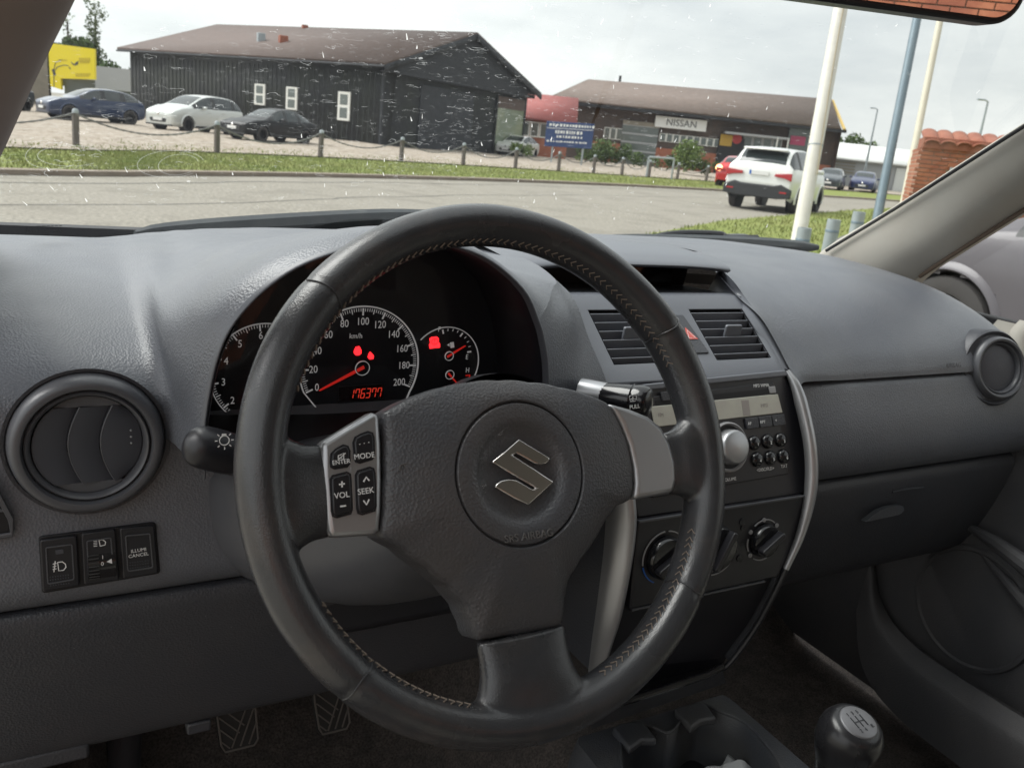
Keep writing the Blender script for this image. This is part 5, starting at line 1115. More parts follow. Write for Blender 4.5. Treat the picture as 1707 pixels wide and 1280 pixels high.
for i in range(2500):
    k = random.randrange(8, nk - 8); p = gl[k] + np.array([random.gauss(0, .8), abs(random.gauss(0, 1.6))]); pts.append((p[0], p[1], .06))
blades('verge_grass', pts, .025, .075, 'short green grass on the strip between road and gravel yard')
pts = []
while len(pts) < 26000:
    p = (random.uniform(4, 34), random.uniform(3.2, 26))
    if inside(p, NG) and random.random() < 14 / (p[0] ** 1.0 + 4): pts.append((*p, .045))
blades('lawn_grass', pts, .03, .09, 'mown green lawn at the flagpoles beside the road')

# ================================================================== posts and chains
mat('post_wood', (.11, .095, .08), .85, var=(6, (.11, .10, .085), .8), bump=[('noise', 30, .4, .01)])
mat('galv', (.36, .40, .42), .5, metal=.3, var=(10, (.30, .34, .36), .7))
mat('chain_steel', (.17, .17, .16), .6, metal=.4)
PP = [(-6.5, 18.1), (-2.8, 20.2), (.88, 22.25), (4.31, 24.35), (7.84, 26.9), (11.37, 29.1), (14.45, 30.5), (17.5, 31.9), (20.4, 33.2), (23.0, 34.3), (25.2, 35.1), (27.4, 35.8), (29.8, 36.5), (32.4, 37.2)]
pm = None; ords = ['first', 'second', 'third', 'fourth', 'fifth', 'sixth', 'seventh', 'eighth', 'ninth', 'tenth', 'eleventh', 'twelfth']
for i, (x, y) in enumerate(PP):
    lab = 'weathered square timber post, %s from the left pillar along the chain fence' % ords[max(0, i - 2)] if i > 1 else 'weathered timber post of the chain fence hidden behind the left pillar, %s one' % ('outer', 'inner')[i]
    if pm is None:
        pm = thing('fence_post', lab, 'post', (x, y, .03), rz=rad(25), group='timber posts of the chain fence'); f = Frame((0, 0, 0), (1, 0, 0), (0, 1, 0), (0, 0, 1))
        obj('post_shaft', MB().prism(rrect(.125, .125, .02), -.1, .74, f), M['post_wood'], pm)
        obj('post_cap', MB().lathe([(.07, .74), (.07, .79), (.05, .83), (0, .84)], f, 16), M['galv'], pm)
    else:
        c = copy_tree(pm); c.location = (x, y, .03); c['label'] = lab; c.rotation_euler = (random.uniform(-.03, .03), random.uniform(-.03, .03), rad(25 + random.uniform(-8, 8)))
for i in range(len(PP) - 1):
    a, b = np.array([*PP[i], .77]), np.array([*PP[i + 1], .77]); n_ = 40; sag = random.uniform(.32, .42)
    c = [a + (b - a) * t - V(0, 0, sag * 4 * t * (1 - t)) for t in np.linspace(0, 1, n_)]
    o = obj('fence_chain', MB().tube(c, [.016 if k % 2 else .026 for k in range(n_)], 6), M['chain_steel'], None)
    tag(o, 'sagging steel chain in the gap after the %s fence post' % (ords[max(0, i - 2)] if i > 1 else ('outer hidden', 'inner hidden')[i]), 'chain', 'chains hung between the fence posts')

# ================================================================== cars
mat('tyre', (.040, .037, .036), .75)
mat('alloy', (.50, .50, .50), .35, metal=.8)
mat('car_glass', (.02, .028, .03), .06, spec=.8)
mat('car_trim', (.025, .026, .028), .5)
mat('lamp_clear', (.75, .76, .76), .12, coat=.5)
mat('lamp_red', (.42, .02, .025), .2, coat=.5)
mat('lamp_lit', (.8, .2, .1), .3, emit=((1, .45, .2), 2.0))
mat('plate_white', (.75, .75, .74), .5)
def paint(n, c, rough=.28): return mat(n, c, rough, metal=.25, coat=.8)
paint('paint_blue', (.007, .022, .070)); paint('paint_silver', (.60, .62, .60)); mat('paint_black', (.006, .0065, .0075), .35, spec=.35); paint('paint_white', (.74, .75, .72)); paint('paint_red', (.50, .02, .025)); mat('paint_lilac', (.095, .088, .098), .38, metal=.1, coat=.2); paint('paint_dark', (.04, .05, .06)); paint('paint_navy', (.02, .03, .10))
def make_car(label, pm_, L_, Wd, prof, wheel_r, wb, fo, loc, heading, kind='hatch', group=None, details=()):
    """prof: stations from nose to tail (x, bottom, belt, roof, half width at belt, half width at roof)"""
    RS = 4
    t = thing('parked_car' if 'moving' not in details else 'driving_car', label, 'car', loc, rz=heading, group=group)
    st = catmull([list(p) for p in prof], 9); rows = []
    for x, zb, zl, zr, wl, wr in st:
        h = zl - zb
        ring = [(wl * .90, zb), (wl * .985, zb + .16 * h), (wl * 1.0, zb + .45 * h), (wl * .995, zb + .78 * h), (wl * .955, zl), ((wl * .955 + wr) / 2 + .008, (zl + zr) / 2 - .01), (wr, zr - .05 * min(1, (zr - zl) / .3)), (wr * .82, zr - .012), (wr * .45, zr + .008), (0, zr + .012)]
        ring = catmull([(x, y, z) for y, z in ring], RS); full = [p for p in ring] + [p * V(1, -1, 1) for p in ring[-2::-1]]; rows.append(full)
    rows = np.array(rows); m_, n_ = rows.shape[:2]; half = (n_ + 1) // 2
    xs_ = st[:, 0]; gap = st[:, 3] - st[:, 2]
    cab_ = [i for i in range(m_) if gap[i] > .14]; i0, i1 = cab_[0], cab_[-1]
    rmax = st[:, 3].max(); roof_i = [i for i in range(m_) if st[i, 3] > rmax - .09]; r0, r1 = roof_i[0], roof_i[-1]
    body = []; gl_w = []; gl_r = []; sides = {}
    xw = (L_ / 2 - fo, L_ / 2 - fo - wb)
    pil = [k for k in (.36, .66)]
    for i in range(m_ - 1):
        for j in range(n_ - 1):
            jj = j if j < half - 1 else n_ - 2 - j; face = (i, j); side = 0 if j < half - 1 else 1
            ring_pos = jj / RS
            fc_ = (rows[i, j] + rows[i + 1, j + 1]) / 2
            if abs(fc_[1]) > Wd * .33 and any(math.hypot(fc_[0] - q, fc_[2] - wheel_r) < wheel_r * 1.13 for q in xw): continue
            if i0 <= i < i1 and 4.0 <= ring_pos < 5.9:
                q = (i - i0) / (i1 - i0)
                if any(abs(q - k) < .035 for k in pil) or q < .03 or q > .95: body.append((i, j, 'trim'))
                else: sides.setdefault((side, sum(q > k for k in pil)), []).append(face)
            elif ring_pos >= 6.6 and i0 - 1 <= i < r0: gl_w.append(face)
            elif ring_pos >= 6.6 and r1 <= i < i1 + 1 and kind != 'none': gl_r.append(face)
            else: body.append((i, j, 'body'))
    def fm(fl):
        b = MB(); ids = {}
        for f_ in fl:
            i, j = f_[:2]; q = []
            for (a, c) in ((i, j), (i, j + 1), (i + 1, j + 1), (i + 1, j)):
                if (a, c) not in ids: ids[(a, c)] = len(b.v); b.v.append(tuple(rows[a, c]))
                q.append(ids[(a, c)])
            b.f.append(tuple(q))
        return b
    bm_ = fm([f_ for f_ in body if f_[2] == 'body'])
    k0 = len(bm_.v); bm_.v += [tuple(p) for p in rows[0]] + [tuple(p) for p in rows[-1]]; bm_.f.append(tuple(range(k0, k0 + n_))); bm_.f.append(tuple(range(k0 + n_, k0 + 2 * n_))[::-1])
    o = obj('body', bm_, M[pm_], t, smooth=45); 
    tr = [f_ for f_ in body if f_[2] == 'trim']
    if tr: obj('window_pillars', fm(tr), M['car_trim'], t, kind='stuff')
    if gl_w: obj('windscreen', fm(gl_w), M['car_glass'], t)
    if gl_r: obj('rear_window', fm(gl_r), M['car_glass'], t)
    for k_, fl in sides.items(): obj('side_window', fm(fl), M['car_glass'], t)
    xf = L_ / 2 - fo
    for sx_ in (xf, xf - wb):
        for sy_ in (-1, 1):
            f = Frame((sx_, sy_ * (Wd / 2 - .12), wheel_r), (1, 0, 0), (0, 0, 1), (0, sy_, 0))
            w_ = obj('wheel', MB().lathe([(wheel_r * .62, -.10), (wheel_r * .97, -.09), (wheel_r, -.04), (wheel_r, .08), (wheel_r * .96, .105), (wheel_r * .80, .118), (wheel_r * .66, .110), (wheel_r * .64, .085)], f, 28), M['tyre'], t)
            rim = MB().lathe([(wheel_r * .66, .100), (wheel_r * .63, .108), (wheel_r * .60, .085), (wheel_r * .58, .02)], f, 28)
            obj('rim', rim, M['alloy'], w_)
            sp_ = MB()
            for k_ in range(5):
                g = f.moved(0, 0, .085, 2 * math.pi * k_ / 5 + .3); sp_.prism([(.02, -.03), (wheel_r * .62, -.045), (wheel_r * .62, .045), (.02, .03)], -.02, .012, g)
            sp_.lathe([(.06, -.02), (.055, .018), (0, .02)], f.moved(0, 0, .085), 12); obj('spokes', sp_, M['alloy'], w_, kind='stuff')
            obj('wheel_arch', MB().lathe([(wheel_r * 1.30, .085), (wheel_r * 1.22, .118), (wheel_r * 1.12, .126), (wheel_r * 1.085, .112), (wheel_r * 1.08, -.02)], f, 36, a0=rad(-14), a1=rad(194)), M[pm_], t, smooth=60)
            obj('arch_void', MB().lathe([(wheel_r * 1.14, -.13), (0, -.13)], f, 28), M['black'], t)
            obj('arch_liner', MB().lathe([(wheel_r * 1.12, .10), (wheel_r * 1.12, -.14)], f, 28, a0=rad(-14), a1=rad(194)), M['black'], t)
    # lamps, plates, mirrors
    nose, tail = rows[2], rows[-3]
    zb0, zl0, wl0 = prof[1][1], prof[1][2], prof[1][4]
    for s_ in (-1, 1):
        if 'front' in details:
            xh = prof[1][0]; hp_ = [(xh - .36, s_ * (wl0 * 1.00 + .03), zl0 - .07), (xh - .04, s_ * wl0 * .86, zl0 - .12), (xh + .05, s_ * wl0 * .58, zl0 - .14), (xh + .03, s_ * wl0 * .60, zl0 - .03), (xh - .12, s_ * wl0 * .88, zl0 - .02)]
            c_ = np.mean(hp_, 0); b = MB(); b.add([*hp_, *[tuple(np.array(p) + V(.03, s_ * .015, .01)) for p in hp_]], [(0, 1, 2, 3, 4), (9, 8, 7, 6, 5)] + [(i, (i + 1) % 5, 5 + (i + 1) % 5, 5 + i) for i in range(5)]); obj('headlight', b, M['lamp_clear'], t, bevel=.01)
        xm = st[i0, 0] - .55 if kind != 'suv' else st[i0, 0] - .5
        zm = prof[3][2]; obj('side_mirror', MB().box((xm, s_ * (Wd / 2 + .06), zm + .06), (.12, .20, .13)), M[pm_ if 'dark_mirror' not in details else 'car_trim'], t, bevel=.04, seg=3)
        if 'side' in details:
            obj('sill_strip', MB().box((xf - wb / 2, s_ * (Wd / 2 - .015), prof[3][1] + .07), (wb - wheel_r * 2.4, .05, .08)), M['car_trim'], t, bevel=.01)
            for k_ in (-.05, .85): obj('door_handle', MB().box((-k_ + .05, s_ * (Wd / 2 + .005), prof[4][2] - .12), (.18, .03, .03)), M[pm_], t, bevel=.008)
        if 'rear' in details:
            xt = prof[-2][0]; wl1 = prof[-2][4]; zt = prof[-2][2]
            obj('tail_light', MB().prism([(s_ * wl1 * 1.0, zt - .02), (s_ * wl1 * .50, zt - .06), (s_ * wl1 * .48, zt - .13), (s_ * wl1 * .80, zt - .16), (s_ * wl1 * 1.01, zt - .22)], 0, .06, Frame((xt - .03 - .02, 0, 0), (0, 1, 0), (0, 0, 1), (-1, 0, 0))), M['lamp_red'], t, bevel=.01)
    xn = prof[0][0]
    if 'front' in details:
        obj('lower_grille', MB().prism(rounded([(-.42, zb0 + .14), (.42, zb0 + .14), (.48, zb0 + .30), (-.48, zb0 + .30)], .05), 0, .02, Frame((xn, 0, 0), (0, 1, 0), (0, 0, 1), (1, 0, 0))), M['car_trim'], t, bevel=.008)
        obj('number_plate', MB().box((xn + .03, 0, zb0 + .25), (.02, .50, .11)), M['plate_white'], t, bevel=.004)
        obj('front_emblem', MB().lathe([(.07, 0), (.05, .02), (0, .025)], Frame((xn + .005, 0, zl0 - .10), (0, 1, 0), (0, 0, 1), (1, 0, 0)), 12), M['chrome'], t)
        obj('bumper_lip', MB().box((xn - .08, 0, zb0 + .03), (.16, Wd * .80, .07)), M['car_trim'], t, bevel=.02)
    return t
def heading(dx, dy): return math.atan2(dy, dx)
hatch = [(2.12, .28, .62, .64, .55, .45), (2.02, .22, .74, .76, .78, .62), (1.55, .20, .88, .93, .86, .70), (1.05, .20, .93, 1.0, .88, .72), (.35, .20, .96, 1.33, .89, .66), (-.15, .20, .97, 1.44, .89, .62), (-.8, .20, .98, 1.45, .89, .62), (-1.45, .22, 1.0, 1.36, .88, .60), (-1.85, .26, 1.0, 1.14, .85, .62), (-2.05, .32, .92, .95, .80, .66), (-2.12, .36, .60, .64, .72, .60)]
wagon = [(2.20, .28, .62, .64, .55, .45), (2.10, .22, .76, .79, .78, .62), (1.60, .20, .92, .98, .87, .70), (1.15, .20, .97, 1.06, .89, .72), (.40, .20, 1.0, 1.40, .90, .66), (-.15, .20, 1.01, 1.52, .90, .63), (-.9, .20, 1.02, 1.54, .90, .63), (-1.65, .22, 1.03, 1.48, .89, .62), (-2.05, .26, 1.02, 1.30, .87, .64), (-2.20, .32, .95, 1.0, .82, .68), (-2.25, .36, .60, .64, .75, .62)]
coupe = [(2.10, .30, .60, .62, .62, .50), (2.00, .24, .68, .71, .80, .64), (1.50, .22, .80, .85, .84, .70), (.95, .22, .86, .92, .85, .70), (.30, .22, .88, 1.24, .86, .62), (-.15, .22, .89, 1.36, .86, .58), (-.75, .22, .90, 1.37, .86, .58), (-1.30, .24, .91, 1.22, .85, .58), (-1.75, .28, .90, .98, .83, .64), (-2.0, .34, .84, .87, .80, .68), (-2.08, .38, .56, .60, .74, .62)]
suv = [(2.25, .40, .72, .75, .60, .50), (2.15, .30, .92, .96, .82, .66), (1.65, .26, 1.04, 1.10, .90, .74), (1.15, .26, 1.08, 1.16, .92, .76), (.45, .26, 1.10, 1.52, .93, .70), (-.1, .26, 1.11, 1.66, .93, .68), (-.9, .26, 1.13, 1.68, .93, .68), (-1.70, .28, 1.15, 1.62, .92, .67), (-2.10, .34, 1.14, 1.36, .90, .70), (-2.25, .40, 1.06, 1.10, .87, .76), (-2.30, .46, .70, .74, .84, .72)]
make_car('dark blue hatchback parked left of the silver estate car, front to the left', 'paint_blue', 4.3, 1.80, hatch, .33, 2.65, .86, (2.45, 44.5, .03), heading(-.95, -.34), details=('front', 'side'))
make_car('silver estate car with roof rails parked between the blue hatchback and the black car', 'paint_silver', 4.45, 1.82, [(a_, b_, c_ * 1.05, d_ * 1.06, e_, f_) for a_, b_, c_, d_, e_, f_ in wagon], .34, 2.70, .88, (6.55, 42.3, .03), heading(-.80, -.62), details=('front', 'side'))
make_car('black coupe parked nearest the dark barn wall', 'paint_black', 4.15, 1.74, coupe, .31, 2.50, .86, (9.05, 38.7, .03), heading(-.86, -.52), details=('front', 'side', 'dark_mirror'))
make_car('dark car half hidden behind the left pillar at the concrete wall', 'paint_dark', 4.3, 1.80, hatch, .32, 2.65, .86, (-1.6, 52.0, .03), heading(-.6, -.8), details=('front',))
rv = make_car('white SUV driving away on the road, seen from behind', 'paint_white', 4.6, 1.86, suv, .36, 2.70, .92, (18.8, 18.45, .0), heading(.86, .51), kind='suv', details=('rear', 'moving'))
fB = Frame((-2.30, 0, 0), (0, -1, 0), (0, 0, 1), (-1, 0, 0))
obj('rear_bumper', MB().prism([(-.90, .40), (-.55, .36), (.55, .36), (.90, .40), (.91, .62), (.62, .74), (.45, .70), (-.45, .70), (-.62, .74), (-.91, .62)], -.10, .05, fB), M['car_trim'], rv, bevel=.03)
obj('number_plate', MB().prism([(-.26, .93), (.26, .93), (.26, 1.04), (-.26, 1.04)], 0, .03, fB), M['plate_white'], rv, bevel=.004)
obj('plate_band', MB().prism([(-.26, .93), (-.21, .93), (-.21, 1.04), (-.26, 1.04)], .03, .034, fB), M['blue_print'], rv)
obj('rear_spoiler', MB().box((-1.98, 0, 1.60), (.30, 1.15, .05)), M['paint_white'], rv, bevel=.02)
for s_ in (-1, 1): obj('reflector', MB().prism([(s_ * .62, .52), (s_ * .80, .52), (s_ * .80, .56), (s_ * .62, .56)], .05, .06, fB), M['lamp_red'], rv)
rd = make_car('red car ahead of the white SUV, mostly hidden behind it, brake lamp lit', 'paint_red', 4.0, 1.75, hatch, .31, 2.5, .84, (29.3, 31.2, .0), heading(.80, .60), details=('rear', 'moving'))
obj('brake_light', MB().lathe([(.16, 0), (.14, .04), (0, .05)], Frame((-2.06, .70, .86), (0, 1, 0), (0, 0, 1), (-1, 0, 0)), 16), M['lamp_lit'], rd)
make_car('dark car in the row in front of the white industrial hall', 'paint_dark', 4.3, 1.8, hatch, .32, 2.65, .86, (49.5, 43.8, .0), heading(-.8, -.6), details=('front',))
make_car('navy blue car in the row in front of the white industrial hall', 'paint_navy', 4.3, 1.8, hatch, .32, 2.65, .86, (53.6, 44.3, .0), heading(-.8, -.6), details=('front',))
make_car('pale small car parked beside the blue sign board', 'paint_white', 4.0, 1.75, hatch, .31, 2.5, .84, (30.5, 55.5, .0), heading(-.8, -.6), details=('front',))
make_car('blue car parked under the red roofed annex', 'paint_blue', 4.0, 1.75, hatch, .31, 2.5, .84, (28.6, 57.6, .0), heading(-.8, -.6), details=('front',))
# the neighbouring car seen through the passenger window
nb = make_car('pale lilac grey car parked to the right, seen through the passenger window', 'paint_lilac', 4.3, 1.80, [(x * 1.13, *r_) for x, *r_ in hatch], .325, 2.60, .90, (5.90, 2.10, .0), heading(0, 1), details=('front', 'side'))

# ================================================================== flagpoles, lamp posts, bollards
mat('pole_white', (.70, .68, .62), .4, var=(8, (.60, .57, .50), .6)); mat('pole_cream', (.62, .58, .47), .45, var=(3, (.55, .5, .4), .6)); mat('pole_blue', (.16, .21, .25), .45, metal=.3, var=(8, (.20, .25, .28), .6))
def pole(name, label, cat, b, top, r0, r1, m, group=None):
    b, top = V(*b), V(*top); t = thing(name, label, cat, (b[0], b[1], 0), group=group); d = (top - b) / (top[2] - b[2]); base = b - d * b[2]
    obj('pole_shaft', MB().tube([base + d * z for z in (-.1, 1, 2.5, 4, 6, 8)], [r0 + (r1 - r0) * k / 5 for k in range(6)], 18), M[m], t, smooth=60)
    obj('pole_foot', MB().lathe([(r0 * 1.5, 0), (r0 * 1.5, .12), (r0 * 1.05, .15)], Frame((base[0], base[1], 0), (1, 0, 0), (0, 1, 0), (0, 0, 1)), 18), M['galv'], t)
    return t, base, d
t, base, d = pole('flagpole', 'thick white flagpole with loose halyard on the lawn, nearest one', 'flagpole', at(1331, 398, D=9), at(1404, 0, D=9), .078, .066, 'pole_white', 'flagpoles on the lawn')
o_ = (_R * .060)
obj('halyard', MB().tube([base + d * z + V(-.6, -.6, 0) * .095 + _R * (.075 - .05 * math.sin((z - 1) * .9)) for z in np.linspace(1.15, 7, 16)], .006, 6), mat('rope', (.42, .36, .25), .9), t)
obj('pole_joint', MB().tube([base + d * 1.44, base + d * 1.452], .0785, 18), M['galv'], t)
pole('street_lamp_post', 'dark blue grey steel lamp post between the two flagpoles', 'lamp post', at(1465, 350, D=14), at(1535, 0, D=14), .078, .062, 'pole_blue')
pole('flagpole', 'slim cream flagpole beside the brick shed, farther one', 'flagpole', at(1508, 330, D=16), at(1574, 0, D=16), .068, .056, 'pole_cream', 'flagpoles on the lawn')
bo = None
for i, (x, y, D_) in enumerate(((1342, 380, 7.6), (1391, 366, 8.0), (1433, 353, 8.6))):
    p = at(x, y, D=D_); lab = 'round grey steel bollard on the lawn, %s from the flagpole' % ('first', 'second', 'third')[i]
    t = thing('bollard', lab, 'bollard', (p[0], p[1], 0), group='grey bollards on the lawn'); f = Frame((p[0], p[1], 0), (1, 0, 0), (0, 1, 0), (0, 0, 1)); r = .062
    obj('bollard_tube', MB().lathe([(r, -.05), (r, p[2] - .02), (r * .97, p[2]), (r * .8, p[2]), (r * .78, p[2] - .05)], f, 24), M['galv'], t); obj('bollard_collar', MB().lathe([(r * 1.04, p[2] - .12), (r * 1.04, p[2] - .10), (r, p[2] - .095)], f, 24), M['pole_blue'], t)

# ================================================================== brick shed on the right
mat('brick', (.34, .115, .06), .85, var=((7, (.43, .175, .095), .8), (2.5, (.22, .07, .045), .7)), bump=[('noise', 80, .4, .004)]); mat('mortar', (.40, .33, .26), .95, bump=[('noise', 90, .4, .004)])
mat('clay_tile', (.30, .10, .06), .85, var=((5, (.22, .075, .05), .8), (1.5, (.36, .14, .08), .5))); mat('hatch_grey', (.42, .46, .47), .5)
shed = thing('brick_shed', 'small orange brick shed with clay tile roof beside the cream flagpole', 'shed', (13.4, 9.3, 0))
kf = Frame((12.72, 9.50, 0), unit(V(.66, -.75, 0)), (0, 0, 1)); kf.n = np.cross(kf.ex, kf.ey); kf.n = kf.n if kf.n[1] < 0 else -kf.n
Wk, Hk = 2.3, 1.74
obj('wall_core', MB().box((Wk / 2, Hk / 2, -1.0), (Wk, Hk, 1.96), kf), M['mortar'], shed)
bmesh_ = None; nb_ = 0
def brick_mesh(fr, name='brick'):
    b = MB(); b.box((0, 0, 0), (.228, .054, .03), Frame((0, 0, 0), fr.ex, fr.ey, fr.n)); me = bpy.data.meshes.new(name); me.from_pydata(b.v, [], b.f); me.update(); me.materials.append(M['brick']); return me
bmk = brick_mesh(kf)
for r_ in range(12, 26):
    for c_ in range(10):
        u = .0 + c_ * .240 + (.12 if r_ % 2 else 0) + .06; v = .035 + r_ * .067
        if .46 < u < .98 and 1.05 < v < 1.45: continue
        if u > Wk - .10: continue
        if c_ == 0 and r_ % 2:
            hb_ = obj('brick', MB().box((.04, v, -.012), (.100, .054, .03), kf), M['brick'], shed, smooth=0)
        o = bpy.data.objects.new('brick', bmk); COL.objects.link(o); o.parent = shed; o.location = Vector(kf(u, v, -.012 + random.uniform(-.002, .003))) - shed.location
low = MB()
for r_ in range(0, 12):
    for c_ in range(9): low.box((.18 + c_ * .240, .035 + r_ * .067, -.012), (.228, .054, .03), kf)
obj('lower_bricks', low, M['brick'], shed, smooth=0, kind='stuff')
low = MB()
sf_ = Frame(kf(0, 0, 0), -kf.n, (0, 0, 1), -kf.ex)
for r_ in range(0, 26):
    for c_ in range(8): low.box((.12 + c_ * .240 + (.12 if r_ % 2 else 0), .035 + r_ * .067, -.012), (.228, .054, .03), sf_)
obj('side_bricks', low, M['brick'], shed, smooth=0, kind='stuff')
obj('hatch', MB().box((.72, 1.25, .012), (.52, .42, .03), kf), M['hatch_grey'], shed, bevel=.004); obj('hatch_lintel', MB().box((.72, 1.485, .012), (.60, .05, .03), kf), M['brick'], shed)
obj('eaves_board', MB().box((Wk / 2, Hk + .07, -.48), (Wk + .02, .17, 1.04), kf), M['clay_tile'], shed)
for c_ in range(10):
    f = Frame(kf(.12 + c_ * .235, Hk + .05, .10), kf.ex, kf.ey, kf.n); rows = []
    for w_, dz in ((.0, 0.0), (-.5, .10), (-1.1, .22)): rows.append([f(.125 * math.cos(q), .055 * math.sin(q) * 1.3 + dz, w_) for q in np.linspace(0, math.pi, 10)])
    obj('roof_tile', MB().grid(rows), M['clay_tile'], shed, solid=.02)
# ================================================================== brick wall behind the car (seen in the mirror)
wallY = -8.2
bw = thing('brick_building', 'orange brick building behind the car, seen only in the rear-view mirror', 'building', (-1.0, wallY, 0))
wf = Frame((0, wallY, 0), (-1, 0, 0), (0, 0, 1), (0, 1, 0))
obj('wall_core', MB().box((-1.0, 2.2, -.2), (22, 4.6, .36), wf), M['brick_field'] if 'brick_field' in M else M['mortar'], bw)
vin = unit(ray(1560, 12)); dout = vin - 2 * (vin @ MF.n) * MF.n; hit = at(1560, 12, D=.60); hit = hit + dout * ((wallY - hit[1]) / dout[1]); hu, hv = -hit[0], hit[2]
bmr = brick_mesh(wf); nn_ = 0
rlo, clo = int(round(hv / .067)), int(round(hu / .240))
for r_ in range(rlo - 7, rlo + 9):
    for c_ in range(clo - 8, clo + 9):
        if r_ < 0: continue
        o = bpy.data.objects.new('brick', bmr); COL.objects.link(o); o.parent = bw; o.location = Vector(wf(c_ * .240 + (.12 if r_ % 2 else 0), r_ * .067, .0)) - bw.location; nn_ += 1
rest = MB()
for r_ in range(0, 64):
    for c_ in range(-34, 30):
        if rlo - 7 <= r_ < rlo + 9 and clo - 8 <= c_ < clo + 9: continue
        rest.box((c_ * .240 + (.12 if r_ % 2 else 0), r_ * .067, 0), (.228, .054, .03), wf)
obj('bricks_beyond', rest, M['brick'], bw, smooth=0, kind='stuff', recalc=False)
# ================================================================== buildings across the road
mat('barn_wood', (.018, .020, .022), .8, bump=[('noise', 8, .3, .02)], var=((3, (.032, .034, .034), .8), (.5, (.026, .030, .022), .7)))
mat('barn_board', (.030, .033, .038), .75, var=(3, (.042, .045, .05), .7))
mat('roof_brown', (.115, .083, .072), .85, var=((2.5, (.085, .064, .056), .7), (14, (.145, .108, .095), .7)), bump=[('noise', 12, .5, .03)])
mat('roof_greybrown', (.165, .125, .105), .85, var=((2.5, (.12, .095, .08), .7), (14, (.20, .16, .14), .7)), bump=[('noise', 12, .5, .03)])
mat('roof_red', (.33, .105, .095), .8, var=(4, (.27, .085, .08), .7))
mat('white_frame', (.74, .74, .70), .6)
mat('pane', (.10, .12, .11), .08, spec=.8); mat('pane_green', (.20, .24, .17), .15, var=(.6, (.30, .32, .20), .9))
mat('yellow_sign', (.88, .72, .02), .55); mat('concrete', (.30, .27, .22), .9, var=(1.5, (.24, .22, .18), .8)); mat('cladding_grey', (.36, .37, .38), .6); mat('cladding_white', (.68, .69, .67), .6, var=(.5, (.60, .61, .6), .6))
mat('far_brick', (.36, .135, .08), .85, var=(2, (.28, .10, .06), .7)); mat('dark_fascia', (.085, .066, .056), .8, var=((1.0, (.12, .08, .062), .8), (7, (.055, .046, .042), .6))); mat('sign_white', (.78, .79, .78), .5); mat('sign_blue', (.025, .055, .16), .5); mat('sign_letter', (.06, .065, .07), .5); mat('gold_board', (.50, .36, .12), .7); mat('led_amber', (.42, .26, .03), .5); mat('led_red', (.36, .03, .03), .5); mat('pink_print', (.38, .06, .13), .5)
# --- black barn
barn = thing('timber_barn', 'black timber barn with brown tiled gable roof behind the parked cars', 'barn', (18.0, 49.6, 0))
gdir, ldir = unit(V(.876, .482, 0)), unit(V(-.482, .876, 0)); A0 = V(18.0, 49.6, 0); GW, GL, EH, RH = 15.8, 23.6, 4.62, 7.25
BF = Frame(A0, gdir, ldir, (0, 0, 1))
B_ = lambda u, v, w: BF(u, v, w)
obj('long_wall', MB().add([B_(0, 0, 0), B_(0, GL, 0), B_(0, GL, EH), B_(0, 0, EH)], [(0, 1, 2, 3)]), M['barn_wood'], barn, solid=-.2)
obj('gable_wall', MB().add([B_(0, 0, 0), B_(GW, 0, 0), B_(GW, 0, EH), B_(GW / 2, 0, RH), B_(0, 0, EH)], [(0, 1, 2, 3, 4)]), M['barn_wood'], barn)
obj('far_wall', MB().add([B_(GW, 0, 0), B_(GW, GL, 0), B_(GW, GL, EH), B_(GW, 0, EH), B_(0, GL, 0), B_(0, GL, EH), B_(GW / 2, GL, RH)], [(0, 1, 2, 3), (1, 4, 5, 6, 2)]), M['barn_wood'], barn)
sl_ = (RH - EH) / (GW / 2); ov = .7
for s_, nm in ((0, 'near'), (1, 'far')):
    u0, u1 = (-ov, GW / 2) if s_ == 0 else (GW + ov, GW / 2)
    obj('roof_slope', MB().add([B_(u0, -ov, EH - sl_ * ov + .05), B_(u0, GL + ov, EH - sl_ * ov + .05), B_(u1, GL + ov, RH + .05), B_(u1, -ov, RH + .05)], [(0, 1, 2, 3)]), M['roof_brown'], barn, solid=.16)
    obj('verge_board', MB().add([B_(u0, -ov - .02, EH - sl_ * ov - .28), B_(u1, -ov - .02, RH - .25), B_(u1, -ov - .02, RH + .10), B_(u0, -ov - .02, EH - sl_ * ov + .10)], [(0, 1, 2, 3)]), M['barn_board'], barn, solid=.06)
obj('eaves_gutter', MB().tube([B_(-ov - .05, -ov, EH - sl_ * ov), B_(-ov - .05, GL + ov, EH - sl_ * ov)], .07, 8), M['barn_board'], barn)
for k_ in range(16):   # weatherboards of the gable
    z = EH - .35 + k_ * (RH - EH + .2) / 16; hw_ = min(GW / 2 + .3, (RH - z) / sl_ + .05)
    if hw_ > .2: obj('gable_board', MB().box((GW / 2, -.42 - .012 * (k_ % 2), z), (2 * hw_, .03, .165), BF), M['barn_board'], barn)
obj('gable_soffit', MB().box((GW / 2, -.22, EH - .46), (GW + .6, .44, .06), BF), M['barn_board'], barn)
obj('corner_board', MB().box((-.10, -.06, EH / 2 - .2), (.16, .16, EH - .4), BF), M['barn_board'], barn)
obj('gable_door_leaf', MB().box((6.2, -.06, 1.9), (5.6, .08, 3.8), BF), M['barn_board'], barn, bevel=.01)
gd_ = obj('glazed_door', MB().box((13.6, -.05, 1.9), (3.6, .08, 3.9), BF), M['pane_green'], barn)
obj('door_header', MB().box((13.6, -.10, 3.55), (3.6, .06, .75), BF), M['roof_brown'], gd_); 
for u_ in (11.75, 15.45): obj('door_post', MB().box((u_, -.12, 1.95), (.14, .12, 3.9), BF), M['barn_wood'], gd_)
bt_ = None
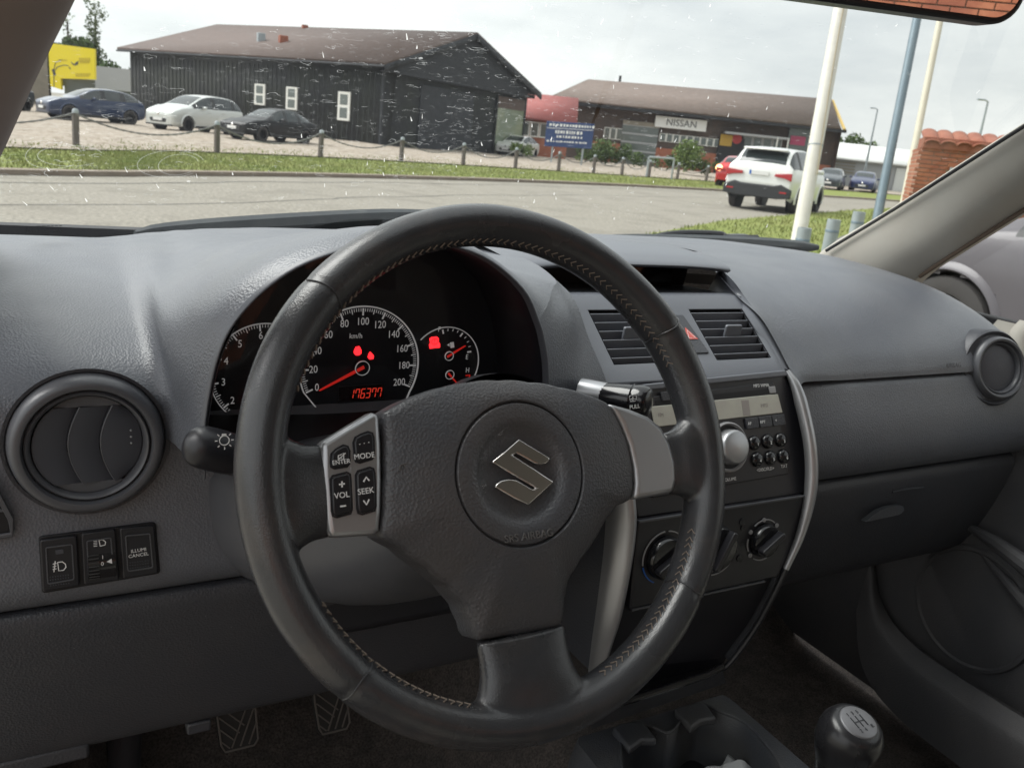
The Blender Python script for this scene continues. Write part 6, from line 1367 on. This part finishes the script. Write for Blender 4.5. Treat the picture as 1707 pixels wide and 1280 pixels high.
for k_ in range(1, 58):
    if bt_ is None:
        bt_ = obj('batten', MB().box((-.215, .41, EH / 2 - .25), (.03, .06, EH - .5), BF), M['barn_wood'], barn, smooth=0); b0_ = bt_.location.copy()
    else:
        c_ = bt_.copy(); COL.objects.link(c_); c_.location = b0_ + Vector(ldir * .41 * (k_ - 1))
def lwin(px_, pyt, pyb, w_):
    # on the long wall: plane through A0 containing ldir and z
    f = Frame(A0, ldir, (0, 0, 1)); f.n = -gdir; u0, v1 = f.px(px_, pyt); u1, v0 = f.px(px_, pyb); u = (u0 + u1) / 2; h_ = v1 - v0
    w = obj('window', MB().box((u, (v0 + v1) / 2, .22), (w_, h_, .10), f), M['white_frame'], barn, bevel=.01)
    for k_ in (0, 1): obj('pane', MB().box((u, v0 + h_ * (.27 + .46 * k_), .262), (w_ * .62, h_ * .36, .04), f), M['pane'], w)
for q in ((438, 141, 176), (491, 146, 184), (578, 154, 202)): lwin(*q, .98)
def roof_thing(px_, py_, m, w_, h_, name):
    # stands on the near roof slope
    n_ = unit(np.cross(ldir, B_(GW / 2, 0, RH) - B_(0, 0, EH))); p0 = B_(0, 0, EH); d = ray(px_, py_); t_ = ((p0 - CAM) @ n_) / (d @ n_); p = CAM + d * t_
    return obj(name, MB().box((p[0], p[1], p[2] + h_ / 2 - .1), (w_, w_, h_ + .2)), M[m], barn, bevel=.03)
roof_thing(435, 74, 'galv', .5, .7, 'roof_vent'); roof_thing(472, 76, 'clay_tile', .55, .6, 'roof_vent'); roof_thing(508, 52, 'clay_tile', .4, .4, 'ridge_cap')

# --- car dealer's hall
dl = thing('dealer_hall', 'brick car dealer hall with brown hipped roof and a white name sign', 'building', (50, 62, 0))
D0 = V(41.0, 67.2, 0); DX = unit(V(.863, -.505, 0)); DN = unit(V(-.505, -.863, 0)); DL = Frame(D0, DX, (0, 0, 1), DN); LW = 24.2
dpx = lambda x, y, w=0: DL.px(x, y, w)
obj('hall_wall', MB().box((LW / 2, 2.5, -4), (LW, 5.0, 8), DL), M['dark_fascia'], dl)
obj('brick_base', MB().box((LW / 2 + 1.2, .85, .06), (LW - 2.6, 1.7, .2), DL), M['far_brick'], dl)
R0 = lambda u, v, w: DL(u, v, w)
obj('roof_slope', MB().add([R0(-1.2, 4.75, 1.3), R0(LW - .3, 4.75, 1.3), R0(LW + .2, 7.35, -4.2), R0(2.2, 6.9, -4.2)], [(0, 1, 2, 3)]), M['roof_greybrown'], dl, solid=.2)
obj('roof_slope', MB().add([R0(-1.2, 4.75, 1.3), R0(2.2, 6.9, -4.2), R0(-1.2, 4.75, -9)], [(0, 1, 2)]), M['roof_greybrown'], dl, solid=.2)
obj('roof_slope', MB().add([R0(-1.2, 4.75, -9.7), R0(LW - .3, 4.75, -9.7), R0(LW + .2, 7.35, -4.2), R0(2.2, 6.9, -4.2)], [(0, 1, 2, 3)]), M['roof_greybrown'], dl, solid=.2)
obj('gable_end', MB().add([R0(LW, 0, 1.0), R0(LW, 4.7, 1.0), R0(LW + .1, 7.2, -4.2), R0(LW, 4.7, -9.5), R0(LW, 0, -9.5)], [(0, 1, 2, 3, 4)]), M['dark_fascia'], dl)
obj('gable_trim', MB().tube([R0(LW + .1, 4.75, 1.3), R0(LW + .35, 7.38, -4.2), R0(LW + .3, 4.6, -9.9)], .14, 6), M['gold_board'], dl)
def dwin(x0, y0, x1, y1, n, m='white_frame', w0=.10):
    a, b = dpx(x0, y0, .2), dpx(x1, y1, .2); uw = (b[0] - a[0]) / n
    for i in range(n):
        u0 = a[0] + uw * i; f = obj('window', MB().box((u0 + uw / 2, (a[1] + b[1]) / 2, w0), (uw * .97, abs(a[1] - b[1]), .14), DL), M[m], dl)
        obj('pane', MB().box((u0 + uw / 2, (a[1] + b[1]) / 2, w0 + .06), (uw * .74, abs(a[1] - b[1]) * .88, .06), DL), M['pane'], f)
dwin(1008, 212, 1036, 234, 3); dwin(1100, 222, 1200, 246, 9, w0=.12)
gdoor = obj('roller_door', MB().box(((dpx(1037, 215)[0] + dpx(1098, 215)[0]) / 2, 1.75, .14), (dpx(1098, 215)[0] - dpx(1037, 215)[0], 3.4, .12), DL), M['pane'], dl)
for k_ in range(5): obj('door_rail', MB().box(((dpx(1037, 215)[0] + dpx(1098, 215)[0]) / 2, .5 + k_ * .72, .20), (dpx(1098, 215)[0] - dpx(1037, 215)[0], .14, .08), DL), M['cladding_grey'], gdoor)
obj('door_header', MB().box(((dpx(1037, 215)[0] + dpx(1098, 215)[0]) / 2, 3.55, .20), (dpx(1098, 215)[0] - dpx(1037, 215)[0], .35, .1), DL), M['concrete'], gdoor)
sa, sb = dpx(1093, 197, .5), dpx(1177, 216, .5); sgn = thing('name_sign', 'white box sign with dark capital lettering on the dealer hall', 'sign', tuple(DL((sa[0] + sb[0]) / 2, 3.4, .3)))
obj('sign_box', MB().box(((sa[0] + sb[0]) / 2, (sa[1] + sb[1]) / 2, .40), (sb[0] - sa[0], .95, .3), DL), M['sign_white'], sgn, bevel=.03)
text('sign_lettering', 'NISSAN', .80, DL, (sa[0] + sb[0]) / 2 + .05, (sa[1] + sb[1]) / 2, .56, M['sign_letter'], sgn, depth=.03, sx=1.0)
ua, ub = dpx(1200, 226, .4), dpx(1238, 258, .4)
obj('shop_entrance', MB().box(((ua[0] + ub[0]) / 2, 1.6, .2), (ub[0] - ua[0], 3.2, .2), DL), M['black'], dl)
obj('amber_poster', MB().box((ua[0] + .62, (ua[1] + ub[1]) / 2 + .35, .34), (1.05, .95, .06), DL), M['led_amber'], dl); obj('red_poster', MB().lathe([(.42, 0), (.42, .05), (0, .05)], DL.moved(ua[0] + 1.55, (ua[1] + ub[1]) / 2 + .55, .32), 16), M['led_red'], dl)
obj('shop_canopy', MB().box(((dpx(1205, 225)[0] + dpx(1310, 235)[0]) / 2, 3.55, .55), (dpx(1310, 235)[0] - dpx(1205, 225)[0], .18, 1.0), DL), M['cladding_grey'], dl)
dwin(1240, 226, 1300, 262, 4, 'cladding_grey'); pa = dpx(1318, 228, .4); pb_ = dpx(1345, 248, .4)
obj('shop_window', MB().box(((pa[0] + pb_[0]) / 2, (pa[1] + pb_[1]) / 2 + .3, .2), (1.9, 1.9, .2), DL), M['pane'], dl); obj('pink_poster', MB().box(((pa[0] + pb_[0]) / 2 - .1, (pa[1] + pb_[1]) / 2 + .15, .34), (1.3, .75, .05), DL), M['pink_print'], dl)
for x_ in (1290, 1308): obj('canopy_post', MB().tube([DL(dpx(x_, 240)[0], 0, 1.0), DL(dpx(x_, 240)[0], 3.6, 1.0)], .06, 8), M['white_frame'], dl)
ch = at(1033, 137, D=79); obj('chimney_flue', MB().tube([ch - V(0, 0, 1.5), ch + V(0, 0, .55)], .12, 8), M['black_satin'], dl)
ch = at(957, 158, D=76); obj('roof_vent', MB().tube([ch - V(0, 0, .6), ch, ch + V(0, 0, .5)], [.2, .2, .28], 10), M['cladding_grey'], dl)
obj('fascia_strip', MB().box((LW / 2, 4.62, 1.28), (LW + .6, .25, .1), DL), M['black_satin'], dl)
# --- red roofed annex
an_ = thing('brick_annex', 'low brick annex with bright red roof between barn and dealer hall', 'building', (35, 62.5, 0))
AN = Frame(at(846, 262, D=68) * V(1, 1, 0), DX, (0, 0, 1), DN); W2 = 4.6
obj('annex_wall', MB().box((W2 / 2, 1.5, -2), (W2, 3.0, 4), AN), M['far_brick'], an_)
obj('annex_roof', MB().add([AN(-.6, 2.75, .5), AN(W2 + .6, 2.75, .5), AN(W2 + .6, 4.75, -3), AN(-.6, 4.75, -3)], [(0, 1, 2, 3)]), M['roof_red'], an_, solid=.15)
for i in range(6):
    f = obj('window', MB().box((.45 + i * .74, 2.05, .04), (.70, 1.15, .1), AN), M['white_frame'], an_); obj('pane', MB().box((.45 + i * .74, 2.05, .08), (.50, .95, .06), AN), M['pane'], f)
# --- blue sign board
bs_ = thing('sign_board', 'large blue sign board with rows of white lettering on posts', 'sign', tuple(at(949, 262, D=50) * V(1, 1, 0)))
S4 = [at(x, y, D=50) for x, y in ((910, 203), (989, 208), (988, 248), (909, 243))]; so = (S4[0] + S4[1] + S4[2] + S4[3]) / 4; SB = Frame(so, unit(S4[1] - S4[0]), (0, 0, 1)); SB.n = DN
sw_, sh_ = np.linalg.norm(S4[1] - S4[0]), 1.42
obj('board_panel', MB().box((0, 0, 0), (sw_, sh_, .08), SB), M['sign_blue'], bs_, bevel=.02)
lt_ = MB()
for v_, x0, x1, h_ in ((.52, -.44, .46, .16), (.14, -.30, .26, .20), (-.12, -.26, .28, .15), (-.40, -.46, .40, .09)):
    x_ = x0 * sw_
    while x_ < x1 * sw_:
        l_ = random.uniform(.06, .15); lt_.box((x_ + l_ / 2, v_, .05), (l_, h_ * random.uniform(.7, 1), .02), SB); x_ += l_ + random.uniform(.03, .10)
obj('white_lettering', lt_, M['sign_white'], bs_, kind='stuff'); obj('divider_line', MB().box((0, .34, .05), (sw_ * .96, .03, .02), SB), M['sign_white'], bs_)
for u_ in (-.9, .9): obj('sign_post', MB().box((u_, -1.3, -.08), (.1, 1.6, .1), SB), M['galv'], bs_)
# --- yellow sign, grey hall and concrete wall on the left
ys = thing('yellow_sign_wall', 'bright yellow sign wall with butterfly mark beside the barn', 'sign', tuple(at(120, 160, D=70) * V(1, 1, 0)))
YF = Frame(at(82, 72, D=70), unit((at(157, 82, D=70) - at(82, 72, D=70)) * V(1, 1, 0)), (0, 0, 1)); YF.n = np.cross(YF.ex, YF.ey); YF.n = YF.n if YF.n[1] < 0 else -YF.n
y4 = [YF.px(x, y) for x, y in ((80, 72), (157, 82), (158, 133), (101, 131), (102, 150), (84, 144))]
obj('sign_panel', MB().prism(y4, -.3, 0, YF), M['yellow_sign'], ys)
mk = MB()
for p in (((118, 103), (124, 108), (126, 105), (131, 102), (130, 108), (125, 110), (121, 108)), ((115, 111), (117, 113), (118, 116), (116, 115))): mk.prism([YF.px(*q) for q in p], 0, .03, YF)
mk.strip([YF.px(*q) for q in ((90, 146), (90, 120), (96, 112), (106, 109), (114, 110))], .06, YF, 0, .02); mk.strip([YF.px(*q) for q in ((90, 118), (92, 106), (98, 101), (104, 100))], .05, YF, 0, .02)
for q in ((89, 118), (91, 124), (90, 121)): mk.lathe([(.12, 0), (.12, .03), (0, .03)], YF.moved(*YF.px(*q)), 8)
obj('butterfly_mark', mk, M['sign_letter'], ys, kind='stuff')
mat('ochre_print', (.55, .43, .03), .6); ft = MB()
for x0, x1, y_, h_ in ((133, 150, 100, .3), (135, 150, 104, .2), (127, 151, 124, .14), (128, 150, 127, .14), (97, 103, 103, .15), (104, 112, 101, .12)):
    x_ = x0
    while x_ < x1: u, v = YF.px(x_, y_); ft.box((u, v, .012), (.09, h_, .02), YF); x_ += 3.2
obj('faint_lettering', ft, M['ochre_print'], ys, kind='stuff')
obj('showroom_glass', MB().box((YF.px(128, 145)[0], YF.px(128, 145)[1], -.5), (2.6, 1.3, .1), YF), M['pane'], ys)
gh_ = thing('grey_hall', 'flat grey hall between the yellow sign and the barn', 'building', tuple(at(190, 150, D=80) * V(1, 1, 0)))
GF = Frame(at(150, 128, D=80), YF.ex, (0, 0, 1), YF.n); obj('upper_cladding', MB().box((3.0, .0, -2), (9, 2.0, 4), GF), M['cladding_grey'], gh_); obj('hall_front', MB().box((3.0, -2.2, -2.2), (9, 2.6, 4), GF), M['pane'], gh_); obj('hall_awning', MB().box((2.8, -2.0, .3), (6, .7, 1.0), GF), M['pane_green'], gh_)
cw_ = thing('concrete_wall', 'stained concrete panel wall at the left edge of the yard', 'wall', tuple(at(50, 170, D=66) * V(1, 1, 0)))
CW = Frame(at(82, 165, D=66) * V(1, 1, 0), unit(V(-.98, -.2, 0)), (0, 0, 1)); CW.n = V(.2, -.98, 0)
for k_ in range(4): obj('wall_panel', MB().box((3.0 + k_ * 6.0, 1.9, 0), (5.95, 3.9, .3), CW), M['concrete'], cw_, bevel=.03)
# --- white industrial hall on the right
wh = thing('industrial_hall', 'long white industrial hall with pale roof far down the road', 'building', (74, 62, 0))
WH = Frame(at(1365, 308, D=85) * V(1, 1, 0), unit((at(1520, 320, D=85) - at(1375, 312, D=85)) * V(1, 1, 0)), (0, 0, 1)); WH.n = np.cross(WH.ex, WH.ey); WH.n = WH.n if WH.n[1] < 0 else -WH.n
obj('hall_wall', MB().box((8, 1.35, -4), (18, 2.7, 8), WH), M['cladding_grey'], wh)
obj('hall_roof', MB().add([WH(-1, 2.6, .5), WH(17.5, 2.6, .5), WH(17.5, 4.3, -8), WH(-1, 4.3, -8)], [(0, 1, 2, 3)]), M['cladding_white'], wh, solid=.2)
for k_ in range(4): obj('louvre', MB().box((1.6, 1.3 + k_ * .3, .06), (3.2, .14, .12), WH), M['concrete'], wh)
obj('hall_door', MB().box((8.4, 1.1, .06), (2.2, 2.2, .12), WH), M['cladding_white'], wh)
# ================================================================== vegetation
mat('leaf', (.065, .105, .028), .7, var=((1.2, (.10, .14, .04), .8), (.3, (.045, .08, .03), .6)), spec=.25); mat('leaf_light', (.12, .18, .045), .7, var=(2, (.16, .20, .07), .8), spec=.25); mat('leaf_airy', (.13, .16, .07), .75, var=(1, (.10, .13, .06), .7)); mat('bark', (.10, .085, .07), .9)
def plant(name, label, cat, base, h, clumps, nleaf, size, m, trunk=True, group=None):
    base = V(*base); t = thing(name, label, cat, tuple(base), group=group); b = MB(); vv = []; ff = []
    for (cx, cy, cz, r, rz_) in clumps:
        for _ in range(int(nleaf * r * r)):
            d_ = RNG.normal(size=3); d_ = d_ / np.linalg.norm(d_) * (RNG.random() ** .45); p = base + V(cx, cy, cz) + d_ * V(r, r, rz_)
            if p[2] < base[2]: continue
            a = RNG.normal(size=3); a = a / np.linalg.norm(a) * size * RNG.uniform(.6, 1.3); c = np.cross(a, RNG.normal(size=3)); c = c / (np.linalg.norm(c) + 1e-9) * size * .5
            i = len(vv); vv += [tuple(p - a), tuple(p + c), tuple(p + a), tuple(p - c)]; ff.append((i, i + 1, i + 2, i + 3))
    me = bpy.data.meshes.new('foliage'); me.from_pydata(vv, [], ff); me.update(); o = link('foliage', me, M[m], t); o.location = -t.location
    if trunk:
        obj('trunk', MB().tube([base + V(0, 0, -.1), base + V(.05, 0, h * .3), base + V(-.05, .05, h * .6), base + V(0, 0, h * .9)], [h * .03, h * .024, h * .015, h * .006], 8), M['bark'], t)
        for (cx, cy, cz, r, rz_) in clumps[:7]: obj('limb', MB().tube([base + V(0, 0, max(.3, cz - r * 1.1)), base + V(cx * .6, cy * .6, cz - r * .3), base + V(cx, cy, cz)], [h * .012, h * .008, h * .004], 6), M['bark'], t)
    return t
def rc2(n, w, z0, z1, r0, r1): return [(random.uniform(-w, w), random.uniform(-w, w), random.uniform(z0, z1), random.uniform(r0, r1), random.uniform(r0, r1) * .8) for _ in range(n)]
b0 = at(82, 158, D=96) * V(1, 1, 0); plant('deciduous_tree', 'dense green tree behind the yellow sign, next to the pillar', 'tree', b0, 7, rc2(18, 4.4, 3.0, 6.4, 1.3, 2.1), 170, .30, 'leaf', group='trees behind the yellow sign')
b0 = at(163, 165, D=100) * V(1, 1, 0); plant('poplar_tree', 'tall airy poplar rising above the yellow sign', 'tree', b0, 11, [(random.uniform(-.8, .8), random.uniform(-.8, .8), 3.0 + 7.0 * k / 11, random.uniform(.7, 1.3) * (1 - .35 * k / 11), 1.1) for k in range(14)], 110, .22, 'leaf_airy', group='trees behind the yellow sign')
b0 = at(118, 165, D=104) * V(1, 1, 0); plant('poplar_tree', 'thin sparse poplar top left of the tall one', 'tree', b0, 10.5, [(random.uniform(-.4, .4), random.uniform(-.4, .4), 5.0 + 5.0 * k / 7, random.uniform(.4, .7), .9) for k in range(8)], 60, .2, 'leaf_airy', group='trees behind the yellow sign')
b0 = at(195, 168, D=98) * V(1, 1, 0); plant('deciduous_tree', 'low green tree between the yellow sign and the barn', 'tree', b0, 5.6, rc2(14, 3.6, 1.6, 4.6, 1.0, 1.7), 170, .26, 'leaf', group='trees behind the yellow sign')
def bush(px_, py_, D_, w, h, m, label):
    b0 = at(px_, py_, D=D_) * V(1, 1, 0); return plant('bush', label, 'bush', b0, h, rc2(7, w, h * .35, h * .75, h * .3, h * .48), 420, .11, m, trunk=False, group='bushes in front of the dealer hall')
bush(1003, 276, 58, 1.1, 1.9, 'leaf', 'rounded dark bush right of the blue sign board'); bush(1030, 278, 58, 1.0, 1.6, 'leaf', 'second rounded bush beside the roller door'); bush(1141, 285, 56, .6, 2.3, 'leaf_light', 'tall bright green bush below the name sign')
bush(1115, 286, 57, .8, 1.2, 'leaf', 'low bush left of the tall bright green bush'); bush(1170, 288, 57, .8, 1.2, 'leaf', 'low bush right of the tall bright green bush'); bush(868, 268, 58, .8, 1.0, 'leaf_light', 'light green bush in front of the red roofed annex'); bush(980, 266, 62, .7, 1.0, 'leaf_light', 'small bush under the blue sign board')
b0 = at(1400, 300, D=120) * V(1, 1, 0); plant('deciduous_tree', 'tree crown showing over the white industrial hall', 'tree', b0, 6.8, rc2(9, 3.0, 4.2, 5.6, 1.2, 1.8), 100, .3, 'leaf')
# far street lamps
for i, (px_, D_) in enumerate(((1640, 55), (1452, 80))):
    top = at(1647 if i == 0 else 1463, 170 if i == 0 else 183, D=D_); t = thing('street_lamp', ('distant street lamp with curved head over the brick shed', 'thin distant mast above the white industrial hall')[i], 'street lamp', (top[0], top[1], 0))
    obj('lamp_column', MB().tube([(top[0], top[1], 0), (top[0], top[1], top[2] * .6), tuple(top)], [.12, .09, .06], 8), M['galv'], t)
    obj('lamp_head', MB().tube([tuple(top), tuple(top - _R * .25 + V(0, 0, .12)), tuple(top - _R * .7 + V(0, 0, .15))], [.06, .09, .12], 8, flat=.6), M['galv'], t)
# information post with a bent rail by the fence
rl = thing('steel_guard_rail', 'low blue grey steel guard rail beside the tall bright bush', 'rail', tuple(at(1120, 300, D=42) * V(1, 1, 0)))
ra, rb = at(1082, 262, D=42), at(1124, 265, D=42); obj('rail_bar', MB().tube([ra, rb], .05, 8), M['galv'], rl)
for p in (ra, rb): obj('rail_post', MB().tube([p, p * V(1, 1, 0)], .05, 8), M['galv'], rl)
